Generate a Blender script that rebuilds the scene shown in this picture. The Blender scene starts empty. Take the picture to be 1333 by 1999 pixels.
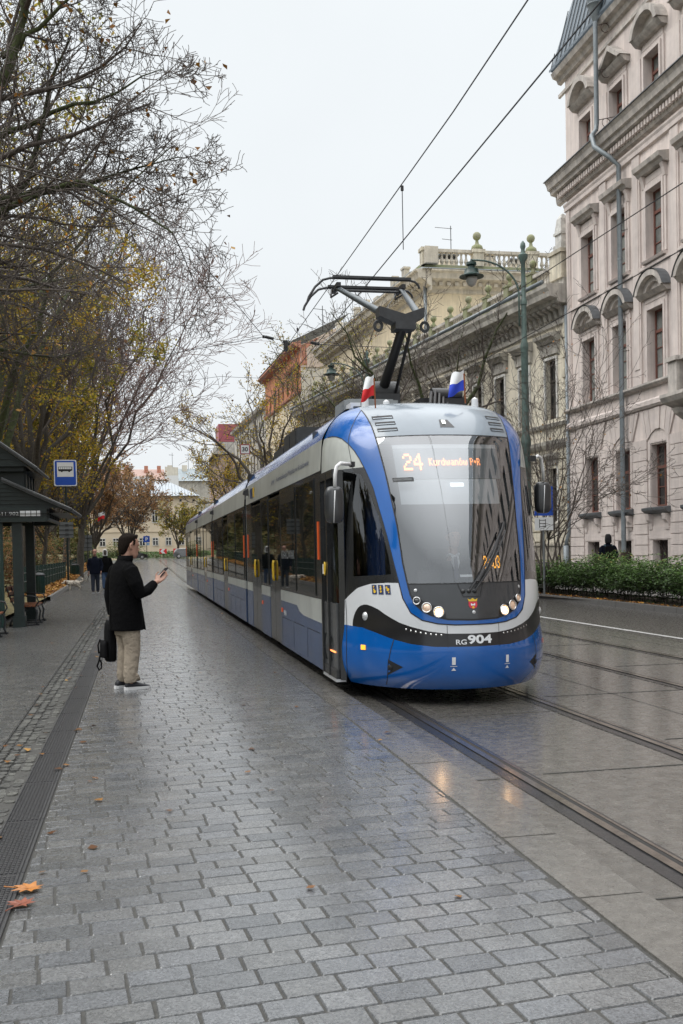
import bpy, math, random
import numpy as np
from mathutils import Vector, Matrix
random.seed(7); RNG = np.random.default_rng(7)
sc = bpy.context.scene
COL = sc.collection
PI = math.pi
def R(d): return math.radians(d)
def lerp(a, b, t): return a + (b - a) * t

# ------------------------------------------------------------------ mesh builder
class MB:
    def __init__(s): s.v = []; s.f = []; s.m = []; s.t = []
    def add(s, vs, fs, mi=0):
        o = len(s.v); s.v.extend([tuple(map(float, p)) for p in vs])
        for f in fs: s.f.append(tuple(i + o for i in f)); s.m.append(mi)
        return o
    def quad(s, a, b, c, d, mi=0): s.add([a, b, c, d], [(0, 1, 2, 3)], mi)
    def box(s, x0, x1, y0, y1, z0, z1, mi=0):
        s.add([(x0,y0,z0),(x1,y0,z0),(x1,y1,z0),(x0,y1,z0),(x0,y0,z1),(x1,y0,z1),(x1,y1,z1),(x0,y1,z1)],
              [(0,3,2,1),(4,5,6,7),(0,1,5,4),(1,2,6,5),(2,3,7,6),(3,0,4,7)], mi)
    def obox(s, c, ax, ay, az, mi=0):
        c = Vector(c); ax = Vector(ax); ay = Vector(ay); az = Vector(az); vs = []
        for k in (-1, 1):
            for i, j in ((-1,-1),(1,-1),(1,1),(-1,1)): vs.append(c + ax*i + ay*j + az*k)
        s.add(vs, [(0,3,2,1),(4,5,6,7),(0,1,5,4),(1,2,6,5),(2,3,7,6),(3,0,4,7)], mi)
    def tube(s, pts, rad, n=8, cap=True, mi=0, sx=1.0, closed=False):
        pts = [Vector(p) for p in pts]
        if not hasattr(rad, '__len__'): rad = [rad] * len(pts)
        N = len(pts); up = None; rings = []
        for i in range(N):
            if closed: d = pts[(i+1) % N] - pts[i-1]
            else: d = pts[min(i+1, N-1)] - pts[max(i-1, 0)]
            if d.length < 1e-9: d = Vector((0,0,1))
            d.normalize()
            if up is None:
                up = d.orthogonal().normalized() if abs(d.z) > .9 else Vector((0,0,1))
            a = d.cross(up)
            if a.length < 1e-6: a = d.orthogonal()
            a.normalize(); up = a.cross(d).normalized()
            rings.append([pts[i] + (a*math.cos(2*PI*k/n)*sx + up*math.sin(2*PI*k/n)) * rad[i] for k in range(n)])
        vs = [p for r in rings for p in r]; fs = []
        M = N if closed else N - 1
        for i in range(M):
            j = (i + 1) % N
            for k in range(n):
                fs.append((i*n+k, i*n+(k+1) % n, j*n+(k+1) % n, j*n+k))
        if cap and not closed:
            fs.append(tuple(range(n-1, -1, -1))); fs.append(tuple((N-1)*n + k for k in range(n)))
        s.add(vs, fs, mi)
    def lathe(s, prof, c=(0,0,0), n=16, mi=0, axis='z', cap=True):
        vs = []; fs = []
        for r, h in prof:
            for k in range(n):
                a = 2*PI*k/n; u, v = r*math.cos(a), r*math.sin(a)
                p = (u, v, h) if axis == 'z' else ((h, u, v) if axis == 'x' else (u, h, v))
                vs.append((c[0]+p[0], c[1]+p[1], c[2]+p[2]))
        for i in range(len(prof)-1):
            for k in range(n): fs.append((i*n+k, i*n+(k+1) % n, (i+1)*n+(k+1) % n, (i+1)*n+k))
        if cap:
            fs.append(tuple(range(n-1, -1, -1))); fs.append(tuple((len(prof)-1)*n+k for k in range(n)))
        s.add(vs, fs, mi)
    def ball(s, c, r, n=12, mi=0, sc=(1,1,1)):
        m = n//2; prof = []
        vs = [(c[0], c[1], c[2]-r*sc[2])]; fs = []
        for i in range(1, m):
            t = -PI/2 + PI*i/m
            for k in range(n):
                a = 2*PI*k/n
                vs.append((c[0]+r*sc[0]*math.cos(t)*math.cos(a), c[1]+r*sc[1]*math.cos(t)*math.sin(a), c[2]+r*sc[2]*math.sin(t)))
        vs.append((c[0], c[1], c[2]+r*sc[2])); L = len(vs)-1
        for k in range(n): fs.append((0, 1+(k+1) % n, 1+k)); fs.append((L, 1+(m-2)*n+k, 1+(m-2)*n+(k+1) % n))
        for i in range(m-2):
            for k in range(n): fs.append((1+i*n+k, 1+i*n+(k+1) % n, 1+(i+1)*n+(k+1) % n, 1+(i+1)*n+k))
        s.add(vs, fs, mi)
    def loft(s, rings, cap=True, mi=0):
        n = len(rings[0]); vs = [p for r in rings for p in r]; fs = []
        for i in range(len(rings)-1):
            for k in range(n): fs.append((i*n+k, i*n+(k+1) % n, (i+1)*n+(k+1) % n, (i+1)*n+k))
        if cap: fs.append(tuple(range(n-1,-1,-1))); fs.append(tuple((len(rings)-1)*n+k for k in range(n)))
        s.add(vs, fs, mi)
    def prism(s, poly, dvec, mi=0):
        n = len(poly); a = [Vector(p) for p in poly]; d = Vector(dvec)
        fs = [tuple(range(n)), tuple(range(2*n-1, n-1, -1))]
        for k in range(n): fs.append((k, n+k, n+(k+1) % n, (k+1) % n))
        s.add(a + [p + d for p in a], fs, mi)

ORG = {}
def link(o, parent=None):
    COL.objects.link(o)
    if parent is not None: o.parent = parent
    return o
def tag(o, label=None, cat=None, group=None, kind=None):
    if label: o['label'] = label
    if cat: o['category'] = cat
    if group: o['group'] = group
    if kind: o['kind'] = kind
    return o
def thing(name, label, cat, loc=(0,0,0), rotz=0.0, group=None, local=False):
    o = bpy.data.objects.new(name, None); COL.objects.link(o)
    o.location = loc; o.rotation_euler = (0,0,rotz); o.empty_display_size = .1
    ORG[o.name] = Vector(loc) if rotz == 0 and not local else Vector((0,0,0))
    return tag(o, label, cat, group)
def mkmesh(name, v, f, mats, mi=None, smooth=False, tint=None):
    me = bpy.data.meshes.new(name)
    me.from_pydata(v, [], f)
    for m in (mats if isinstance(mats, (list, tuple)) else [mats]): me.materials.append(m)
    if mi is not None and any(mi): me.polygons.foreach_set('material_index', np.array(mi, dtype=np.int32))
    if smooth: me.polygons.foreach_set('use_smooth', np.ones(len(me.polygons), dtype=bool))
    if tint is not None:
        a = me.attributes.new('tint', 'FLOAT', 'POINT'); a.data.foreach_set('value', np.asarray(tint, dtype=np.float32))
    me.validate(); me.update()
    return me
def build(name, mb, mat, parent=None, smooth=False, angle=None, label=None):
    """links the collected shapes as one mesh object; coordinates are world ones, moved to the thing's base"""
    o0 = ORG.get(parent.name, Vector((0,0,0))) if parent is not None else Vector((0,0,0))
    v = mb.v if o0.length == 0 else [(p[0]-o0.x, p[1]-o0.y, p[2]-o0.z) for p in mb.v]
    me = mkmesh(name, v, mb.f, mat, mb.m, smooth, mb.t if mb.t else None)
    if angle is not None:
        me.polygons.foreach_set('use_smooth', np.ones(len(me.polygons), dtype=bool))
        me.set_sharp_from_angle(angle=R(angle))
    o = bpy.data.objects.new(name, me); link(o, parent); ORG[o.name] = o0
    if label: o['label'] = label
    return o
def numesh(name, V, Q, mat, parent=None, tint=None, smooth=False, n=4):
    """fast numpy mesh: V (k,3), Q (m,n)"""
    o0 = ORG.get(parent.name, Vector((0,0,0))) if parent is not None else Vector((0,0,0))
    V = np.asarray(V, dtype=np.float32) - np.array(o0, dtype=np.float32)
    Q = np.asarray(Q, dtype=np.int32); me = bpy.data.meshes.new(name)
    me.vertices.add(len(V)); me.vertices.foreach_set('co', V.ravel())
    me.loops.add(Q.size); me.loops.foreach_set('vertex_index', Q.ravel())
    me.polygons.add(len(Q)); me.polygons.foreach_set('loop_start', np.arange(len(Q), dtype=np.int32)*n)
    try: me.polygons.foreach_set('loop_total', np.full(len(Q), n, dtype=np.int32))
    except Exception: pass
    for m in (mat if isinstance(mat, (list, tuple)) else [mat]): me.materials.append(m)
    if smooth: me.polygons.foreach_set('use_smooth', np.ones(len(Q), dtype=bool))
    if tint is not None:
        a = me.attributes.new('tint', 'FLOAT', 'POINT'); a.data.foreach_set('value', np.asarray(tint, dtype=np.float32))
    me.update(calc_edges=True); me.validate()
    o = bpy.data.objects.new(name, me); link(o, parent); ORG[o.name] = o0
    return o
def dup(o, loc=None, rotz=None, parent=None):
    c = o.copy(); COL.objects.link(c)
    if parent is not None: c.parent = parent
    if loc is not None: c.location = loc
    if rotz is not None: c.rotation_euler = (0,0,rotz)
    for ch in [x for x in COL.objects if x.parent is o]: dup(ch, parent=c)
    return c
def remesh(name, mb, mat, parent, voxel=.012, smooth_it=4):
    """joins overlapping shapes into one continuous skin"""
    me = mkmesh('t', mb.v, mb.f, mat); o = bpy.data.objects.new('t', me); COL.objects.link(o)
    m = o.modifiers.new('r', 'REMESH'); m.mode = 'VOXEL'; m.voxel_size = voxel
    s = o.modifiers.new('s', 'SMOOTH'); s.iterations = smooth_it; s.factor = .5
    dg = bpy.context.evaluated_depsgraph_get(); me2 = bpy.data.meshes.new_from_object(o.evaluated_get(dg))
    bpy.data.objects.remove(o); me2.name = name
    me2.polygons.foreach_set('use_smooth', np.ones(len(me2.polygons), dtype=bool))
    if not me2.materials: me2.materials.append(mat)
    r = bpy.data.objects.new(name, me2); link(r, parent); ORG[r.name] = Vector((0,0,0))
    return r
def text_tris(txt, size, bold=0.0, spacing=1.0):
    cu = bpy.data.curves.new('t', 'FONT'); cu.body = txt; cu.size = size; cu.offset = bold; cu.resolution_u = 4; cu.space_character = spacing
    o = bpy.data.objects.new('t', cu); COL.objects.link(o)
    dg = bpy.context.evaluated_depsgraph_get(); me = bpy.data.meshes.new_from_object(o.evaluated_get(dg))
    v = [tuple(p.co) for p in me.vertices]; f = [tuple(p.vertices) for p in me.polygons]
    bpy.data.objects.remove(o); bpy.data.meshes.remove(me)
    xs = [p[0] for p in v]; ys = [p[1] for p in v]
    return v, f, min(xs), max(xs), min(ys), max(ys)
def add_text(mb, txt, fit, fn, bold=0.0, spacing=1.0, mi=0):
    """text fitted into (u0,u1,v0,v1) and mapped by fn(u,v) -> point"""
    v, f, x0, x1, y0, y1 = text_tris(txt, 1.0, bold, spacing); u0, u1, v0, v1 = fit
    mb.add([fn(lerp(u0, u1, (p[0]-x0)/(x1-x0)), lerp(v0, v1, (p[1]-y0)/(y1-y0))) for p in v], f, mi)

# ------------------------------------------------------------------ materials
MATS = {}
def nt(m):
    m.use_nodes = True; t = m.node_tree; t.nodes.clear(); return t
def N(t, kind, **kw):
    n = t.nodes.new(kind)
    for k, v in kw.items():
        if k in n.inputs: n.inputs[k].default_value = v
        else: setattr(n, k, v)
    return n
def ramp(t, fac, stops):
    r = t.nodes.new('ShaderNodeValToRGB'); e = r.color_ramp.elements
    while len(e) < len(stops): e.new(.5)
    for i, (p, c) in enumerate(stops):
        e[i].position = p; e[i].color = (c[0], c[1], c[2], 1) if hasattr(c, '__len__') else (c, c, c, 1)
    t.links.new(fac, r.inputs[0]); return r
def mat(name, col, rough=.6, metal=0.0, spec=.5, var=.15, vscale=6.0, bump=0.0, bscale=60.0, col2=None, dirt=0.0,
        rvar=0.0, coat=0.0, tint=None, emis=None, estr=0.0, streak=0.0, ior=1.5, crough=.05):
    if name in MATS: return MATS[name]
    m = bpy.data.materials.new(name); t = nt(m); L = t.links.new
    out = N(t, 'ShaderNodeOutputMaterial'); b = N(t, 'ShaderNodeBsdfPrincipled')
    b.inputs['Roughness'].default_value = rough; b.inputs['Metallic'].default_value = metal
    b.inputs['Specular IOR Level'].default_value = spec; b.inputs['IOR'].default_value = ior
    b.inputs['Coat Weight'].default_value = coat; b.inputs['Coat Roughness'].default_value = crough
    tc = N(t, 'ShaderNodeTexCoord'); c4 = lambda c: (c[0], c[1], c[2], 1)
    no = N(t, 'ShaderNodeTexNoise', Scale=vscale, Detail=6.0, Roughness=.6); L(tc.outputs['Object'], no.inputs['Vector'])
    dark = tuple(x*(1-var) for x in col); lite = tuple(min(1, x*(1+var)) for x in (col2 or col))
    r = ramp(t, no.outputs['Fac'], [(.3, dark), (.7, lite)]); cur = r.outputs[0]
    def mul(cur, fac_out, blend='MULTIPLY', f=1.0):
        x = N(t, 'ShaderNodeMix', data_type='RGBA', blend_type=blend); x.inputs[0].default_value = f
        L(cur, x.inputs[6]); L(fac_out, x.inputs[7]); return x.outputs[2]
    if dirt > 0:
        n2 = N(t, 'ShaderNodeTexNoise', Scale=vscale*.18, Detail=8.0, Roughness=.7); L(tc.outputs['Object'], n2.inputs['Vector'])
        r2 = ramp(t, n2.outputs['Fac'], [(.35, 1-dirt), (.62, 1.0)]); cur = mul(cur, r2.outputs[0])
    if streak > 0:
        mp = N(t, 'ShaderNodeMapping'); mp.inputs['Scale'].default_value = (2.2, 2.2, .12); L(tc.outputs['Object'], mp.inputs['Vector'])
        n3 = N(t, 'ShaderNodeTexNoise', Scale=1.6, Detail=7.0, Roughness=.7); L(mp.outputs[0], n3.inputs['Vector'])
        r3 = ramp(t, n3.outputs['Fac'], [(.38, (1-streak, 1-streak, 1-streak*.95)), (.58, 1.0)]); cur = mul(cur, r3.outputs[0])
    if tint:
        at = N(t, 'ShaderNodeAttribute', attribute_name='tint')
        r4 = ramp(t, at.outputs['Fac'], tint); cur = mul(cur, r4.outputs[0])
    L(cur, b.inputs['Base Color'])
    if rvar > 0:
        n5 = N(t, 'ShaderNodeTexNoise', Scale=vscale*.3, Detail=4.0); L(tc.outputs['Object'], n5.inputs['Vector'])
        mr = N(t, 'ShaderNodeMapRange'); mr.inputs[1].default_value = .35; mr.inputs[2].default_value = .65
        mr.inputs[3].default_value = max(.02, rough-rvar); mr.inputs[4].default_value = min(1, rough+rvar)
        L(n5.outputs['Fac'], mr.inputs[0]); L(mr.outputs[0], b.inputs['Roughness'])
    if bump > 0:
        n4 = N(t, 'ShaderNodeTexNoise', Scale=bscale, Detail=5.0, Roughness=.65); L(tc.outputs['Object'], n4.inputs['Vector'])
        bp = N(t, 'ShaderNodeBump', Strength=bump, Distance=(.04 if bscale < 20 else .01)); L(n4.outputs['Fac'], bp.inputs['Height']); L(bp.outputs[0], b.inputs['Normal'])
    if emis:
        b.inputs['Emission Color'].default_value = c4(emis); b.inputs['Emission Strength'].default_value = estr
    L(b.outputs[0], out.inputs[0]); MATS[name] = m; return m
def glass(name, tintc=(.8,.86,.88), refl=.1, rough=.01):
    m = bpy.data.materials.new(name); t = nt(m); L = t.links.new
    out = N(t, 'ShaderNodeOutputMaterial'); tr = N(t, 'ShaderNodeBsdfTransparent'); tr.inputs[0].default_value = (*tintc, 1)
    gl = N(t, 'ShaderNodeBsdfGlossy'); gl.inputs['Roughness'].default_value = rough; gl.inputs['Color'].default_value = (.95,.97,1,1)
    lw = N(t, 'ShaderNodeFresnel'); lw.inputs['IOR'].default_value = 1.45
    ad = N(t, 'ShaderNodeMath', operation='ADD', use_clamp=True); ad.inputs[1].default_value = refl; L(lw.outputs[0], ad.inputs[0])
    mx = N(t, 'ShaderNodeMixShader'); L(ad.outputs[0], mx.inputs[0]); L(tr.outputs[0], mx.inputs[1]); L(gl.outputs[0], mx.inputs[2])
    L(mx.outputs[0], out.inputs[0]); MATS[name] = m; return m
def leafmat(name, stops, trans=.25, rough=.6):
    m = bpy.data.materials.new(name); t = nt(m); L = t.links.new
    out = N(t, 'ShaderNodeOutputMaterial'); at = N(t, 'ShaderNodeAttribute', attribute_name='tint'); r = ramp(t, at.outputs['Fac'], stops)
    d = N(t, 'ShaderNodeBsdfPrincipled'); d.inputs['Roughness'].default_value = rough; d.inputs['Specular IOR Level'].default_value = .3
    tl = N(t, 'ShaderNodeBsdfTranslucent'); mx = N(t, 'ShaderNodeMixShader'); mx.inputs[0].default_value = trans
    L(r.outputs[0], d.inputs['Base Color']); L(r.outputs[0], tl.inputs[0]); L(d.outputs[0], mx.inputs[1]); L(tl.outputs[0], mx.inputs[2])
    L(mx.outputs[0], out.inputs[0]); MATS[name] = m; return m
# ------------------------------------------------------------------ camera
CAM_POS = (0.0, 0.0, 1.6)
def make_camera():
    cd = bpy.data.cameras.new('camera'); co = bpy.data.objects.new('camera', cd); COL.objects.link(co)
    cd.sensor_fit = 'VERTICAL'; cd.sensor_height = 36.0; cd.lens = 36.0*1956/1999
    cd.shift_y = (1121-999.5)/1999; cd.clip_end = 3000; cd.clip_start = .05
    M = Matrix(((.98015132,.02472027,-.1967036),(-.19718884,.01900041,-.98018138),(-.0204929,.99951383,.02349784)))
    co.matrix_world = Matrix.Translation(CAM_POS) @ M.to_4x4()
    sc.camera = co
    return co
make_camera()
# ------------------------------------------------------------------ sky and sun
def make_world():
    w = bpy.data.worlds.new('World'); sc.world = w; w.use_nodes = True; t = w.node_tree; t.nodes.clear(); L = t.links.new
    out = N(t, 'ShaderNodeOutputWorld')
    sky = N(t, 'ShaderNodeTexSky', sky_type='NISHITA'); sky.sun_disc = False; sky.sun_elevation = R(50); sky.sun_rotation = R(278)
    sky.dust_density = 4.0; sky.air_density = 1.2
    b1 = N(t, 'ShaderNodeBackground', Strength=.09); L(sky.outputs[0], b1.inputs[0])
    tc = N(t, 'ShaderNodeTexCoord'); sp = N(t, 'ShaderNodeSeparateXYZ'); L(tc.outputs['Generated'], sp.inputs[0])
    # overcast cloud deck: pale near the horizon, brighter towards the zenith
    r = ramp(t, sp.outputs['Z'], [(0.0, (.88,.92,.955)), (.08, (.93,.97,1.0)), (.46, (.93,.975,1.0)), (1.0, (1.0,1.0,1.0))])
    mp = N(t, 'ShaderNodeMapRange'); mp.inputs[1].default_value = .48; mp.inputs[2].default_value = .8; mp.inputs[3].default_value = 1.02; mp.inputs[4].default_value = 3.2
    L(sp.outputs['Z'], mp.inputs[0])
    no = N(t, 'ShaderNodeTexNoise', Scale=2.2, Detail=5.0); L(tc.outputs['Generated'], no.inputs['Vector'])
    r2 = ramp(t, no.outputs['Fac'], [(.3, .95), (.7, 1.03)])
    mu = N(t, 'ShaderNodeMix', data_type='RGBA', blend_type='MULTIPLY'); mu.inputs[0].default_value = 1.0; L(r.outputs[0], mu.inputs[6]); L(r2.outputs[0], mu.inputs[7])
    b2 = N(t, 'ShaderNodeBackground'); L(mu.outputs[2], b2.inputs[0]); L(mp.outputs[0], b2.inputs[1])
    mx = N(t, 'ShaderNodeMixShader'); mx.inputs[0].default_value = .93; L(b1.outputs[0], mx.inputs[1]); L(b2.outputs[0], mx.inputs[2])
    L(mx.outputs[0], out.inputs[0])
    s = bpy.data.lights.new('sun', 'SUN'); s.energy = 1.3; s.angle = R(35); s.color = (1.0,.96,.9)
    so = bpy.data.objects.new('sun', s); COL.objects.link(so)
    el, az = R(50), R(278)
    d = Vector((math.sin(az)*math.cos(el), math.cos(az)*math.cos(el), math.sin(el)))   # towards the sun
    so.rotation_euler = d.to_track_quat('Z', 'Y').to_euler(); so.location = (0,-10,60)
make_world()
sc.view_settings.view_transform = 'Standard'; sc.view_settings.look = 'None'; sc.view_settings.exposure = 0; sc.view_settings.gamma = 1
sc.cycles.max_bounces = 8; sc.cycles.transparent_max_bounces = 16; sc.cycles.caustics_reflective = False; sc.cycles.caustics_refractive = False
sc.cycles.use_denoising = True; sc.cycles.sample_clamp_indirect = 6.0

# ------------------------------------------------------------------ shared materials
M_STONE = mat('granite_sett', (.094,.103,.116), rough=.25, spec=.8, coat=.8, crough=.16, col2=(.122,.127,.134), var=.55, vscale=105, bump=.35, bscale=120, rvar=.11, dirt=.22, tint=[(0,(.68,.70,.72)),(.3,(.95,.92,.86)),(.6,(.97,.98,1.0)),(1,(1.25,1.21,1.14))])
M_STONE2 = mat('dark_sett', (.10,.10,.098), rough=.3, coat=.5, crough=.2, var=.3, vscale=90, bump=.5, bscale=120, rvar=.15, dirt=.3, tint=[(0,(.75,.76,.76)),(1,(1.2,1.17,1.12))])
M_COB = mat('small_cobble', (.095,.095,.09), rough=.4, var=.3, vscale=60, bump=.6, bscale=90, rvar=.15, tint=[(0,(.6,.6,.6)),(1,(1.2,1.2,1.15))])
M_JOINT = mat('sett_joint', (.045,.044,.04), rough=.75, var=.3, vscale=40, bump=.4)
M_SLAB = mat('edge_slab', (.145,.138,.125), rough=.26, coat=.6, crough=.14, var=.22, vscale=70, bump=.3, bscale=150, rvar=.12, dirt=.35)
M_CONC = mat('track_concrete', (.125,.119,.108), rough=.26, coat=.65, crough=.13, var=.18, vscale=45, bump=.22, bscale=110, rvar=.12, dirt=.38)
M_ASPH = mat('road_asphalt', (.075,.07,.066), rough=.28, coat=.5, crough=.15, var=.25, vscale=70, bump=.3, bscale=140, rvar=.14, dirt=.25)
M_BITU = mat('wet_bitumen', (.035,.035,.037), rough=.16, var=.3, vscale=25, bump=.12, bscale=60, rvar=.1)
M_STEEL = mat('rail_steel', (.42,.38,.34), rough=.16, metal=.9, var=.25, vscale=20)
M_GROOVE = mat('rail_groove', (.012,.011,.01), rough=.6, var=.2)
M_LINE = mat('road_paint', (.42,.42,.41), rough=.5, var=.2, vscale=30, dirt=.4)
M_KERB = mat('kerb_stone', (.1,.098,.095), rough=.4, var=.25, vscale=50, bump=.3, rvar=.1)
M_SOIL = mat('soil', (.055,.042,.03), rough=.9, var=.5, vscale=20, bump=.8, bscale=40)
M_PAVE = mat('sidewalk_flags', (.19,.185,.18), rough=.45, var=.2, vscale=30, bump=.2)
M_GRASS = mat('park_ground', (.06,.075,.03), rough=.9, var=.5, vscale=3, col2=(.12,.09,.03), bump=.6, bscale=20)
M_RUBBER = mat('drain_plastic', (.045,.045,.047), rough=.42, var=.3, vscale=40)
M_BLACK = mat('black_plastic', (.016,.016,.018), rough=.4, var=.2)
M_DARK = mat('dark_metal', (.035,.037,.04), rough=.45, var=.3, vscale=12)
M_GREEN = mat('green_paint', (.012,.04,.034), rough=.38, var=.3, vscale=12, dirt=.2)
M_LAMPG = mat('lamp_green', (.10,.15,.135), rough=.5, var=.3, vscale=8, dirt=.3)
M_WHITE = mat('white_paint', (.7,.71,.72), rough=.35, var=.05, vscale=3)
M_WOOD = mat('bench_wood', (.26,.085,.03), rough=.35, var=.3, vscale=14)
M_BARK = mat('bark', (.075,.064,.052), rough=.85, var=.4, vscale=14, bump=.8, bscale=30, dirt=.3)
M_BARKM = mat('mossy_bark', (.06,.062,.035), rough=.85, var=.5, vscale=8, bump=.8, bscale=30, col2=(.05,.065,.02))
M_TWIG = mat('twig', (.085,.07,.06), rough=.85, var=.3)
M_TWIGR = mat('red_twig', (.14,.09,.08), rough=.85, var=.3)
L_YEL = leafmat('yellow_leaves', [(0,(.16,.12,.015)),(.35,(.37,.25,.03)),(.7,(.52,.37,.04)),(.88,(.26,.27,.035)),(1,(.5,.19,.04))], .5)
L_OLV = leafmat('olive_leaves', [(0,(.09,.10,.02)),(.5,(.25,.22,.035)),(.85,(.4,.32,.05)),(1,(.36,.16,.04))], .5)
L_ORG = leafmat('russet_leaves', [(0,(.17,.10,.05)),(.5,(.34,.18,.085)),(.8,(.42,.25,.11)),(1,(.24,.2,.09))], .5)  # tones lightened so that distance haze sits in the far trees' leaf colour
L_FALL = leafmat('fallen_leaf_mix', [(0,(.14,.06,.02)),(.5,(.33,.15,.03)),(.8,(.45,.26,.05)),(1,(.25,.07,.03))], .1)
L_WET = leafmat('wet_leaf_mix', [(0,(.08,.035,.015)),(.5,(.17,.075,.025)),(.85,(.28,.13,.03)),(1,(.36,.2,.04))], .05, .35)
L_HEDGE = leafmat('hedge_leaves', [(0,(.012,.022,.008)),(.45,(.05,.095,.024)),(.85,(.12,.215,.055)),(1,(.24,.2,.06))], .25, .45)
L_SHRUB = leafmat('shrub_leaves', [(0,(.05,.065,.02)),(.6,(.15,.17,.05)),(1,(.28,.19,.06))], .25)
# ------------------------------------------------------------------ the ground
def g(y):  # the street climbs gently beyond the stop
    return 0.0 if y < 60 else min(1.15, (y-60)*.0105)
YS = [-30, 0, 20, 40, 60] + list(range(70, 180, 10)) + [200, 260]
def strip(mb, x0, x1, z, y0=-30, y1=260, xf=None, mi=0):
    ys = [y0] + [y for y in YS if y0 < y < y1] + [y1]
    vs = []
    for y in ys:
        dx = xf(y) if xf else 0.0
        vs += [(x0+dx, y, z+g(y)), (x1+dx, y, z+g(y))]
    mb.add(vs, [(2*i, 2*i+1, 2*i+3, 2*i+2) for i in range(len(ys)-1)], mi)
def structure(name, mb, m, **k):
    o = build(name, mb, m, **k); o['kind'] = 'structure'; return o
mb = MB(); mb.quad((-900,-300,-.35),(900,-300,-.35),(900,1500,-.35),(-900,1500,-.35)); structure('ground', mb, M_GRASS)
mb = MB(); strip(mb, 2.14, 8.62, 0.0, -30, 175); structure('track_bed', mb, M_CONC)
mb = MB(); strip(mb, 8.62, 12.02, 0.002, -30, 175)
mb.quad((-16,57.6,.0+g(57.6)),(2.14,57.6,.0+g(57.6)),(2.14,80,g(80)),(-2.6,80,g(80)))
strip(mb, -2.6, 2.14, .0, 80, 175)
mb.quad((-60,175,g(175)),(60,175,g(175)),(60,182,g(175)),(-60,182,g(175))); structure('road', mb, M_ASPH)
mb = MB()
for y in (-3.2, -.4, 1.75, 4.17, 6.6, 9.1, 12.3, 15.2, 18.4, 21.5):        # slab joints
    mb.box(2.74, 3.86, y-.007, y+.007, .001, .004); mb.box(4.18, 5.76, y+.9-.006, y+.9+.006, .001, .004)
    mb.box(6.1, 7.22, y-.1-.006, y-.1+.006, .001, .004); mb.box(2.15, 2.40, y-.055-.006, y-.055+.006, .001, .004)
for x in (4.95, 8.1): strip(mb, x-.006, x+.006, .003, -20, 90)
structure('joint_lines', mb, M_JOINT)
mb = MB(); strip(mb, 8.84, 8.96, .006, -10, 150); structure('lane_line', mb, M_LINE)
RAILS = (('near', 2.56, 'left'), ('near', 4.02, 'right'), ('far', 5.92, 'left'), ('far', 7.38, 'right'))
for trk, x, side in RAILS:
    o = thing('tram_rail', '%s grooved steel rail of the %s' % ({'left':'left','right':'right'}[side], {'near':'track the tram stands on','far':'empty track beside the tram'}[trk]), 'rail', (x,0,0), 0, 'grooved tram rails')
    b = MB(); strip(b, x-.13, x+.10, .004, -20, 150); build('sealing_strip', b, M_BITU, o)
    b = MB(); strip(b, x-.035, x+.02, .011, -20, 150); strip(b, x+.058, x+.078, .009, -20, 150); build('rail_head', b, M_STEEL, o)
    b = MB(); strip(b, x+.022, x+.056, .007, -20, 150); build('flange_groove', b, M_GROOVE, o)
# kerb, planting strip and pavement on the right
def XR(y): return 0.0 if y < 34 else -(y-34)*.10 if y < 60 else -2.6-(y-60)*.03
mb = MB()
for y in range(-20, 120, 1):
    x, x2 = 12.02+XR(y), 12.02+XR(y+1); z = .13+g(y)
    mb.add([(x,y+.006,-.05+g(y)),(x2,y+.994,-.05+g(y)),(x+.02,y+.006,z),(x2+.02,y+.994,z),(x+.22,y+.006,z),(x2+.22,y+.994,z)], [(0,1,3,2),(2,3,5,4)])
structure('kerb', mb, M_KERB)
mb = MB(); strip(mb, 12.2, 14.3, .10, -20, 120, XR); structure('planting_bed', mb, M_SOIL)
mb = MB(); strip(mb, 14.3, 60, .14, -20, 175, XR); structure('sidewalk', mb, M_PAVE)
mb = MB()
strip(mb, -.9, 2.13, .0748, -12, 57.4); structure('platform_bed', mb, M_JOINT)
def stones(rows, name, m, z0, ch=.012, drop=.014, tilt=.0035):
    """rows: list of quads (4 corners x,y counter-clockwise) -> chamfered setts"""
    V = []; F8 = []; F4 = []; T = []
    for q in rows:
        q = np.array(q); c = q.mean(0); o = len(V); tz = random.uniform(-tilt, tilt); gx = random.uniform(-tilt, tilt)*4; gy = random.uniform(-tilt, tilt)*4
        ring = []
        for i in range(4):
            p, a, b = q[i], q[i-1], q[(i+1) % 4]
            la, lb = np.linalg.norm(a-p), np.linalg.norm(b-p); r = random.uniform(.6, 1.5)*ch
            ring.append(p+(a-p)/max(la,1e-6)*min(r, la*.4)); ring.append(p+(b-p)/max(lb,1e-6)*min(r, lb*.4))
        t = random.random()
        for p in ring:
            d = c-p; d = d/max(np.linalg.norm(d),1e-6)*.006; pt = p+d
            V.append((pt[0], pt[1], z0+tz+gx*(p[0]-c[0])+gy*(p[1]-c[1]))); T.append(t)
        for p in ring: V.append((p[0], p[1], z0-drop)); T.append(0)
        F8.append(tuple(o+i for i in range(8)))
        for i in range(8): F4.append((o+i, o+8+i, o+8+(i+1) % 8, o+(i+1) % 8))
    me = mkmesh(name, V, F8+F4, m, None, False, T); o = bpy.data.objects.new(name, me); COL.objects.link(o); o['kind'] = 'structure'; return o
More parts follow.
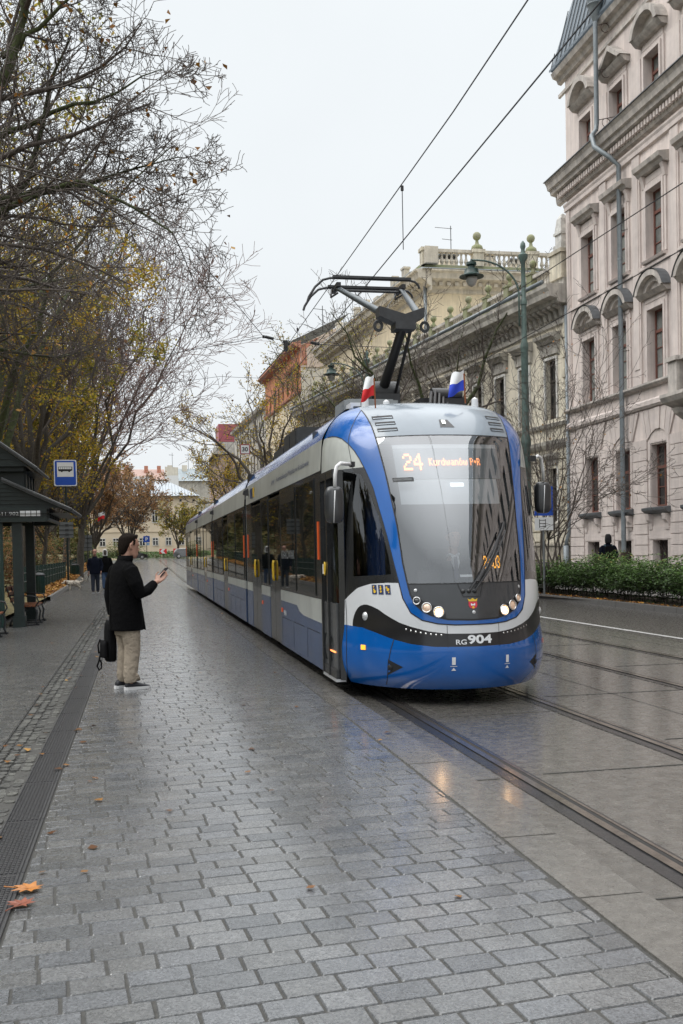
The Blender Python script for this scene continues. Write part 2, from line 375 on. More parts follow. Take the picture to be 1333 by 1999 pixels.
def sett_rows(x0, x1, y0, y1, L, W, ang, gap, curve=0.0):
    out = []; ca, sa = math.cos(ang), math.sin(ang); w = x1-x0
    nrow = int((y1-y0+w*abs(sa)*2)/W)+4; y = y0-w*abs(sa)-W
    for r in range(nrow):
        wr = W*random.uniform(.93, 1.07); u = -L*random.uniform(.2, .9)
        while u < w/ca+L:
            l = L*random.uniform(.86, 1.14); j = lambda s=.0025: random.uniform(-s, s)
            pts = [(u+gap/2+j(), gap/2+j()), (u+l-gap/2+j(), gap/2+j()), (u+l-gap/2+j(), wr-gap/2+j()), (u+gap/2+j(), wr-gap/2+j())]
            q = [(x0+a*ca-b*sa, y+a*sa+b*ca) for a, b in pts]
            if max(p[0] for p in q) > x0+.03 and min(p[0] for p in q) < x1-.03 and min(p[1] for p in q) >= y0-.2 and max(p[1] for p in q) <= y1+.2:
                out.append([(min(max(p[0], x0+.004), x1-.006), min(max(p[1], y0), y1)) for p in q])
            u += l
        y += wr
    return out
stones(sett_rows(-.575, 1.812, 2.0, 57.3, .212, .132, R(5.0), .0062), 'platform_paving', M_STONE, .08, .0042, .008, .0016)
stones(sett_rows(-3.05, -1.12, 2.2, 62, .19, .105, R(4.0), .008), 'pavement_setts', M_STONE2, .08, .006, .010, .002)
mb = MB(); strip(mb, -3.2, -1.12, .0735, 2, 57.5); strip(mb, -9, -3.2, .08, 2, 57.5); strip(mb, -1.12, -.905, .066, 2, 57.5); strip(mb, -9, -2.6, .07, 57.5, 140); structure('pavement', mb, M_STONE2)
cob = []
for i in range(4):
    x = -1.11+i*.078; y = 2.4
    while y < 52:
        l = random.uniform(.075, .13); j = lambda: random.uniform(-.008, .008)
        cob.append([(x+.005+j(), y+.006+j()), (x+.072+j(), y+.006+j()), (x+.072+j(), y+l-.006+j()), (x+.005+j(), y+l-.006+j())]); y += l
stones(cob, 'cobble_band', M_COB, .078, .016, .03, .007)
slabs = []; y = 1.2
while y < 57:
    slabs.append([(1.822,y+.004),(2.125,y+.004),(2.125,y+.93),(1.822,y+.93)]); y += .937
stones(slabs, 'edge_slabs', M_SLAB, .082, .004, .2, .002)
# drain channel: ribbed black plastic plates in a row
mb = MB(); y = 2.0
while y < 56:
    mb.box(-.795, -.585, y+.004, y+.996, .05, .076)
    mb.box(-.795, -.787, y+.004, y+.996, .076, .084); mb.box(-.595, -.583, y+.004, y+.996, .076, .085); mb.box(-.612, -.604, y+.004, y+.996, .076, .083)
    if y < 16:
        n = 32
        for k in range(n):
            yy = y+.016+k*.0303
            for i in range(8): mb.box(-.782+i*.0212, -.782+i*.0212+.013, yy, yy+.02, .076, .082)
    else:
        for i in range(8): mb.box(-.782+i*.0212, -.782+i*.0212+.013, y+.01, y+.99, .076, .081)
    y += 1.0
structure('drain_channel', mb, M_RUBBER)
# park side: kerb of the leaf bank and rising ground
def XL(y): return -3.05-(y-35)*.021 if y > 35 else -3.05
mb = MB(); mk = MB()
ys = list(range(2, 180, 3))
vs = []
for y in ys:
    z = g(y)
    vs += [(XL(y)-.12, y, .2+z), (XL(y)-1.0, y, .3+z), (XL(y)-6, y, .75+z), (XL(y)-70, y, 2.2+z)]
mb.add(vs, [(4*i+k+1, 4*i+k, 4*i+4+k, 4*i+5+k) for i in range(len(ys)-1) for k in range(3)])
structure('park_lawn', mb, M_GRASS, smooth=True)
for y in range(36, 140):
    x, x2, z = XL(y), XL(y+1), g(y)
    mk.add([(x,y+.006,.02+z),(x2,y+.994,.02+z),(x-.01,y+.006,.22+z),(x2-.01,y+.994,.22+z),(x-.13,y+.006,.22+z),(x2-.13,y+.994,.22+z)], [(1,0,2,3),(3,2,4,5)])
structure('bank_kerb', mk, M_PAVE)
# fallen leaves
def leaf_quads(P, size, up=.9, seed=1, curl=.35, aspect=.8):
    """P (k,3) centres -> folded leaf quads (two triangles-like quads each, 6 verts)"""
    rg = np.random.default_rng(seed); k = len(P); s = size*rg.uniform(.6, 1.35, (k,1))
    nrm = rg.normal(0, 1, (k,3)); nrm[:,2] = np.abs(nrm[:,2])+up*3; nrm /= np.linalg.norm(nrm, axis=1, keepdims=True)
    a = rg.normal(0, 1, (k,3)); a -= nrm*(a*nrm).sum(1, keepdims=True); a /= np.linalg.norm(a, axis=1, keepdims=True); b = np.cross(nrm, a)
    c = rg.uniform(-curl, curl, (k,1))
    l = P-a*s*.5; m1 = P+b*s*.5*aspect+nrm*s*c; m2 = P-b*s*.5*aspect+nrm*s*c; r = P+a*s*.5
    V = np.stack([l, m2, r, m1], 1).reshape(-1, 3); Q = np.arange(k*4).reshape(k, 4)
    T = np.repeat(rg.uniform(0, 1, k), 4); return V, Q, T
def leaf_bank():
    n = 9000; y = RNG.uniform(35, 125, n); x = np.array([XL(v) for v in y])-.14-np.abs(RNG.normal(0, .45, n)); z = np.array([.225+g(v) for v in y])+RNG.uniform(0, .05, n)+np.clip((-x-3.3)*.1, 0, .2)
    V, Q, T = leaf_quads(np.stack([x,y,z],1), .15, .6, 3)
    o = numesh('leaf_litter', V, Q, L_FALL, None, T); tag(o, 'brown and orange leaf litter along the foot of the green fence', 'leaves', None, 'stuff')
    n = 210; y = 4+46*RNG.uniform(0, 1, n)**1.3; x = np.where(RNG.uniform(0,1,n) < .62, RNG.normal(-.85, .35, n), RNG.uniform(-3, 2.0, n)); x = np.clip(x, -3, 2.0)
    V, Q, T = leaf_quads(np.stack([x,y,np.full(n,.092)],1), .06, 2.5, 4, .15)
    o = numesh('scattered_leaves', V, Q, L_WET, None, T); tag(o, 'small wet brown leaves scattered over the pavement setts and drain', 'leaves', None, 'stuff')
    n = 500; y = RNG.uniform(18, 40, n); x = 12.25+np.abs(RNG.normal(0, .18, n)); V, Q, T = leaf_quads(np.stack([x,y,np.full(n,.13)],1), .1, 1.5, 5)
    o = numesh('hedge_litter', V, Q, L_FALL, None, T); tag(o, 'brown leaves lying under the hedge along the right kerb', 'leaves', None, 'stuff')
leaf_bank()
def big_leaf(x, y, rot, s, m, label):
    pts = []; lob = [(0,-.55),(.08,-.3),(.42,-.38),(.3,-.12),(.55,.05),(.3,.14),(.34,.42),(.12,.3),(0,.6),(-.12,.3),(-.36,.4),(-.3,.14),(-.55,.02),(-.3,-.12),(-.42,-.4),(-.08,-.3)]
    t = thing('fallen_leaf', label, 'leaf', (x,y,.088), 0, 'large fallen leaves on the drain edge'); b = MB(); ca, sa = math.cos(rot), math.sin(rot)
    vs = [(x,y,.092)]
    for k, (u, v) in enumerate(lob): vs.append((x+s*(u*ca-v*sa), y+s*(u*sa+v*ca), .093+s*(.10*abs(u)+.06*random.random())))
    b.add(vs, [(0, i+1, (i+1) % len(lob)+1) for i in range(len(lob))]); build('blade', b, m, t)
    c = MB(); c.tube([(x,y,.094),(x-s*.9*-sa*-1, y-s*.9*ca, .1)], .003, 5); build('stalk', c, m, t)
M_LO = mat('orange_leaf', (.36,.14,.03), rough=.4, var=.3, vscale=30); M_LR = mat('red_leaf', (.19,.06,.035), rough=.4, var=.35, vscale=30)
big_leaf(-.535, 4.72, 1.9, .13, M_LO, 'large orange maple leaf lying across the edge of the drain channel')
big_leaf(-.545, 4.52, .5, .12, M_LR, 'dark red wet leaf lying just in front of the large orange leaf')
# ------------------------------------------------------------------ the tram
XC, YF, YB = 3.28, 9.58, 11.5
ZT=[.17,.22,.32,.45,.60,.68,.78,.90,1.04,1.25,1.70,2.20,2.60,2.82,2.96,3.08,3.18,3.26,3.32,3.355]
N0=[.13,.07,.035,.015,.01,.03,.035,.04,.06,.11,.24,.43,.62,.74,.86,1.0,1.18,1.40,1.68,2.1]
WT=[1.12,1.16,1.19,1.2,1.2,1.185,1.175,1.175,1.175,1.18,1.19,1.2,1.2,1.175,1.13,1.07,.98,.86,.70,.45]
DT=[1.45,1.5,1.5,1.5,1.5,1.5,1.5,1.5,1.5,1.5,1.45,1.35,1.2,1.1,1.0,.9,.75,.6,.45,.3]
# the raked windscreen follows one smooth parabola between its lower and upper edge
_keep = [j for j, z in enumerate(ZT) if z < 1.2 or z > 2.9]; _zw = list(np.linspace(1.25, 2.82, 24))
_q = [(ZT[j], N0[j], WT[j], DT[j]) for j in _keep]+[(z, .11+.25*(z-1.25)+.095*(z-1.25)**2, lerp(1.18, 1.185, min(1, (z-1.25)/1.2)) if z < 2.6 else lerp(1.185, 1.172, (z-2.6)/.22), lerp(1.5, 1.1, ((z-1.25)/1.57)**1.5)) for z in _zw]
_q.sort(); ZT, N0, WT, DT = [list(c) for c in zip(*_q)]
_zz = np.linspace(ZT[0], ZT[-1], 400)
def _sm(T):
    y = np.interp(_zz, ZT, T); k = np.hanning(41)[1:-1]; k /= k.sum(); h = len(k)//2
    return np.convolve(np.concatenate([2*y[0]-y[h:0:-1], y, 2*y[-1]-y[-2:-h-2:-1]]), k, 'valid')
SN, SW, SD = _sm(N0), _sm(WT), _sm(DT)
_t = np.linspace(0, PI/2, 241)
def contour(z):
    n0 = np.interp(z, _zz, SN); w = np.interp(z, _zz, SW); D = np.interp(z, _zz, SD)
    x = np.append(w*np.sin(_t)**(2/2.15), w); y = YF+n0+D-D*np.cos(_t)**(2/1.9); y = np.append(y, max(YB, y[-1]+.01))
    return np.concatenate([[0], np.cumsum(np.hypot(np.diff(x), np.diff(y)))]), x, y
def S(a, z):
    A, x, y = contour(z); s = min(abs(a), A[-1])
    return Vector((XC+math.copysign(np.interp(s, A, x), a), np.interp(s, A, y), z))
def Nrm(a, z):
    e = .01; du = S(a+e, z)-S(a-e, z); dv = S(a, z+e)-S(a, z-e); return du.cross(dv).normalized()
def SO(a, z, off): return S(a, z)+Nrm(a, z)*off
WS_IN = [(0,.878),(.264,.888),(.424,.928),(.52,.975),(.59,1.04),(.635,1.14),(.66,1.28),(.686,1.456),(.705,1.85),(.742,2.218),(.76,2.42),(.784,2.614),(.809,2.812),(.825,2.956),(.848,3.075),(.87,3.183),(.87,3.4)]
RIB = [(0,.83),(.2,.831),(.363,.844),(.525,.88),(.643,.954),(.721,1.1),(.752,1.263),(.79,1.45),(.842,1.754),(.9,2.05),(.937,2.259),(.972,2.372),(1.013,2.49),(1.06,2.595),(1.113,2.687),(1.189,2.773),(1.279,2.844),(1.367,2.876),(1.472,2.891),(1.593,2.896),(2.8,2.9)]
WAVE_T = [(0,.74),(.269,.745),(.462,.769),(.65,.815),(.774,.853),(.928,.924),(1.04,.985),(1.126,1.013),(1.2,1.028),(1.25,1.028),(1.31,1.015),(1.36,.99),(1.40,.955),(1.435,.915),(1.465,.86),(1.479,.79)]
WAVE_B = [(0,.61),(.406,.614),(.657,.64),(.847,.68),(1.09,.743),(1.294,.785),(1.576,.796),(2.8,.80)]
SIDE_B = [(.75,1.256),(.899,1.258),(1.123,1.246),(1.339,1.2),(1.549,1.1),(1.75,1.0)]
HSG = [(.66,1.125),(.562,1.118),(.498,1.07),(.402,1.03),(.30,1.012),(.268,.86),(.72,.86)]
CABG = [(1.40,1.32),(.835,1.345),(.845,1.52),(.915,1.951),(1.03,2.318),(1.085,2.425),(1.2,2.44)]
YD = 10.68
def inpoly(s, z, poly):
    r = np.zeros(s.shape, bool); n = len(poly)
    for i in range(n):
        (x0, y0), (x1, y1) = poly[i], poly[(i+1) % n]
        c = ((y0 > z) != (y1 > z)); 
        with np.errstate(divide='ignore', invalid='ignore'): r ^= c & (s < (x1-x0)*(z-y0)/((y1-y0) if y1 != y0 else 1e-9)+x0)
    return r
def ip(v, P, byz):
    P = np.array(P); return np.interp(v, P[:,1], P[:,0]) if byz else np.interp(v, P[:,0], P[:,1])
CL = ['bumper','number_band','white_band','ribbon','windscreen','front_panel','roof_cap','side_frame','cab_side_glass','upper_panel','headlamp_housing','door_zone','fairing']
def classify(s, z, Y):
    c = np.full(s.shape, 2)
    c[z > ip(s, SIDE_B, False)] = 7
    c[(c == 7) & inpoly(s, z, CABG)] = 8
    c[(z > 2.49)] = 9
    c[(z > .5) & (s < 1.479) & (z < ip(s, WAVE_T, False))] = 1
    c[z < ip(s, WAVE_B, False)] = 0
    rib = (z > .83) & (s < ip(z, RIB, True)); rib |= z > 2.9
    c[rib] = 3
    ws = (z > .878) & (s < ip(z, WS_IN, True))
    c[ws] = 4; c[ws & (z < 1.245)] = 5; c[ws & (z > 2.815)] = 6
    c[ws & inpoly(s, z, HSG) & (z < 1.14)] = 10
    c[(Y > YD) & (z < 2.49) & (z > .17)] = 11
    c[(c == 3) & (s > ip(z, [(1.2,2.7),(1.189,2.773),(1.153,2.861),(1.094,2.957),(1.003,3.065),(.878,3.178),(.8,3.3)], True))] = 12
    return c
M_BLUE = mat('tram_blue', (.003,.10,.385), rough=.17, var=.07, vscale=3, dirt=.10, rvar=.05, coat=.6, spec=.5)
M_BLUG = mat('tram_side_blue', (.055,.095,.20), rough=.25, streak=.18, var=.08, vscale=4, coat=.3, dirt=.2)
M_TWH = mat('tram_white', (.62,.64,.66), rough=.25, var=.04, vscale=3, coat=.3, dirt=.08)
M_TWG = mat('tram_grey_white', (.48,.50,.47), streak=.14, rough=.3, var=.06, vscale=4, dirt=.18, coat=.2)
M_TBK = mat('tram_black', (.012,.012,.014), rough=.28, var=.2, coat=.2)
M_CAP = mat('tram_grey_cap', (.22,.26,.30), rough=.26, var=.05, vscale=3, coat=.4)
M_PANEL = mat('tram_anthracite', (.035,.038,.042), rough=.22, var=.12, vscale=5, coat=.5)
M_FRAME = mat('window_frame_dark', (.018,.019,.02), rough=.25, var=.2, coat=.3)
M_WIN = mat('tram_window', (.006,.008,.008), rough=.02, spec=.5, var=.1, ior=1.33)
M_WINT = mat('tram_window_upper', (.012,.013,.012), rough=.06, spec=.8, var=.1, ior=1.6)
M_DOORB = mat('door_grey', (.07,.072,.075), rough=.25, var=.15, coat=.3)
M_GREY = mat('equipment_grey', (.30,.32,.33), rough=.5, var=.12, vscale=5, dirt=.25)
M_SILV = mat('silver_paint', (.55,.56,.57), rough=.3, metal=.4, var=.08)
M_WS = glass('windscreen_glass', (.96,.98,.99), .175, .012)
M_CABG = glass('cab_glass', (.7,.76,.74), .06, .01)
M_LED = mat('amber_led', (.4,.1,.02), emis=(1.0,.33,.10), estr=2.2, var=0)
M_LEDY = mat('yellow_led', (.4,.2,.02), emis=(1.0,.42,.03), estr=1.5, var=0)
M_LAMP = mat('headlamp_lit', (.9,.8,.6), emis=(1.0,.62,.3), estr=12, var=0)
M_LAMPD = mat('headlamp_dim', (.6,.5,.42), rough=.1, metal=.6, emis=(1.0,.6,.35), estr=.25, var=.3, vscale=80)
M_CHROME = mat('chrome', (.6,.6,.6), rough=.12, metal=1.0, var=.1)
M_REDREF = mat('orange_reflector', (.6,.09,.02), rough=.3, emis=(1,.15,.02), estr=.12, var=.1)  # a faint glow of its own is put into the reflector material
M_YEL = mat('yellow_handle', (.7,.45,.03), rough=.4, var=.1)
M_LETTER = mat('letter_white', (.72,.74,.76), rough=.4, var=.03)
M_LETTERB = mat('letter_navy', (.03,.045,.12), rough=.4, var=.05)
M_GAP = mat('panel_gap', (.012,.013,.015), rough=.6, var=.1)
M_CABI = mat('cab_trim', (.07,.075,.08), rough=.6, var=.15, vscale=5)
M_BLIND = mat('cab_blind', (.42,.45,.47), rough=.7, var=.05)
M_DISP = mat('display_face', (.16,.19,.21), rough=.35, var=.1)
M_CABBLUE = mat('cab_blue_door', (.02,.06,.22), rough=.4, var=.1)

TRAM = thing('tram', 'blue and white low-floor tram number RG904 on route 24 standing at the stop', 'tram', (XC, YF, 0))
def nose():
    zs = np.concatenate([np.arange(.17, 2.99, .0125), np.linspace(2.99, 3.355, 48)]); nc = 380
    tau = np.linspace(-1, 1, nc); A2 = np.zeros((len(zs), nc)); Z2 = np.repeat(zs[:,None], nc, 1); P3 = np.zeros((len(zs), nc, 3))
    for i, z in enumerate(zs):
        A, x, y = contour(z); a = tau*A[-1]; A2[i] = a
        P3[i,:,0] = XC+np.sign(a)*np.interp(abs(a), A, x); P3[i,:,1] = np.interp(abs(a), A, y); P3[i,:,2] = z
    ac = (A2[:-1,:-1]+A2[1:,1:])/2; zc = (Z2[:-1,:-1]+Z2[1:,1:])/2; yc = (P3[:-1,:-1,1]+P3[1:,1:,1])/2
    C = classify(abs(ac), zc, yc)
    # move the vertices on a colour border onto the drawn border line
    seg = []
    for pl in (WS_IN, RIB, WAVE_T, WAVE_B, SIDE_B, HSG+HSG[:1], CABG+CABG[:1], [(.6,1.245),(0,1.245)], [(0,2.815),(.81,2.815)], [(1.189,2.773),(1.153,2.861),(1.094,2.957),(1.003,3.065),(.878,3.178)]):
        seg += [(pl[i], pl[i+1]) for i in range(len(pl)-1)]
    seg = np.array(seg); p0, p1 = seg[:,0], seg[:,1]; dd = p1-p0; l2 = (dd**2).sum(1)+1e-12
    for i in range(1, len(zs)-1):
        row = (C[i-1,:-1] != C[i-1,1:]) | (C[i,:-1] != C[i,1:]) | (C[i-1,:-1] != C[i,:-1]) | (C[i-1,1:] != C[i,1:])
        for j in np.nonzero(row)[0]+1:
            q = np.array([abs(A2[i,j]), zs[i]]); t = np.clip(((q-p0)*dd).sum(1)/l2, 0, 1); pr = p0+dd*t[:,None]; e = ((pr-q)**2).sum(1); k = e.argmin()
            if e[k] < .011**2:
                s = S(math.copysign(pr[k,0], A2[i,j]), float(np.clip(pr[k,1], .17, 3.355))); P3[i,j] = s
    nz = len(zs); V = P3.reshape(-1, 3); idx = np.arange(nz*nc).reshape(nz, nc)
    Q = np.stack([idx[:-1,:-1], idx[:-1,1:], idx[1:,1:], idx[1:,:-1]], -1)
    names = {0:('bumper',M_BLUE),1:('number_band',M_TBK),2:('white_band',M_TWH),3:('windscreen_surround',M_BLUE),4:('windscreen',M_WS),5:('front_panel',M_PANEL),6:('roof_cap',M_CAP),
             7:('cab_window_frame',M_FRAME),8:('cab_side_window',M_CABG),9:('upper_side_panel',M_TWG),10:('headlamp_housing',M_TBK),11:('front_door',M_CABG),12:('roof_fairing',M_BLUE)}
    for k, (nm, m) in names.items():
        q = Q[C == k]
        if k in (8, 11): groups = [q]   # both sides share the kind
        if k == 11:
            left = V[q[:,0],0] < XC
            parts = [('front_door', M_CABG, q[left]), ('side_panel', M_FRAME, q[~left])]
        elif k in (2, 7, 8, 9, 10, 12):
            left = V[q[:,0],0] < XC; parts = [(nm, m, q[left]), (nm, m, q[~left])]
        else: parts = [(nm, m, q)]
        for n2, m2, qq in parts:
            if not len(qq): continue
            u, inv = np.unique(qq.ravel(), return_inverse=True)
            numesh(n2, V[u], inv.reshape(-1, 4), m2, TRAM, None, True)
nose()
def patch(mb, a0, a1, z0, z1, off, na=6, nz=4, skew=.0, mi=0):
    vs = [SO(lerp(a0, a1, i/na)+skew*(j/nz), lerp(z0, z1, j/nz), off) for j in range(nz+1) for i in range(na+1)]
    w = na+1; mb.add(vs, [(j*w+i, j*w+i+1, (j+1)*w+i+1, (j+1)*w+i) for j in range(nz) for i in range(na)], mi)
def seam(mb, pts, w, off=.002):
    P = [Vector((p[0], p[1], 0)) for p in pts]; L = []; 
    for i in range(len(P)-1):
        n = max(1, int((P[i+1]-P[i]).length/.04)); L += [P[i].lerp(P[i+1], k/n) for k in range(n)]
    L.append(P[-1]); vs = []
    for i, p in enumerate(L):
        d = (L[min(i+1, len(L)-1)]-L[max(i-1, 0)]).normalized(); n = Vector((-d.y, d.x, 0))*w/2
        vs += [SO(p.x-n.x, p.y-n.y, off), SO(p.x+n.x, p.y+n.y, off)]
    mb.add(vs, [(2*i, 2*i+1, 2*i+3, 2*i+2) for i in range(len(L)-1)])
def disc(mb, a, z, r, off, n=20, dome=.0, mi=0):
    c = SO(a, z, off+dome); nn = Nrm(a, z); u = (S(a+.01, z)-S(a-.01, z)).normalized(); v = nn.cross(u)
    vs = [c]; fs = []
    for rr, h in ((.6, off+dome*.7), (1, off)):
        for k in range(n):
            t = 2*PI*k/n; vs.append(S(a, z)+nn*h+u*r*rr*math.cos(t)+v*r*rr*math.sin(t))
    for k in range(n): fs.append((0, 1+k, 1+(k+1) % n)); fs.append((1+k, 1+n+k, 1+n+(k+1) % n, 1+(k+1) % n))
    mb.add(vs, fs, mi)
def ring(mb, a, z, r, w, off, h=.012, n=24):
    nn = Nrm(a, z); u = (S(a+.01, z)-S(a-.01, z)).normalized(); v = nn.cross(u); c = S(a, z)+nn*off
    pts = [c+u*r*math.cos(2*PI*k/n)+v*r*math.sin(2*PI*k/n) for k in range(n)]; mb.tube(pts, w, 6, False, 0, 1, True)
def front_details():
    b = MB()
    seam(b, [(-.66,1.245),(.66,1.245)], .012); seam(b, [(-.81,2.815),(.81,2.815)], .010)
    for s in (-1, 1):
        seam(b, [(s*a, z) for a, z in RIB if z < 2.9], .012, .003); seam(b, [(s*a, z) for a, z in WS_IN if z < 3.2], .016, .003)
        seam(b, [(s*.847,.68),(s*.89,.571),(s*.923,.439),(s*.935,.2)], .010)
        seam(b, [(s*1.189,2.773),(s*1.153,2.861),(s*1.094,2.957),(s*1.003,3.065),(s*.878,3.178)], .008)
        seam(b, [(s*.275,.605),(s*.275,.83)], .005, .003); seam(b, [(s*1.60,1.06),(s*1.60,.2)], .012)
        seam(b, [(s*1.18,2.48),(s*1.19,2.773)], .008)
    seam(b, [(-.141,1.24),(-.094,1.11),(.085,1.11),(.127,1.24)], .010, .003)
    build('panel_seams', b, M_GAP, TRAM)
    for s in (-1, 1):
        for a, z, r, kind in ((.352,.962,.052,'lit'),(.470,1.006,.048,'dim'),(.568,1.074,.036,'off')):
            a *= s
            h = MB(); disc(h, a, z, r*(.72 if kind == 'lit' else .86), .008, 24, .012); lamp = build('headlamp', h, {'lit':M_LAMP,'dim':M_LAMPD,'off':M_PANEL if s < 0 else M_LAMPD}[kind], TRAM, True)
            q = MB(); ring(q, a, z, r, .008, .012); build('bezel', q, M_CHROME, lamp, True)
        for z0, z1, a0, a1 in ((3.03,3.072,.548,.79),(2.953,2.993,.545,.775),(2.876,2.916,.54,.768)):
            v = MB(); patch(v, s*a0, s*a1, z0, z1, .004, 6, 2); vv = build('air_vent', v, M_GAP, TRAM)
            v = MB(); patch(v, s*(a0+.01), s*(a1-.01), z0+.004, z0+.016, .007, 6, 1); build('louvre', v, M_CAP, vv)
        d = MB()
        for k in range(8):
            t = k/7; a = s*lerp(.335,.70,t); z = .731+.055*t**1.6
            disc(d, a, z, .010, .004, 10, .004)
        build('marker_studs', d, M_CHROME, TRAM, True)
        m = MB(); patch(m, s*.9, s*.75, .47, .40, .003, 3, 2) if False else None
        hook = MB(); vs = [SO(s*.925,.475,.003), SO(s*.745,.402,.003), SO(s*.925,.31,.003), SO(s*.84,.44,.004), SO(s*.84,.355,.004)]
        hook.add(vs, [(0,3,1),(1,4,2),(0,2,4,3),(3,4,1)]); hk = build('tow_recess', hook, M_GAP, TRAM)
        e = MB(); disc(e, s*.9, .39, .03, .006, 14, .01); build('tow_eye', e, M_BLACK, hk, True)
        t = MB(); patch(t, s*1.31, s*1.235, .555, .605, .008, 2, 2); build('turn_signal', t, M_REDREF if s > 0 else M_LEDY, TRAM)
        n = MB(); disc(n, s*1.24, .905, .045, .004, 16, .02); build('side_sensor', n, M_SILV, TRAM, True)
    d = MB()
    for a, z in ((-.574,1.18),(.61,1.19),(.005,.953)): disc(d, a, z, .018, .004, 12, .006)
    build('panel_screws', d, M_SILV, TRAM, True)
    for a in (-.22, .367):
        k = MB(); patch(k, a-.018, a+.018, .432, .508, .006, 2, 2); jk = build('jack_mark', k, M_LETTER, TRAM)
        k = MB(); patch(k, a-.034, a+.034, .414, .419, .005, 2, 1); k.add([SO(a-.024,.372,.005), SO(a+.024,.372,.005), SO(a,.402,.005)], [(0,1,2)]); build('jack_symbol', k, M_LETTER, jk)
    # lettering
    b = MB(); fn = lambda u, v: SO(u, v, .005)
    add_text(b, '904', (-.072,.185,.636,.726), fn, .035, 1.0); add_text(b, 'RG', (-.193,-.085,.633,.683), fn, .015)
    build('fleet_number', b, M_LETTER, TRAM)
    c = MB()
    poly = [(-.045,1.06),(-.045,1.02),(-.035,1.0),(0,.985),(.035,1.0),(.045,1.02),(.045,1.06)]
    c.add([SO(a, z, .004) for a, z in poly], [tuple(range(7))], 0)
    c.add([SO(a, z, .005) for a, z in [(-.042,1.062),(.042,1.062),(.052,1.09),(.026,1.078),(0,1.096),(-.026,1.078),(-.052,1.09)]], [tuple(range(7))], 1)
    c.add([SO(a, z, .006) for a, z in [(-.022,1.02),(-.022,1.042),(-.011,1.042),(-.011,1.034),(.011,1.034),(.011,1.042),(.022,1.042),(.022,1.02)]], [tuple(range(8))], 2)
    patch(c, -.011, .011, .992, 1.012, .006, 1, 1, 0, 1)
    build('city_crest', c, [mat('crest_red', (.55,.03,.06), var=.05), M_YEL, M_LETTER], TRAM)
    for i, a in enumerate((-1.07,-.98,-.89)):
        k = MB(); patch(k, a-.033, a+.033, 1.138, 1.236, .004, 2, 3); ic = build('accessibility_sticker', k, M_LETTERB, TRAM)
        k = MB()
        for du, dv, r in {0:((-.004,.03,.010),(-.004,.0,.011),(.006,-.02,.017)),1:((0,.032,.009),(0,.01,.013),(0,-.02,.012)),2:((-.012,.022,.012),(.004,.0,.017),(.012,-.028,.008))}[i]: disc(k, a+du, 1.187+dv, r, .007, 10)
        build('pictogram', k, M_YEL, ic)
    # roof camera lamp
    k = MB(); k.add([SO(-.064,2.998,.004), SO(-.075,2.905,.004), SO(.085,2.905,.004), SO(.03,2.998,.004)], [(0,1,2,3)]); cl = build('top_lamp', k, M_TBK, TRAM)
    k = MB(); patch(k, -.045, -.005, 2.94, 2.985, .012, 2, 2); build('lens', k, mat('top_lens', (.9,.9,.85), emis=(.95,1,.9), estr=1.4, var=0), cl)
    # wipers
    def wip(pts, r): 
        w = MB(); w.tube([SO(a, z, o) for a, z, o in pts], r, 6); return w
    w = wip([(-.03,1.165,.03),(.10,1.33,.045),(.25,1.55,.05),(.40,1.77,.045)], .010); w1 = build('wiper', w, M_BLACK, TRAM)
    w = wip([(.03,1.17,.03),(.17,1.34,.045),(.32,1.56,.05),(.45,1.76,.045)], .010); w.tube([SO(.06,1.25,.045), SO(.14,1.37,.045)], .016, 6); build('wiper_rod', w, M_BLACK, w1)
    w = wip([(.12,1.30,.02),(.28,1.52,.018),(.43,1.77,.018),(.475,1.86,.018)], .014); build('blade', w, M_BLACK, w1)
    w = MB()
    for a in (-.09, -.03, .03): disc(w, a, 1.165, .024, .006, 12, .03)
    build('pivot', w, M_DARK, w1, True)
front_details()
# ---- dot-matrix lettering behind the glass
GLY = {'2':'01110 10001 00001 00110 01000 10000 11111','4':'00010 00110 01010 10010 11111 00010 00010','0':'01110 10001 10001 10001 10001 10001 01110','3':'01110 10001 00001 00110 00001 10001 01110',
 ':':'0 1 0 0 0 1 0','K':'1001 1010 1100 1000 1100 1010 1001','u':'0000 0000 1001 1001 1001 1001 0111','r':'000 000 101 110 100 100 100','d':'0001 0001 0111 1001 1001 1001 0111',
 'w':'00000 00000 10001 10101 10101 10101 01010','a':'0000 0000 0110 0001 0111 1001 0111','n':'0000 0000 1110 1001 1001 1001 1001','O':'0010 0100 0110 1001 1001 1001 0110',
 ' ':'00 00 00 00 00 00 00','P':'1110 1001 1001 1110 1000 1000 1000','+':'000 000 010 111 010 000 000','R':'1110 1001 1001 1110 1010 1001 1001'}
def dots(mb, txt, a0, a1, z0, z1, off, bold=1):
    cols = []
    for ch in txt:
        rows = GLY[ch].split(); 
        for c in range(len(rows[0])): cols.append([r[c] == '1' for r in rows])
        cols.append([False]*7)
    cols = cols[:-1]; n = len(cols); da = (a1-a0)/n; dz = (z1-z0)/7
    for i, c in enumerate(cols):
        for j in range(7):
            if c[j]:
                a, z = a0+da*i, z1-dz*(j+1)
                mb.quad(SO(a, z, off), SO(a+da*.97*bold, z, off), SO(a+da*.97*bold, z+dz*.92, off), SO(a, z+dz*.92, off))
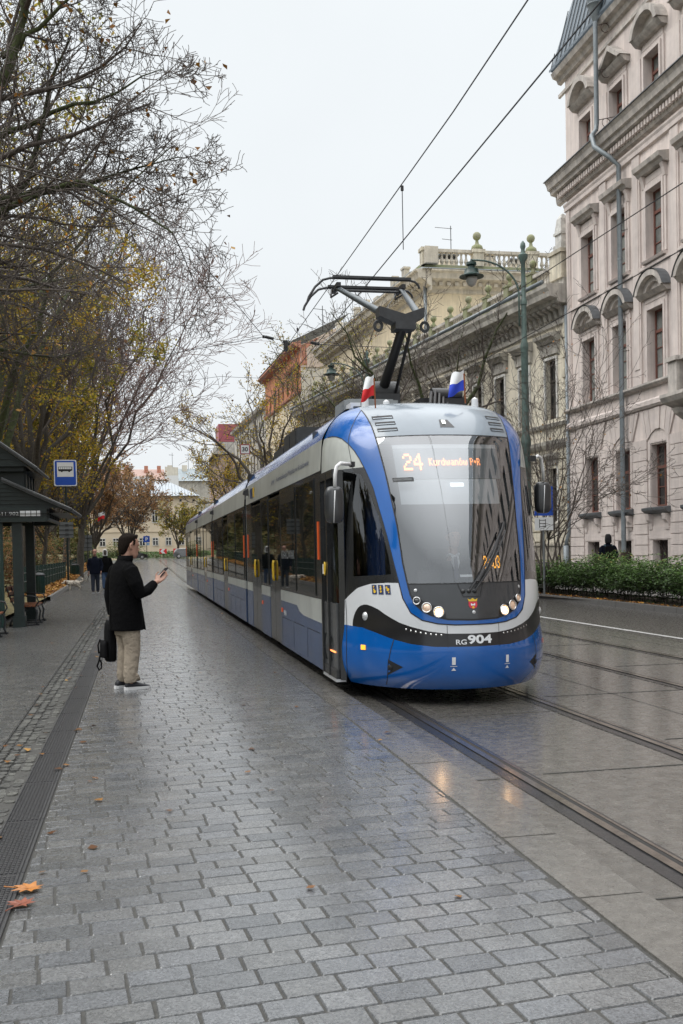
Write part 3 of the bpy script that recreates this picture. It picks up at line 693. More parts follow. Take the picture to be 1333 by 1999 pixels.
def cab():
    d = MB(); patch(d, -.66, .66, 2.375, 2.72, -.09, 14, 6); db = build('destination_display', d, M_DISP, TRAM)
    k = MB(); dots(k, '24', -.555, -.335, 2.465, 2.65, -.07, 1.0); dots(k, 'KurdwanOw P+R', -.262, .345, 2.515, 2.595, -.07, 1.0); build('route_lettering', k, M_LED, db)
    k = MB(); patch(k, -.66, .66, 2.722, 2.77, -.09, 14, 2); build('display_surround', k, M_BLIND, db)
    k = MB(); patch(k, -.66, .58, 2.10, 2.372, -.095, 14, 6); build('sun_blind', k, M_BLIND, TRAM)
    k = MB(); patch(k, -.07, .08, 2.27, 2.31, -.05, 3, 2); build('cab_lamp', k, mat('cab_lamp_white', (.8,.85,.9), emis=(.85,.93,1), estr=1.0, var=0), TRAM)
    k = MB(); patch(k, .12, .45, 1.33, 1.56, -.06, 4, 3); ld = build('run_number_display', k, M_BLACK, TRAM)
    k = MB(); dots(k, '24:03', .185, .40, 1.40, 1.53, -.045, 1.1); build('run_number', k, M_LEDY, ld)
    k = MB(); patch(k, -.10, .03, 1.315, 1.34, -.03, 3, 1); build('notice_card', k, M_LETTER, TRAM)
    k = MB(); patch(k, -.69, -.46, 2.31, 2.355, .003, 4, 2); nb = build('name_badge', k, M_DARK, TRAM)
    k = MB(); add_text(k, 'KRAKOWIAK', (-.675,-.475,2.322,2.343), lambda u, v: SO(u, v, .006)); build('badge_lettering', k, M_GREY, nb)
    # cab interior: floor, back wall with a doorway, side linings, desk
    k = MB(); k.box(XC-1.08, XC+1.08, 10.75, 12.4, .36, .40); k.box(XC-.95, XC+1.05, 10.4, 10.75, .36, .40); build('cab_floor', k, M_DARK, TRAM)
    k = MB(); k.box(XC-.55, XC+1.12, 12.05, 12.1, .4, 3.0); k.box(XC-1.12, XC+1.12, 12.4, 12.44, .4, 3.1); build('cab_rear_wall', k, M_CABI, TRAM)
    k = MB(); k.box(XC-.62, XC-.58, 10.95, 12.05, .4, 2.3); k.box(XC-.66, XC-.62, 11.02, 11.5, .9, 2.1); build('cab_partition', k, M_CABBLUE, TRAM)
    k = MB(); k.box(XC-.7, XC+.7, 11.2, 12.3, 2.75, 2.8); build('cab_ceiling', k, M_BLIND, TRAM)
    k = MB(); k.box(XC-.78, XC+.78, 11.52, 11.56, 2.9, 3.29); build('cab_light_block', k, M_CABI, TRAM)  # unseen plate added to stop light leaking in above the cab
    k = MB(); k.loft([[(XC-.72,10.22,1.12),(XC+.72,10.22,1.12),(XC+.72,10.22,1.2),(XC-.72,10.22,1.2)], [(XC-.85,10.75,1.05),(XC+.85,10.75,1.05),(XC+.85,10.75,1.18),(XC-.85,10.75,1.18)], [(XC-.8,10.9,.9),(XC+.8,10.9,.9),(XC+.8,10.9,1.02),(XC-.8,10.9,1.02)]]); k.box(XC-.3, XC-.05, 10.6, 10.64, 1.18, 1.36); k.box(XC-.85, XC-.62, 10.5, 10.6, 1.18, 1.32); build('driver_desk', k, M_BLACK, TRAM)
    k = MB(); k.box(XC+.04, XC+.56, 11.05, 11.5, .85, .97); k.box(XC+.06, XC+.54, 11.46, 11.58, .97, 1.6); k.box(XC+.24, XC+.36, 11.2, 11.4, .4, .85); build('driver_seat', k, M_BLACK, TRAM)
cab()
def front_door():
    k = MB()
    for y in (10.69, 11.12, 11.49): k.box(XC-1.215, XC-1.16, y-.028, y+.028, .2, 2.47) if y > 11 else None
    k.obox((XC-1.125,10.70,1.33), (.012,.03,0), (-.03,.012,0), (0,0,1.14)); k.box(XC-1.213, XC-1.15, 10.72, 11.5, 2.40, 2.49)
    k.box(XC-1.205, XC-1.14, 10.72, 11.5, .2, .30); fr = build('door_frame', k, M_FRAME, TRAM)
    k = MB(); k.box(XC-1.19, XC-1.15, 10.74, 11.46, .3, 1.02); lp = build('door_lower_panel', k, M_DOORB, fr)
    k = MB()
    for i in range(7): k.box(XC-1.20, XC-1.185, 10.82+i*.045, 10.85+i*.045, .475, .49)
    build('step_light', k, M_LED, fr)
    k = MB(); pts = [(XC-1.225, 11.2+.035*math.cos(t*PI/8), 1.40+.07*math.sin(t*PI/8)) for t in range(16)]; k.tube(pts, .009, 6, False, 0, 1, True); build('grab_ring', k, M_YEL, fr, True)
    k = MB(); k.box(XC-1.225, XC-1.21, 11.28, 11.34, 1.34, 1.45); build('door_button', k, M_LETTER, fr)
    k = MB(); k.box(XC-1.21, XC-1.1, 10.72, 11.5, .165, .195); build('door_sill', k, M_SILV, fr)
front_door()
# ---- body sections
ROOFX = [(2.9,1.17),(2.96,1.145),(3.02,1.11),(3.08,1.07),(3.14,1.02),(3.20,.95),(3.25,.88),(3.27,.80)]
def side_box(mb, y0, y1, z0, z1, off, s=-1, th=.03, mi=0):
    xa, xb = XC+s*(1.2+off), XC+s*(1.2+off-th); mb.box(min(xa,xb), max(xa,xb), y0, y1, z0, z1, mi)
def section(y0, y1, doors, wins, first=False, last=False):
    """one tram section: doors [(y0,y1)], wins [(y0,y1,hopper)] on the platform side"""
    cuts = []; p = y0
    for a, b in doors: cuts.append((p, a)); p = b
    cuts.append((p, y1))
    for i, (a, b) in enumerate(cuts):
        k = MB(); side_box(k, a, b, .2, .87, 0); build('lower_side_panel', k, M_BLUG, TRAM)
        k = MB(); side_box(k, a, b, .872, 1.028, .002)
        if first and i == 0: k.prism([(XC-1.2035,11.5,1.02),(XC-1.2035,13.55,.90),(XC-1.2035,13.25,.80),(XC-1.2035,12.9,.765),(XC-1.2035,11.5,.75)], (.02,0,0))
        build('white_side_band', k, M_TWG, TRAM)
        k = MB(); side_box(k, a, b, 1.03, 2.53, -.004); build('window_band', k, M_FRAME, TRAM)
    k = MB(); x = XC-1.2
    k.add([(x,y0,2.532),(x,y1,2.532),(x+.02,y0,2.8),(x+.02,y1,2.8),(x+.03,y0,2.9),(x+.03,y1,2.9),(x+.06,y0,2.532),(x+.06,y1,2.532)], [(0,1,3,2),(2,3,5,4),(1,0,6,7)])
    build('upper_side_panel', k, M_TWG, TRAM)
    for s in (-1, 1):
        k = MB(); n = max(2, int((y1-y0)/.5)); vs = []
        for i in range(n+1):
            y = lerp(y0, y1, i/n); bulge = .002*math.sin(i*2.1)
            for z, w in ROOFX: vs.append((XC+s*(w+bulge*(z > 2.92)*(z < 3.22)), y, z))
        m = len(ROOFX); k.add(vs, [(i*m+j, (i+1)*m+j, (i+1)*m+j+1, i*m+j+1) for i in range(n) for j in range(m-1)])
        build('roof_fairing', k, M_BLUE, TRAM, True)
    k = MB()
    for i in range(1, int((y1-y0)/2.4)+1):
        y = y0+2.4*i
        for j in range(len(ROOFX)-1):
            (z, w), (z2, w2) = ROOFX[j], ROOFX[j+1]; k.add([(XC-w-.009,y-.008,z),(XC-w-.009,y+.008,z),(XC-w2-.009,y+.008,z2),(XC-w2-.009,y-.008,z2)], [(0,1,2,3)])
    side_box(k, y0, y1, 2.53, 2.536, .003, -1, .01)
    for a, b in cuts:
        if b-a > 2.0:
            for q in np.arange(a+.25, b-.9, 1.15): side_box(k, q, q+.9, .62, .628, .002, -1, .01); side_box(k, q+.9, q+.906, .25, .62, .002, -1, .01)
    build('panel_seams', k, M_GAP, TRAM)
    k = MB(); k.box(XC-.84, XC+.84, y0, y1, 3.2, 3.262); build('roof_deck', k, M_GREY, TRAM)
    k = MB(); k.box(XC+1.17, XC+1.2, y0, y1, .2, .95); k.box(XC+1.17, XC+1.19, y0, y1, 2.53, 2.9); build('far_side_panel', k, M_BLUG, TRAM)
    k = MB(); k.box(XC+1.165, XC+1.196, y0, y1, .95, 2.53); build('far_window_band', k, M_WIN, TRAM)
    k = MB(); k.box(XC-1.05, XC+1.05, y0+.05, y1-.05, .12, .34); build('underframe', k, M_BLACK, TRAM)
    for yy in (y0+1.3, y1-1.6):
        k = MB()
        for s in (-1, 1):
            for dy in (-.8, .8): k.lathe([(.28,s*.72-.06+XC),(.30,s*.72-.03+XC),(.30,s*.72+.06+XC),(.28,s*.72+.07+XC)], (0,yy+dy,.31), 18, 0, 'x')
        build('wheels', k, M_DARK, TRAM)
    for a, b, hop in wins:
        k = MB(); side_box(k, a, b, 1.08, 2.46 if not hop else 2.40, .004)
        w = build('window', k, M_WIN, TRAM)
        k = MB()
        for q in (a+.005, b-.025): side_box(k, q, q+.02, 1.08, 2.46, .008, -1, .02)
        for q in (1.06, 2.46): side_box(k, a, b, q, q+.02, .009, -1, .02)
        if hop: side_box(k, a, b, 1.72, 1.75, .010, -1, .02); side_box(k, a, b, 2.30, 2.46, .007, -1, .02)
        build('window_frame', k, M_FRAME, w)
    for a, b in doors:
        k = MB(); side_box(k, a, b, .2, 2.47, -.012); d = build('door', k, M_FRAME, TRAM)
        mid = (a+b)/2
        for p, q in ((a+.03, mid-.012), (mid+.012, b-.03)):
            k = MB(); side_box(k, p, q, .22, .98, -.004); lf = build('door_leaf', k, M_DOORB, d)
            k = MB(); side_box(k, p, q, .98, 2.44, -.004); build('door_glass', k, M_WIN, d)
        k = MB()
        for q in (mid-.06, mid+.06): k.tube([(XC-1.215,q,1.15),(XC-1.225,q,1.2),(XC-1.225,q,1.42),(XC-1.215,q,1.47)], .012, 6)
        build('door_handle', k, M_YEL, d, True)
        k = MB(); side_box(k, a-.16, a-.08, .70, .76, .012, -1, .015); build('side_marker', k, M_REDREF, TRAM)
    for y in (y0+.22, y1-.25):
        k = MB(); side_box(k, y-.025, y+.025, 1.5, 1.95, .01, -1, .015); build('orange_strip', k, M_REDREF, TRAM)
    k = MB(); k.loft([[(XC-1.2,y1-.5,2.70),(XC-1.2,y1-.36,2.70),(XC-1.2,y1-.36,2.84),(XC-1.2,y1-.5,2.84)], [(XC-1.30,y1-.48,2.72),(XC-1.30,y1-.40,2.72),(XC-1.29,y1-.40,2.79),(XC-1.29,y1-.48,2.79)]]); build('side_camera', k, M_BLACK, TRAM)
section(11.5, 19.85, [(15.05,16.35),(17.5,18.95)], [(11.95,13.42,False),(13.5,14.95,True),(16.45,17.38,False)], True)
section(20.2, 29.2, [(24.3,25.6)], [(20.4,22.2,False),(22.3,24.15,True),(25.75,27.3,True),(27.4,28.95,False)])
section(29.55, 37.2, [(32.2,33.5)], [(29.75,32.0,True),(33.7,35.2,False),(35.3,36.95,True)])
section(37.55, 46.6, [(41.0,42.3)], [(37.75,39.2,True),(39.3,40.85,False),(42.5,44.3,True)], False, True)
def tram_rest():
    for y0, y1 in ((19.85,20.2),(29.2,29.55),(37.2,37.55)):
        k = MB(); k.box(XC-1.12, XC+1.12, y0, y1, .3, 3.15); b = build('gangway_bellows', k, M_BLACK, TRAM)
        k = MB(); k.box(XC-1.17, XC-1.10, y0+.10, y1-.06, .25, 2.9); build('bellows_post', k, M_GREY, b)
    k = MB(); n = 12
    k.loft([[(XC-w,46.6,z) for z, w in [(.2,1.2)]+ROOFX]+[(XC+w,46.6,z) for z, w in reversed([(.2,1.2)]+ROOFX)],
            [(XC-w*.95,47.1,z) for z, w in [(.25,1.15)]+ROOFX]+[(XC+w*.95,47.1,z) for z, w in reversed([(.25,1.15)]+ROOFX)],
            [(XC-w*.7,47.6,z*.96) for z, w in [(.3,1.1)]+ROOFX]+[(XC+w*.7,47.6,z*.96) for z, w in reversed([(.3,1.1)]+ROOFX)]]); build('tail', k, M_FRAME, TRAM)
    # coach lettering and decals on the platform side
    fn = lambda u, v: (XC-1.2+(v-2.53)*.06-.004, u, v)
    k = MB(); add_text(k, 'Komunikacja Miejska w Krakowie', (15.35,12.35,2.655,2.75), fn); add_text(k, 'KMK', (15.95,15.6,2.66,2.74), fn); build('operator_lettering', k, M_LETTERB, TRAM)
    k = MB(); k.box(XC-1.2, XC-1.191, 18.6, 19.05, 2.62, 2.80); kk = build('ticket_sign', k, M_LETTERB, TRAM)
    k = MB(); k.box(XC-1.2, XC-1.192, 18.42, 18.6, 2.62, 2.80); build('ticket_sign_edge', k, M_YEL, kk)
    k = MB(); fn2 = lambda u, v: (XC-1.208, u, v)
    add_text(k, 'KRAKOWIAK', (14.85,13.6,1.50,1.62), fn2); build('window_lettering', k, M_GREY, TRAM)
    k = MB(); add_text(k, '904', (14.75,14.5,.66,.74), lambda u, v: (XC-1.204, u, v), .02); build('side_number', k, M_LETTER, TRAM)
    # roof equipment
    def case(nm, x0, x1, y0, y1, z0, z1, m, lids=2):
        k = MB(); k.box(x0, x1, y0, y1, z0, z1); c = build(nm, k, m, TRAM)
        k = MB()
        for i in range(lids): q = lerp(y0, y1, (i+.5)/lids); w = (y1-y0)/lids*.42; k.box(x0+.05, x1-.05, q-w, q+w, z1, z1+.02); k.box(x0-.012, x0, q-w, q+w, z0+.05, z1-.05)
        build('case_lid', k, m, c)
    case('converter_case', 2.52, 3.2, 12.15, 12.75, 3.26, 3.46, M_GREY, 1)
    case('brake_resistor', 2.55, 4.0, 16.2, 17.6, 3.26, 3.62, M_DARK, 2)
    case('air_conditioner', 2.6, 3.96, 17.9, 19.4, 3.26, 3.52, M_DARK, 1)
    for y in (21.5, 25.2, 31.0, 39.5): case('roof_case', 2.62, 3.94, y, y+2.2, 3.26, 3.42, M_GREY, 2)
    k = MB()
    for i in range(6):
        x = 3.5+.07*i; k.tube([(x,11.75+.05*i,3.36),(x+.06,11.9+.06*i,3.52+.02*(i % 2)),(x+.2,12.2,3.5),(x+.1,12.7,3.4)], .022, 6)
    k.box(3.45, 4.05, 12.0, 12.7, 3.36, 3.47); k.lathe([(.09,3.62),(.09,4.0)], (0,12.1,3.52), 10, 0, 'x'); build('roof_cables', k, M_BLACK, TRAM, angle=40)
    k = MB()
    for x, y in ((2.62,11.45),(3.98,11.5),(2.95,11.75)): k.lathe([(.045,3.26),(.04,3.38),(.0,3.41)], (x,y,0), 10); 
    k.box(2.5, 2.62, 11.7, 11.95, 3.24, 3.36); build('roof_antenna', k, M_WHITE, TRAM, angle=40)
    # pantograph
    k = MB(); k.box(2.75, 3.85, 12.75, 14.6, 3.40, 3.47); k.box(2.7, 2.8, 12.7, 14.65, 3.26, 3.40); k.box(3.8, 3.9, 12.7, 14.65, 3.26, 3.40); k.box(3.12, 3.46, 13.0, 13.5, 3.47, 3.68)
    k.lathe([(.16,3.1),(.16,3.48)], (0,13.25,3.72), 14, 0, 'x'); pg = build('pantograph', k, M_DARK, TRAM, angle=40)
    k = MB(); k.tube([(3.27,13.28,3.72),(3.30,12.72,4.1),(3.31,12.22,4.42)], [.072,.062,.058], 12); k.tube([(3.42,13.2,3.62),(3.42,12.3,4.36)], .022, 8); build('lower_arm', k, M_BLACK, pg, angle=40)
    k = MB(); k.tube([(3.05,12.2,4.54),(2.93,12.9,4.86),(2.80,13.85,5.28)], [.047,.043,.032], 12); k.tube([(3.50,12.2,4.54),(3.60,12.9,4.86),(3.73,13.85,5.28)], [.047,.043,.032], 12); k.tube([(3.1,12.35,4.6),(3.55,13.5,5.12)], .006, 5); build('upper_arm', k, mat('pantograph_grey', (.07,.085,.095), rough=.35, metal=.3, var=.15), pg, angle=40)
    k = MB(); k.prism([(2.98,12.12,4.50),(3.30,12.12,4.37),(3.56,12.12,4.50),(3.56,12.12,4.62),(3.31,12.12,4.53),(2.98,12.12,4.62)], (0,.2,0)); k.box(3.18, 3.44, 12.1, 12.36, 4.34, 4.44)
    for s in (2.98, 3.58):
        for r in (.055, .04): k.tube([(s, 12.2+.03*math.cos(t*.55), 4.42+r*1.1*math.sin(t*.55)-.05) if False else (s+r*math.cos(t*.52), 12.2, 4.42+r*1.2*math.sin(t*.52)-.03) for t in range(12)], .012, 5, False, 0, 1, True)
    build('knuckle', k, M_DARK, pg, angle=40)
    k = MB()
    for y, dz, x0, x1 in ((13.75,.04,2.69,3.93),(14.12,0,2.69,3.93)):
        k.tube([(2.36,y,5.02+dz),(2.38,y,5.08+dz),(2.47,y,5.22+dz),(2.58,y,5.32+dz),(2.69,y,5.35+dz),(3.83,y,5.35+dz),(3.90,y,5.335+dz),(3.95,y,5.29+dz),(3.97,y,5.24+dz)], .017, 8)
        k.box(2.72, 3.84, y-.03, y+.03, 5.352+dz, 5.385+dz)
    k.tube([(2.76,13.9,5.26),(3.8,13.9,5.26)], .018, 8); build('collector_bow', k, M_DARK, pg, angle=40)
    for x in (2.8, 3.73): k = MB(); k.box(x-.03, x+.03, 13.72, 14.15, 5.27, 5.33); k.tube([(x,13.8,5.2),(x-.08,13.9,5.16),(x-.05,14.0,5.3)], .014, 6); build('bow_mount', k, M_BLACK, pg)
    # mirrors
    for s, arm, c in ((-1, [(2.13,9.98,2.475),(1.99,9.86,2.475),(1.945,9.84,2.44),(1.93,9.84,2.36),(1.925,9.84,2.22)], (1.92,9.86,2.06)), (1, [(4.40,10.75,2.60),(4.50,10.85,2.64),(4.56,10.9,2.62),(4.59,10.92,2.5),(4.61,10.95,2.36)], (4.615,10.99,2.17))):
        k = MB(); hw, hh = .098, .185; rings = []
        for y, q in ((.06,.80),(.035,.97),(0,1.0),(-.04,.9),(-.06,.6)):
            rings.append([(c[0]+hw*q*np.sign(math.cos(t))*abs(math.cos(t))**.5, c[1]+y, c[2]+hh*(.9+.1*q)*q**.3*np.sign(math.sin(t))*abs(math.sin(t))**.5) for t in [2*PI*i/24 for i in range(24)]])
        k.loft(rings); mr = build('mirror', k, mat('mirror_shell', (.028,.03,.033), rough=.3, var=.1, coat=.3), TRAM, angle=50)
        k = MB(); k.tube(arm, .019, 8); k.tube([(c[0]-.002, c[1]-.062, c[2]+.14), (c[0]-.012, c[1]-.07, c[2]), (c[0]-.02, c[1]-.062, c[2]-.18)], .006, 6); build('mirror_arm', k, M_WHITE, mr, True)
        k = MB(); k.box(c[0]-.08, c[0]+.08, c[1]+.058, c[1]+.064, c[2]-.15, c[2]+.15); build('mirror_glass', k, M_CHROME, mr)
    k = MB(); k.tube([(4.42,11.1,.2),(4.42,11.1,.06)], .015, 6); build('guard_bracket', k, M_DARK, TRAM)
    for s in (-1, 1):
        k = MB(); k.box(XC+s*1.14-.02, XC+s*1.14+.02, 9.95, 10.05, 2.45, 2.5) if s < 0 else k.box(4.36, 4.42, 10.7, 10.8, 2.57, 2.63); build('mirror_socket', k, M_BLACK, TRAM)
tram_rest()
def small_flag(name, label, x, y, z0, top, bot, lean):
    t = thing('roof_flag', label, 'flag', (x,y,z0), 0, 'small flags on the tram roof')
    k = MB(); k.tube([(x,y,z0),(x-.01,y,z0+.33)], .009, 6); build('flagpole', k, M_WOOD, t)
    for nm, m, a, b in (('white_stripe', M_LETTER, .5, 1.0), ('lower_stripe', bot, 0.0, .5)):
        k = MB(); vs = []; n = 10; mm = 6
        for j in range(mm+1):
            v = lerp(a, b, j/mm)
            for i in range(n+1):
                u = i/n; vs.append((x-.012-u*lean-.035*(1-v)*u*2, y+.03*math.sin(u*5+v*3)*u, z0+.14+.22*v-.06*u*(1-v)-.03*u*u+.012*math.sin(u*7+v*2)))
        w = n+1; k.add(vs, [(j*w+i, j*w+i+1, (j+1)*w+i+1, (j+1)*w+i) for j in range(mm) for i in range(n)]); build(nm, k, m, t, True)
M_FRED = mat('flag_red', (.62,.015,.02), rough=.7, var=.05); M_FBLUE = mat('flag_blue', (.02,.06,.55), rough=.7, var=.05)
small_flag('roof_flag', 'small red and white flag on the left of the tram roof', 2.60, 10.85, 3.17, 0, M_FRED, .09)
small_flag('roof_flag', 'small blue and white flag on the right of the tram roof', 3.61, 10.75, 3.22, 0, M_FBLUE, .13)

def headlamp_beams():
    for a in (-.352, .352):
        l = bpy.data.lights.new('headlamp_beam', 'SPOT'); l.energy = .8; l.color = (1.0,.52,.22); l.spot_size = R(80); l.spot_blend = .8; l.shadow_soft_size = .12
        o = bpy.data.objects.new('headlamp_beam', l); COL.objects.link(o); o.location = SO(a, .962, .06); d = Vector((a*.25, -1, -.14)); o.rotation_euler = (-d).to_track_quat('Z', 'Y').to_euler()
headlamp_beams()
# ------------------------------------------------------------------ buildings
class Fac:
    """a straight facade: s runs along it, z is up, d comes out of the wall"""
    def __init__(f, o, dr, nrm): f.o = o; f.dr = dr; f.n = nrm
    def p(f, s, z, d): return (f.o[0]+f.dr[0]*s+f.n[0]*d, f.o[1]+f.dr[1]*s+f.n[1]*d, z)
    def box(f, mb, s0, s1, z0, z1, d0, d1, mi=0):
        P = f.p; mb.add([P(s0,z0,d0),P(s1,z0,d0),P(s1,z0,d1),P(s0,z0,d1),P(s0,z1,d0),P(s1,z1,d0),P(s1,z1,d1),P(s0,z1,d1)],
            [(0,3,2,1),(4,5,6,7),(0,1,5,4),(1,2,6,5),(2,3,7,6),(3,0,4,7)], mi)
    def prof(f, mb, s0, s1, pts, mi=0):
        n = len(pts); vs = [f.p(s0, z, d) for d, z in pts]+[f.p(s1, z, d) for d, z in pts]
        mb.add(vs, [(i, i+1, n+i+1, n+i) for i in range(n-1)]+[tuple(range(n)), tuple(range(2*n-1, n-1, -1))], mi)
    def poly(f, mb, pts, d0, d1, mi=0):
        n = len(pts); mb.add([f.p(s, z, d0) for s, z in pts]+[f.p(s, z, d1) for s, z in pts],
            [tuple(range(n)), tuple(range(2*n-1, n-1, -1))]+[(i, (i+1) % n, n+(i+1) % n, n+i) for i in range(n)], mi)
    def wall(f, mb, s0, s1, z0, z1, holes, depth=.35, mi=0, back=None):
        ss = sorted({s0, s1, *[v for h in holes for v in h[:2]]}); zz = sorted({z0, z1, *[v for h in holes for v in h[2:4]]})
        for a, b in zip(ss, ss[1:]):
            if b <= s0 or a >= s1: continue
            for c, e in zip(zz, zz[1:]):
                m, k = (a+b)/2, (c+e)/2
                if any(h[0] < m < h[1] and h[2] < k < h[3] for h in holes): continue
                mb.quad(f.p(a,c,0), f.p(b,c,0), f.p(b,e,0), f.p(a,e,0), mi)
        for a, b, c, e in holes:
            q = -depth
            for u, v in (((a,c),(a,e)), ((b,e),(b,c)), ((a,e),(b,e)), ((b,c),(a,c))): mb.quad(f.p(*u,0), f.p(*v,0), f.p(*v,q), f.p(*u,q), mi)
            if back is not None: mb.quad(f.p(a,c,q), f.p(b,c,q), f.p(b,e,q), f.p(a,e,q), back)
    def window(f, parent, c, w, z0, z1, depth, mf, mg, transom=.62, bars=2, fw=.07, name='window'):
        k = MB(); d = -depth; a, b = c-w/2, c+w/2
        f.box(k, a, a+fw, z0, z1, d, d+.06); f.box(k, b-fw, b, z0, z1, d, d+.06); f.box(k, a+fw, b-fw, z0, z0+fw, d, d+.055); f.box(k, a+fw, b-fw, z1-fw, z1, d, d+.055)
        zt = lerp(z0, z1, transom); f.box(k, a+fw, b-fw, zt-.05, zt+.05, d, d+.07); f.box(k, c-.04, c+.04, z0+fw, zt-.05, d, d+.062); f.box(k, c-.03, c+.03, zt+.05, z1-fw, d, d+.062)
        for i in range(1, bars+1): z = lerp(z0, zt, i/(bars+1)); f.box(k, a+fw, c-.04, z-.015, z+.015, d, d+.05); f.box(k, c+.04, b-fw, z-.015, z+.015, d, d+.05)
        o = build(name, k, mf, parent); k = MB(); k.quad(f.p(a+.03,z0+.03,d+.02), f.p(b-.03,z0+.03,d+.02), f.p(b-.03,z1-.03,d+.02), f.p(a+.03,z1-.03,d+.02)); build('pane', k, mg, o); return o
def arc(c, w, z0, h, n=14):
    r = (w*w/4+h*h)/(2*h); cz = z0+h-r; t0 = math.asin(min(1, w/2/r)); return [(c+r*math.sin(lerp(-t0, t0, i/n)), cz+r*math.cos(lerp(-t0, t0, i/n))) for i in range(n+1)]
M_PINK = mat('pink_render', (.75,.66,.615), rough=.85, var=.06, vscale=1.6, dirt=.2, streak=.24, bump=.12, bscale=50)
M_PINKT = mat('pink_trim', (.70,.62,.58), rough=.85, var=.08, vscale=2.5, dirt=.18, streak=.16, bump=.12)
M_CORN = mat('weathered_cornice', (.59,.545,.50), rough=.85, var=.2, vscale=3, dirt=.28, streak=.3, bump=.2)
M_CAPZ = mat('zinc_flashing', (.12,.13,.14), rough=.45, metal=.3, var=.2, vscale=4)
M_ZINC = mat('zinc_roof', (.13,.16,.19), rough=.4, metal=.25, var=.12, vscale=2)
M_BROWN = mat('brown_window_frame', (.17,.072,.055), rough=.5, var=.15, vscale=8)
M_PANE = mat('window_glass', (.22,.235,.225), rough=.06, spec=.9, var=.55, vscale=.9)
M_PANED = mat('window_glass_dark', (.022,.024,.025), rough=.06, spec=.8, var=.4, vscale=.8)
M_PIPE = mat('downpipe_grey', (.22,.25,.27), rough=.45, metal=.2, var=.15, vscale=4, dirt=.2)
M_IRON = mat('rusty_iron', (.05,.03,.024), rough=.7, var=.3)
def pink_palace():
    X0, Y0 = 17.0, 37.6; f = Fac((X0, Y0), (0,-1), (-1,0)); LEN = 60.0
    B = thing('palace', 'tall pinkish stucco palace with zinc mansard roof, at the right edge', 'building', (X0, Y0, 0))
    cs = [1.95+2.5*k for k in range(23)]; full = cs[:4]
    holes = []
    for c in cs: holes += [(c-.5,c+.5,.75,1.74),(c-.52,c+.52,2.86,4.95),(c-.52,c+.52,7.06,9.45),(c-.52,c+.52,11.15,13.42),(c-.5,c+.5,16.5,17.85)]
    k = MB(); hid = [h for h in holes if h[0] > 12]; near = [h for h in holes if h[0] < 12]
    f.wall(k, 0, 12.2, .1, 20.2, near, .30); f.wall(k, 12.2, LEN, .1, 20.2, hid, .3, 0, 1)
    k.quad((X0,Y0,.1),(X0+14,Y0,.1),(X0+14,Y0,20.2),(X0,Y0,20.2)); k.quad((X0,Y0-LEN,.1),(X0+14,Y0-LEN,.1),(X0+14,Y0-LEN,20.2),(X0,Y0-LEN,20.2))
    build('wall', k, [M_PINK, M_PANED], B)
    # rusticated ground floor
    k = MB(); z = .14
    while z < 5.0:
        h = .36; s = 0.0
        edges = []
        for c in cs: edges.append((s, c-.74)); s = c+.74
        edges.append((s, LEN))
        for a, b in edges: f.box(k, a+.012 if a > 0 else -.03, b-.012, z+.012, z+h-.012, 0, .045)
        z += h
    for c in cs:
        for i, (a0, a1) in enumerate(((-1.22,-.98),(-.95,-.62),(-.59,-.24),(-.20,.20),(.24,.59),(.62,.95),(.98,1.22))):
            q = lambda t, r: (c+r*t*.72/1.0, 5.12+.34*(1-(t/1.0)**2)*(1 if abs(t) <= 1 else 0)) if r == 1 else (c+t*.98, 6.16)
            t0, t1 = max(-1, a0), min(1, a1)
            f.poly(k, [q(t0,1), q(t1,1), (c+a1*1.0, 6.16), (c+a0*1.0, 6.16)], 0, .075 if i == 3 else .05)
    build('rusticated_blocks', k, M_PINKT, B)
    k = MB()
    f.prof(k, -.12, LEN, [(0,6.18),(.10,6.2),(.16,6.28),(.16,6.42),(.05,6.5),(0,6.5)]); f.box(k, -.04, LEN, 6.5, 6.88, 0, .03); build('storey_band', k, M_PINKT, B)
    k = MB(); f.prof(k, -.12, LEN, [(0,6.86),(.16,6.9),(.22,6.96),(.22,7.03),(0,7.05)]); build('sill_cornice', k, M_CORN, B)
    k = MB()
    for a in [0.02]+[c+1.25 for c in cs]:
        w = .26 if a > .1 else .3
        f.box(k, a-w if a > .1 else 0, a+w, 7.05, 14.85, 0, .06); f.box(k, a-w+.08 if a > .1 else .06, a+w-.08, 7.6, 14.4, .06, .085)
    build('lesenes', k, M_PINKT, B)
    k = MB(); f.prof(k, -.06, LEN, [(0,14.85),(.10,14.88),(.10,15.02),(.14,15.1),(.14,15.16),(0,15.18)])
    f.prof(k, -.1, LEN, [(0,10.86),(.07,10.88),(.07,10.98),(0,11.0)]); build('string_course', k, M_PINKT, B)
    k = MB(); f.prof(k, -.62, LEN, [(0,15.3),(.14,15.34),(.18,15.44),(.2,15.66),(.42,15.72),(.45,15.86),(.55,15.9),(.60,16.08),(.68,16.2),(0,16.26)]); mc = build('main_cornice', k, M_CORN, B)
    k = MB()
    for i in range(150): s = -.2+i*.2; f.box(k, s, s+.12, 15.46, 15.64, .202, .32) if s < 28 else None
    build('dentils', k, M_PINKT, mc)
    k = MB(); f.prof(k, -.66, LEN, [(0,16.262),(.72,16.205),(.72,16.235),(0,16.3)]); build('flashing', k, M_CAPZ, mc)
    k = MB(); f.prof(k, -.5, LEN, [(0,19.55),(.08,19.58),(.08,19.7),(0,19.72)]); f.prof(k, -.38, LEN, [(0,20.02),(.14,20.06),(.2,20.2),(.36,20.26),(.44,20.44),(0,20.5)]); build('eave_cornice', k, M_CORN, B)
    k = MB(); pts = lambda s, dd, z: f.p(s, z, dd)
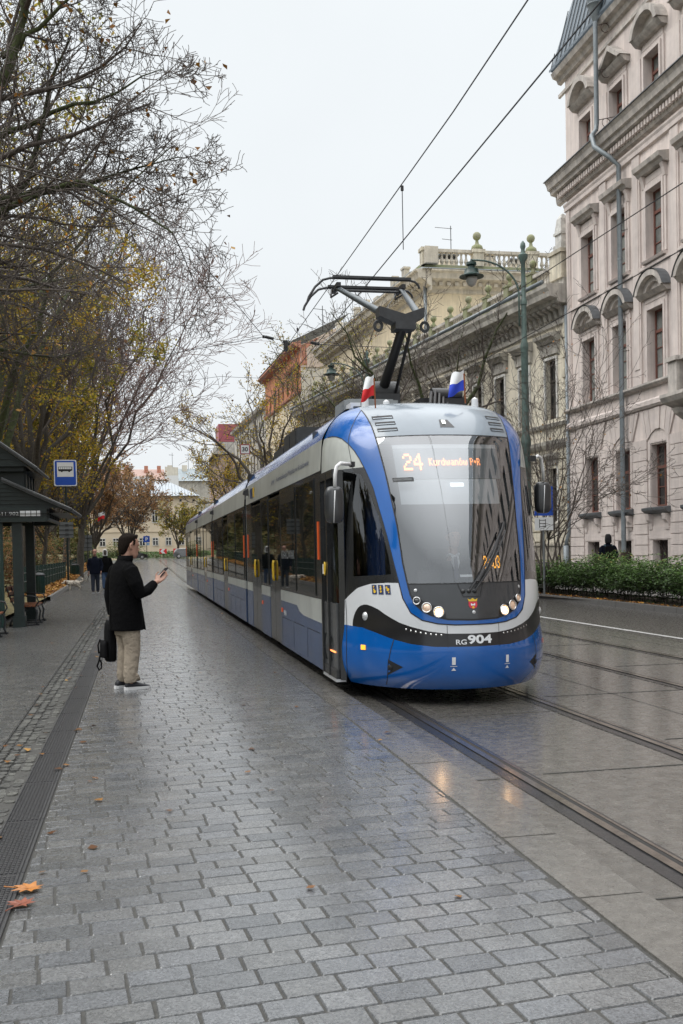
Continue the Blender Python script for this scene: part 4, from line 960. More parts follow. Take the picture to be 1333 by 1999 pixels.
    k.add([pts(-.36,.46,20.52), pts(LEN,.46,20.52), pts(LEN,-.9,25.5), pts(.9,-.9,25.5), pts(-.36,-12,20.52), pts(.9,-9,25.5)], [(0,1,2,3),(0,3,5,4)])
    k.add([pts(-.4,.5,20.50), pts(LEN,.5,20.50), pts(LEN,.5,20.60), pts(-.4,.5,20.60)], [(0,1,2,3)])
    roof = build('roof', k, M_ZINC, B)
    k = MB()
    for i in range(60):
        s = -.3+i*.42; s2 = max(s, .9) if s > .9 else lerp(-.5,.9,(s+.5)/1.4)
        t = 1.0 if s >= .9 else (s+.5)/1.4
        a = Vector(pts(s,.46,20.53)); b = Vector(pts(s, lerp(.46,-.9,t), lerp(20.52,25.5,t))); k.tube([a+Vector((-.02,0,.01)), b+Vector((-.02,0,.01))], .022, 4)
    build('standing_seams', k, M_CAPZ, roof)
    for i, c in enumerate(full):
        # basement
        k = MB(); f.box(k, c-.72, c+.72, 1.78, 2.2, 0, .02); build('apron_panel', k, M_PINKT, B)
        k = MB()
        for q in (-.25, 0, .25): f.box(k, c+q-.012, c+q+.012, .75, 1.74, -.22, -.19)
        for q in (-1, 1): k.tube([f.p(c-.48*q,.8,-.2), f.p(c+.48*q,1.7,-.2)], .012, 4)
        gr = build('basement_grille', k, M_IRON, B); k = MB(); k.quad(f.p(c-.5,.75,-.28), f.p(c+.5,.75,-.28), f.p(c+.5,1.74,-.28), f.p(c-.5,1.74,-.28)); build('pane', k, M_PANED, gr)
        # ground floor
        f.window(B, c, 1.04, 2.86, 4.95, .28, M_BROWN, M_PANED, .64, 1)
        k = MB(); f.prof(k, c-.80, c+.80, [(0,2.62),(.14,2.66),(.24,2.74),(.24,2.82),(0,2.86)]); sl = build('window_sill', k, M_CAPZ, B)
        for q in (-.55, .55): k = MB(); f.prof(k, c+q-.1, c+q+.1, [(0,2.05),(.05,2.1),(.07,2.3),(.16,2.42),(.2,2.62),(0,2.62)]); build('bracket', k, M_PINKT, sl)
        k = MB()
        for a, b in ((c-.68,c-.54),(c+.54,c+.68)): f.box(k, a, b, 2.86, 5.0, -.02, .03)
        f.box(k, c-.68, c+.68, 5.0, 5.1, -.02, .03); f.poly(k, [(c-.7,5.1),(c+.7,5.1)]+list(reversed(arc(c, 1.4, 5.1, .34))), -.03, .012); build('window_surround', k, M_PINKT, B)
        # first floor
        f.window(B, c, 1.04, 7.06, 9.45, .26, M_BROWN, M_PANE, .70, 2)
        k = MB()
        for w0, w1, d in ((.52,.62,.10),(.62,.74,.06)):
            f.box(k, c-w1, c-w0, 7.06, 9.45+(w1-.5), 0, d); f.box(k, c+w0, c+w1, 7.06, 9.45+(w1-.5), 0, d); f.box(k, c-w0, c+w0, 9.45+w0-.52, 9.45+w1-.5, 0, d)
        f.box(k, c-.68, c+.68, 9.69, 9.82, 0, .08); build('window_surround', k, M_PINKT, B)
        k = MB(); f.prof(k, c-.9, c+.9, [(0,9.82),(.16,9.84),(.24,9.92),(.30,9.98),(0,10.0)]); o1 = arc(c, 1.86, 10.0, .66); i1 = arc(c, 1.5, 10.0, .48)
        f.poly(k, o1+list(reversed(i1)), 0, .34); o2 = arc(c, 1.5, 10.0, .48); i2 = arc(c, 1.0, 10.0, .30); f.poly(k, o2+list(reversed(i2)), 0, .16); f.poly(k, i2, 0, .05)
        pd_ = build('segmental_pediment', k, M_CORN, B); k = MB(); oo = arc(c, 1.92, 10.005, .70); 
        for (s0, z0), (s1, z1) in zip(oo, oo[1:]): k.quad(f.p(s0,z0,0), f.p(s1,z1,0), f.p(s1,z1,.37), f.p(s0,z0,.37))
        build('flashing', k, M_CAPZ, pd_)
        # second floor
        f.window(B, c, 1.04, 11.15, 13.42, .26, M_BROWN, M_PANE, .68, 2)
        k = MB()
        for w0, w1, d in ((.52,.62,.10),(.62,.74,.06)):
            f.box(k, c-w1, c-w0, 11.15, 13.42+(w1-.5), 0, d); f.box(k, c+w0, c+w1, 11.15, 13.42+(w1-.5), 0, d); f.box(k, c-w0, c+w0, 13.42+w0-.52, 13.42+w1-.5, 0, d)
        f.prof(k, c-.72, c+.72, [(0,11.0),(.14,11.02),(.18,11.1),(0,11.15)]); f.box(k, c-.66, c+.66, 13.68, 13.9, 0, .05)
        for q in (-.68, .68): f.prof(k, c+q-.09, c+q+.09, [(0,13.5),(.08,13.55),(.14,13.8),(.2,13.94),(0,13.94)])
        build('window_surround', k, M_PINKT, B)
        k = MB(); f.prof(k, c-.88, c+.88, [(0,13.94),(.2,13.96),(.26,14.06),(.36,14.1),(.40,14.24),(0,14.3)]); build('window_hood', k, M_CORN, B)
        # third floor
        f.window(B, c, 1.0, 16.5, 17.85, .26, M_BROWN, M_PANE, .6, 0)
        k = MB()
        for w0, w1, d in ((.5,.6,.12),(.6,.72,.06)):
            f.box(k, c-w1, c-w0, 16.35, 17.85+(w1-.5), 0, d); f.box(k, c+w0, c+w1, 16.35, 17.85+(w1-.5), 0, d); f.box(k, c-w0, c+w0, 17.85+w0-.5, 17.85+w1-.5, 0, d)
        f.box(k, c+.86, c+1.64, 16.5, 18.0, 0, .03); f.box(k, c-.66, c+.66, 18.1, 18.3, 0, .05); build('window_surround', k, M_PINKT, B)
        k = MB(); f.prof(k, c-.88, c+.88, [(0,18.3),(.2,18.32),(.3,18.42),(.36,18.5),(0,18.52)])
        if i % 2 == 0:
            o1 = arc(c, 1.84, 18.52, .74); i1 = arc(c, 1.44, 18.52, .55); f.poly(k, o1+list(reversed(i1)), 0, .42); f.poly(k, i1, 0, .1); nm = 'arched_hood'
        else:
            f.poly(k, [(c-.92,18.52),(c,19.22),(c+.92,18.52),(c+.70,18.52),(c,19.03),(c-.70,18.52)], 0, .42); f.poly(k, [(c-.70,18.52),(c,19.03),(c+.70,18.52)], 0, .1); nm = 'gabled_hood'
        build(nm, k, M_CORN, B)
    # downpipe with hopper head and offset
    Yp, Yq = 32.78, 33.75; xo = X0-.22
    k = MB(); k.tube([(X0-.55,Yq,20.7),(X0-.55,Yq,16.75),(X0-.58,Yq,16.5),(X0-.80,Yq-.1,16.25),(X0-.82,Yq-.35,15.75),(X0-.5,Yp+.1,15.2),(xo,Yp,14.9),(xo,Yp,1.3)], .085, 12)
    for z in (4.2, 7.9, 11.6): k.tube([(xo,Yp,z),(xo,Yp,z+.05)], .095, 12)
    dp = build('downpipe', k, M_PIPE, B, angle=40)
    k = MB(); k.lathe([(.09,20.35),(.13,20.45),(.2,20.62),(.24,20.85),(.3,20.92),(.26,20.97),(.3,21.1)], (X0-.55,Yq,0), 14); build('hopper_head', k, M_PIPE, dp, angle=40)
    k = MB()
    for z in (20.2, 18.6, 16.85): k.tube([(X0-.55,Yq,z),(X0,Yq-.4,z)], .015, 5); k.tube([(X0-.3+.16*math.cos(t*.5), Yq-.25, z-.18+.16*math.sin(t*.5)) for t in range(12)], .012, 5)
    for z in (2.2, 5.2, 8.4, 10.4, 12.6): k.tube([(xo,Yp,z),(X0-.02,Yp-.35,z)], .014, 5)
    build('bracket', k, M_IRON, dp)
    k = MB(); k.tube([(xo,Yp,.14),(xo,Yp,.9),(xo,Yp,1.35)], [.16,.13,.12], 12); k.lathe([(.15,0),(.15,.1)], (xo,Yp,1.1), 10); build('cast_iron_boot', k, M_IRON, dp, angle=40)
    # balcony on the right edge
    k = MB(); s0 = Y0-28.6
    f.prof(k, s0, s0+4.5, [(0,5.7),(.5,5.75),(1.0,5.95),(1.1,6.1),(1.1,6.2),(0,6.2)]); b = build('balcony', k, M_CORN, B)
    k = MB(); f.box(k, s0+.35, s0+.85, 6.2, 7.15, .55, 1.0); f.box(k, s0+.28, s0+.92, 7.15, 7.28, .48, 1.07); f.box(k, s0+.92, s0+4.4, 7.15, 7.26, .6, .95)
    for i in range(9): c = f.p(s0+1.1+i*.36, 0, .78); k.lathe([(.09,6.2),(.06,6.3),(.12,6.5),(.06,6.85),(.08,7.15)], (c[0],c[1],0), 8)
    build('balcony_balustrade', k, M_CORN, b)
    k = MB(); f.prof(k, s0+.35, s0+.75, [(0,4.7),(.25,4.8),(.35,5.3),(.8,5.6),(.9,5.75),(0,5.75)]); build('balcony_bracket', k, M_CORN, b)
pink_palace()
M_CREAM = mat('cream_render', (.80,.735,.60), rough=.9, var=.12, vscale=1.4, dirt=.22, streak=.22, bump=.2)
M_CRTRIM = mat('grimy_stone_trim', (.56,.53,.475), rough=.9, var=.22, vscale=2.5, dirt=.32, streak=.32, bump=.3)
M_CRBOSS = mat('rusticated_sandstone', (.7,.64,.51), rough=.9, var=.2, vscale=2.5, dirt=.35, streak=.3, bump=.4, bscale=20)
M_PLINTH = mat('rough_plinth', (.32,.29,.24), rough=.95, var=.4, vscale=9, bump=1.0, bscale=14)
M_PEEL = mat('peeling_white_paint', (.66,.65,.62), rough=.8, var=.25, vscale=5, dirt=.3)
M_DKFR = mat('dark_window_frame', (.05,.042,.035), rough=.6, var=.2)
M_MOSS = mat('mossy_stone', (.4,.375,.29), rough=.95, var=.35, vscale=2.2, col2=(.17,.19,.09), bump=.4, bscale=16)
M_SNOWR = mat('pale_metal_roof', (.36,.40,.44), rough=.4, metal=.2, var=.2, vscale=2)
def baluster(k, x, y, z0, z1, r=.10, n=7):
    h = z1-z0; k.lathe([(r*.9,z0),(r*.5,z0+.12*h),(r*1.0,z0+.33*h),(r*.5,z0+.62*h),(r*.45,z0+.8*h),(r*.8,z1)], (x,y,0), n, 0, 'z', False)
def cream_palace():
    th = R(-7.66); dr = (math.sin(th), math.cos(th)); f = Fac((17.05,37.72), dr, (-dr[1], dr[0])); LEN = 36.5
    B = thing('palace', 'weathered cream palace with low ball-topped balustrade behind the green lamp post', 'building', (17.05,37.72,0))
    cs = [1.36+2.2*i for i in range(16)]; holes = []
    for c in cs: holes += [(c-.36,c+.36,2.63,4.83),(c-.43,c+.43,6.86,9.3)]
    k = MB(); f.wall(k, 0, LEN, 0, 12.2, holes, .3); k.quad(f.p(LEN,0,0), f.p(LEN,0,-10), f.p(LEN,12.2,-10), f.p(LEN,12.2,0)); k.quad(f.p(0,12.2,0), f.p(LEN,12.2,0), f.p(LEN,12.25,-10), f.p(0,12.25,-10)); build('wall', k, M_CREAM, B)
    k = MB(); f.box(k, 0, LEN, .05, 1.6, 0, .07); f.prof(k, 0, LEN, [(0,1.6),(.12,1.62),(.12,1.7),(0,1.76)]); build('plinth', k, M_PLINTH, B)
    k = MB(); z = 1.8; i = 0
    while z < 5.5:
        s = 0.0
        for c in cs+[LEN+.5]:
            b = min(c-.5, LEN); f.box(k, s+.02+(0 if i % 2 else .08)*(s > 0), b-.02-(0 if i % 2 else .08), z+.02, z+.38, 0, .07); s = c+.5
        z += .42; i += 1
    z = 6.8; i = 0
    while z < 10.6: f.box(k, .0, .30 if i % 2 else .46, z+.02, z+.36, 0, .08); z += .4; i += 1
    build('rusticated_blocks', k, M_CRBOSS, B)
    k = MB(); f.prof(k, -.1, LEN, [(0,5.62),(.12,5.68),(.22,5.8),(.26,5.94),(0,6.0)]); f.prof(k, -.1, LEN, [(0,6.5),(.12,6.54),(.18,6.66),(0,6.72)]); build('storey_band', k, M_CRTRIM, B)
    k = MB(); f.prof(k, -.05, LEN, [(0,10.55),(.1,10.6),(.1,10.75),(.02,10.78),(.02,11.3),(.5,11.36),(.55,11.5),(.85,11.56),(.9,11.75),(1.0,11.9),(1.02,12.02),(0,12.1)]); mc = build('main_cornice', k, M_CRTRIM, B)
    k = MB()
    for i in range(88): s = .25+i*.41; f.prof(k, s, s+.2, [(.02,10.85),(.12,10.9),(.2,11.15),(.45,11.25),(.45,11.35),(.02,11.35)])
    build('modillions', k, M_CRTRIM, mc)
    k = MB(); k.tube([f.p(.3,12.16,1.0), f.p(LEN,12.16,1.0)], .09, 8); build('gutter', k, M_PIPE, mc, True)
    k = MB(); f.box(k, 0, LEN, 12.1, 12.35, -.2, .2); f.box(k, .9, LEN, 12.93, 13.06, -.17, .17)
    s = 1.05
    while s < LEN-.2:
        if abs((s-.66) % 2.05-0) > .25 and abs((s-.66) % 2.05-2.05) > .25: p = f.p(s, 0, 0); baluster(k, p[0], p[1], 12.35, 12.93, .085, 6)
        s += .21
    build('balustrade', k, M_CRTRIM, B)
    for i in range(1, 17):
        s = .66+2.05*i; k = MB(); f.box(k, s-.2, s+.2, 12.35, 13.12, -.22, .22); f.box(k, s-.25, s+.25, 13.12, 13.2, -.26, .26); ped = build('pedestal', k, M_MOSS, B)
        p = f.p(s, 0, 0); k = MB(); k.lathe([(.17,13.2),(.1,13.3),(.06,13.4),(.08,13.44)], (p[0],p[1],0), 10); k.ball((p[0],p[1],13.6), .17, 12); build('ball_finial', k, M_MOSS, ped, True)
    k = MB(); f.box(k, 0, .9, 12.35, 13.35, -.45, .3); f.box(k, -.05, .97, 13.35, 13.5, -.5, .36); ep = build('end_pedestal', k, M_CRBOSS, B)
    k = MB(); f.box(k, .15, .75, 13.5, 13.75, -.35, .2); f.box(k, .22, .68, 13.75, 14.15, -.28, .14); f.box(k, .16, .74, 14.15, 14.25, -.34, .2)
    k.loft([[f.p(a, z, d) for a, d in ((.45-w,-.07-w),(.45+w,-.07-w),(.45+w,-.07+w),(.45-w,-.07+w))] for z, w in ((14.25,.24),(14.8,.17),(15.0,.05))]); build('obelisk_finial', k, M_PEEL, ep)
    for i, c in enumerate(cs):
        f.window(B, c, .72, 2.63, 4.83, .26, M_DKFR, M_PANED, .66, 1); f.window(B, c, .86, 6.86, 9.3, .26, M_DKFR, M_PANED, .66, 2)
        k = MB()
        for w0, w1, d in ((.43,.52,.07),): f.box(k, c-w1, c-w0, 6.86, 9.4, 0, d); f.box(k, c+w0, c+w1, 6.86, 9.4, 0, d); f.box(k, c-w0, c+w0, 9.31, 9.42, 0, d)
        for q in (.36, -.46): f.box(k, c+q, c+q+.10, 2.63, 4.9, 0, .05)
        build('window_surround', k, M_PEEL, B)
        k = MB(); f.box(k, c-.55, c+.55, 9.5, 9.95, 0, .10); f.prof(k, c-.72, c+.72, [(0,9.95),(.2,9.98),(.3,10.1),(.42,10.16),(.46,10.28),(0,10.36)])
        for q in (-.6, .6): f.prof(k, c+q-.08, c+q+.08, [(0,9.4),(.1,9.5),(.16,9.8),(.3,9.95),(0,9.95)])
        build('window_hood', k, M_CRTRIM, B)
        k = MB(); f.box(k, c-.42, c+.42, 4.98, 5.2, 0, .06); f.prof(k, c-.56, c+.56, [(0,5.2),(.16,5.22),(.26,5.32),(.28,5.42),(0,5.46)]); f.prof(k, c-.56, c+.56, [(0,2.36),(.14,2.4),(.2,2.5),(.2,2.58),(0,2.62)])
        for q in (-.42, .42): f.prof(k, c+q-.07, c+q+.07, [(0,1.95),(.05,2.0),(.14,2.3),(0,2.36)])
        build('ground_floor_hood', k, M_CRTRIM, B)
    k = MB(); pp = f.p(-.05, 0, .14); k.tube([(pp[0],pp[1],11.2),(pp[0],pp[1],2.2),(pp[0]-.05,pp[1]+.1,1.9),(pp[0]-.1,pp[1]+.12,1.6)], .075, 10); k.tube([(pp[0]-.1,pp[1]+.12,.1),(pp[0]-.1,pp[1]+.12,1.62)], .11, 10); build('downpipe', k, M_PIPE, B, True)
cream_palace()
M_SAND = mat('sandstone', (.6,.55,.46), rough=.9, var=.15, vscale=2, dirt=.3, streak=.25)
M_ORNG = mat('ochre_wall', (.72,.62,.45), rough=.9, var=.12, vscale=1.5, dirt=.2, streak=.2)
def statue(parent, x, y, z, h, lean, m):
    k = MB(); s = h/1.8; t = lambda a, b, c: (x+a*s, y+b*s, z+c*s)
    k.tube([t(0,0,0),t(.02,0,.4),t(-.02,0,.9),t(.03*lean,0,1.15),t(.06*lean,0,1.42)], [.27*s,.25*s,.2*s,.19*s,.17*s], 10)
    k.ball(t(.07*lean,-.02,1.66), .12*s, 10); k.tube([t(.06*lean,0,1.4),t(.07*lean,0,1.6)], .06*s, 8)
    k.tube([t(.2,0,1.4),t(.34,-.08,1.12),t(.2,-.2,1.0)], [.07*s,.06*s,.05*s], 8); k.tube([t(-.2,0,1.4),t(-.3*lean,-.1,1.66),t(-.2*lean,-.1,1.95)], [.07*s,.06*s,.04*s], 8)
    k.tube([t(-.2,.05,1.2),t(-.25,.08,.6),t(-.3,.1,.05)], [.1*s,.14*s,.12*s], 8)
    return remesh('statue', k, m, parent, .05, 3)
def pavilion():
    th = R(-4.5); dr = (math.sin(th), math.cos(th)); o = (19.3,65.0); f = Fac(o, dr, (-dr[1], dr[0])); g2 = Fac(o, (1,0), (0,-1)); LEN = 27.0
    B = thing('pavilion', 'tall cream hall with balustraded roof and statues rising behind the low palace', 'building', (19.3,65.0,0))
    k = MB(); hs = [(c-.6,c+.6,a,b) for c in [2.2+3.1*i for i in range(8)] for a, b in ((13.0,16.6),(6.5,10.5))]; f.wall(k, 0, LEN, 0, 19.6, hs, .35, 0, 1)
    g2.wall(k, 0, 14, 0, 19.6, [(c-.6,c+.6,13.0,16.4) for c in (3.2,6.6,10.0)], .3, 0, 1); k.quad((19.3,65,20.55),(33.3,65,20.55),(31.2,92,20.55),(17.2,92,20.55)); k.quad(f.p(LEN,0,0),f.p(LEN,0,-14),f.p(LEN,20.4,-14),f.p(LEN,20.4,0)); build('wall', k, [M_ORNG, M_PANED], B)
    for F, s0, s1, nm in ((f,-.9,LEN,'street_cornice'),(g2,0,14,'side_cornice')):
        k = MB(); F.prof(k, s0 if F is f else -.0, s1, [(0,18.7),(.1,18.75),(.1,19.0),(.3,19.1),(.4,19.35),(.9,19.5),(1.0,19.85),(1.15,19.95),(1.15,20.05),(0,20.15)]); c = build(nm, k, M_SAND, B)
        k = MB()
        for i in range(int(s1/.55)): F.box(k, .1+i*.55, .35+i*.55, 19.12, 19.36, .3, .62)
        build('dentils', k, M_SAND, c)
    k = MB(); g2.prof(k, -.6, 14, [(-.2,20.16),(1.16,20.08),(1.16,20.12),(-.2,20.4)]); f.prof(k, 0, LEN, [(-.2,20.16),(1.16,20.08),(1.16,20.12),(-.2,20.4)]); build('cornice_flashing', k, M_SNOWR, B)
    k = MB(); g2.box(k, 0, 14, 20.2, 20.62, -.3, .1); f.box(k, .0, LEN, 20.2, 20.9, -.3, .1); build('parapet', k, M_MOSS, B)
    k = MB(); g2.box(k, .3, 14, 21.48, 21.68, -.3, .12); s = .75
    while s < 13.5:
        if all(abs(s-q) > .5 for q in (3.58,7.45,11.3)): p = g2.p(s, 0, -.1); baluster(k, p[0], p[1], 20.62, 21.48, .15, 8)
        s += .34
    build('balustrade', k, M_SAND, B)
    for s, ball in ((.0,False),(3.58,True),(7.45,True),(11.3,True)):
        k = MB(); g2.box(k, s-.36, s+.36, 20.6, 21.5, -.45, .25); g2.box(k, s-.45, s+.45, 21.5, 21.72, -.52, .33); ped = build('pedestal', k, M_CRBOSS, B)
        if ball:
            p = g2.p(s, 0, -.1); k = MB(); k.lathe([(.44,21.72),(.36,22.0),(.14,22.15),(.1,22.4),(.12,22.45)], (p[0],p[1],0), 10); k.ball((p[0],p[1],22.68), .29, 12); build('ball_finial', k, M_MOSS, ped, True)
    for s, z, h, lean in ((-.1,21.7,2.1,1.0),(10.4,21.0,3.3,-1.0),(19.4,21.0,1.9,1.0)):
        p = f.p(s, 0, -.1); k = MB(); f.box(k, s-.5, s+.5, 20.6, z, -.6, .3); build('statue_base', k, M_SAND, B); statue(B, p[0], p[1], z, h, lean, M_SAND)
    for s in (4.5, 7.0, 14.0, 16.5, 22.0): k = MB(); f.box(k, s-.3, s+.3, 20.9, 21.5, -.3, .1); f.box(k, s-.36, s+.36, 21.5, 21.65, -.36, .16); build('parapet_block', k, M_SAND, B)
    for x, y, w in ((22.0,69,1.3),(24.6,68,.9),(27.6,69.5,1.5)):
        k = MB(); k.box(x-w/2, x+w/2, y-.4, y+.4, 20.6, 22.1); ch = build('chimney', k, M_SAND, B); k = MB(); k.box(x-w/2-.1, x+w/2+.1, y-.5, y+.5, 22.38, 22.48)
        for q in np.arange(x-w/2+.1, x+w/2, .35): k.box(q, q+.1, y-.35, y+.35, 22.1, 22.38)
        build('chimney_cowl', k, M_CAPZ, ch)
    k = MB(); k.tube([(22.3,69,22),(22.3,69,24.6)], .03, 5)
    for z, w in ((24.4,.9),(23.6,.5)): k.tube([(22.3-w*1.3,69,z+.05),(22.3+.1,69,z)], .02, 4); 
    build('aerial', k, M_DARK, B)
    k = MB(); k.tube([(19.1,64.85,20),(19.1,64.85,8)], .12, 8); build('downpipe', k, M_PIPE, B, True)
pavilion()
M_GABLE = mat('pale_gable_render', (.68,.64,.55), rough=.9, var=.08, vscale=1.2, dirt=.15, streak=.15)
M_GABTOP = mat('beige_gable_render', (.58,.48,.40), rough=.9, var=.1, vscale=1.2, dirt=.2)
M_BRICK = mat('orange_brick', (.5,.2,.1), rough=.85, var=.25, vscale=3, dirt=.25)
M_BRICKP = mat('bare_brick', (.42,.19,.13), rough=.9, var=.35, vscale=4)
M_REDP = mat('crimson_metal', (.33,.085,.10), rough=.5, var=.1)  # crimson dulled, with distance haze mixed into the colour
M_TILE = mat('red_roof_tiles', (.36,.25,.215), rough=.8, var=.25, vscale=6)  # red paled and greyed; distance haze is put into this colour
M_BLUROOF = mat('blue_grey_roof', (.24,.28,.30), rough=.45, var=.15, vscale=2, metal=.2)  # greyed for the far roofs, haze included in the base colour
M_GRYROOF = mat('grey_sheet_roof', (.33,.36,.39), rough=.4, var=.1, vscale=2, metal=.2)
M_TAN = mat('tan_render', (.68,.58,.44), rough=.9, var=.06, vscale=.8, dirt=.1)
def row_houses():
    B = thing('gable_house', 'house with a blank cream gable wall beyond the statues', 'building', (15.7,96,0))
    k = MB(); k.add([(15.7,96,0),(26,96,0),(26,96,19.45),(15.7,96,19.45)], [(0,1,2,3)]); build('gable_wall', k, M_GABLE, B)
    k = MB(); k.add([(15.7,95.98,19.45),(26,95.98,19.45),(26,95.98,24.6),(24,95.98,24.9),(19.9,95.98,23.6),(16.3,95.98,21.8),(15.7,95.98,21.6)], [(0,1,2,3,4,5,6)]); k.box(15.7, 26, 95.9, 95.97, 19.4, 19.5); build('gable_top', k, M_GABTOP, B)
    k = MB(); k.add([(15.72,95.96,19.6),(16.3,95.96,19.6),(16.25,95.96,21.2),(17.6,95.96,22.3),(17.2,95.96,22.2),(15.75,95.96,21.5)], [(0,1,2,3,4,5)]); build('bare_brick_patch', k, M_BRICKP, B)
    th = R(-2.35); dr = (math.sin(th), math.cos(th)); f = Fac((15.68,96.0), dr, (-dr[1], dr[0]))
    k = MB(); hs = [(c-.55,c+.55,z,z+2.2) for c in [1.8+2.6*i for i in range(8)] for z in (3.2,7.2,11.2)]; f.wall(k, 0, 21, 0, 17.1, hs, .3, 0, 1); build('street_wall', k, [M_ORNG, M_PANED], B)
    k = MB(); hs = [(c-.5,c+.5,17.6,19.2) for c in [1.8+2.6*i for i in range(8)]]; f.wall(k, 0, 21, 17.1, 21.4, hs, .25, 0, 1); build('brick_storey', k, [M_BRICK, M_PANED], B)
    k = MB(); f.prof(k, -.3, 21.4, [(0,21.2),(.5,21.35),(.8,21.6),(.8,21.75),(0,21.9)]); f.prof(k, -.1, 7, [(0,19.5),(.3,19.6),(.45,19.85),(0,19.95)]); f.prof(k, 0, 21, [(0,17.0),(.2,17.1),(.25,17.3),(0,17.4)]); build('cornice', k, M_BRICKP, B)
    k = MB(); k.add([f.p(-.3,21.9,.82), f.p(21.4,21.9,.82), f.p(21.4,24.8,-5), f.p(0,24.8,-5)], [(0,1,2,3)]); build('roof', k, M_CAPZ, B)
    k = MB(); k.tube([(18.1,97,23),(18.1,97,25.6)], .04, 5); k.tube([(17.2,97,25.3),(18.4,97,25.2)], .03, 4); build('aerial', k, M_DARK, B)
    # grey house further along
    B = thing('grey_house', 'dim grey town house with a dark roof past the orange brick storey', 'building', (14.8,117.2,0))
    f = Fac((14.8,117.2), dr, (-dr[1], dr[0])); k = MB(); hs = [(c-.55,c+.55,z,z+2.1) for c in [1.6+2.5*i for i in range(10)] for z in (4.2,8.0,11.8,15.2)]; f.wall(k, 0, 27, 0, 18.6, hs, .3, 0, 1); k.quad((14.8,117.2,0),(26,117.2,0),(26,117.2,18.6),(14.8,117.2,18.6)); build('wall', k, [M_CRTRIM, M_PANED], B)
    k = MB(); f.prof(k, -.2, 27.2, [(0,18.3),(.5,18.5),(.6,18.8),(0,18.95)]); build('cornice', k, M_CRTRIM, B); k = MB(); k.add([f.p(-.2,18.95,.5), f.p(27,18.95,.5), f.p(27,22.5,-4), f.p(0,22.5,-4)], [(0,1,2,3)]); build('roof', k, M_BLUROOF, B)
    # crimson-topped house
    B = thing('corner_house', 'far house with a crimson top storey and jutting eave', 'building', (12,150,0))
    k = MB(); k.box(11.9, 17, 150, 172, 1, 18.0); k.box(11.95, 17, 149.9, 150, 1, 12); build('wall', k, mat('pinkish_wall', (.42,.31,.26), rough=.9, var=.12, dirt=.2), B)
    k = MB(); k.box(11.9, 15.0, 149.95, 156, 18.0, 20.8); build('top_storey', k, M_REDP, B); k = MB(); k.add([(11.0,149.5,16.3),(17,149.5,16.3),(17,149.5,16.6),(11.0,149.5,16.6),(11.0,172,16.3),(17,172,16.3),(11.9,172,18.1),(11.9,149.5,18.1),(17,149.5,18.1)], [(0,1,2,3),(0,3,7,6,4),(3,2,8,7)]); build('eave', k, M_CRTRIM, B)
    for i in range(3):
        for z in (5.0,8.8,12.6): k = MB(); k.box(12.7+1.5*i, 13.4+1.5*i, 149.86, 149.93, z, z+1.8); build('window', k, M_PANED, B)
    k = MB(); k.box(14.0, 15.8, 149.0, 149.85, 13.0, 13.35); build('awning', k, M_REDP, B)
row_houses()
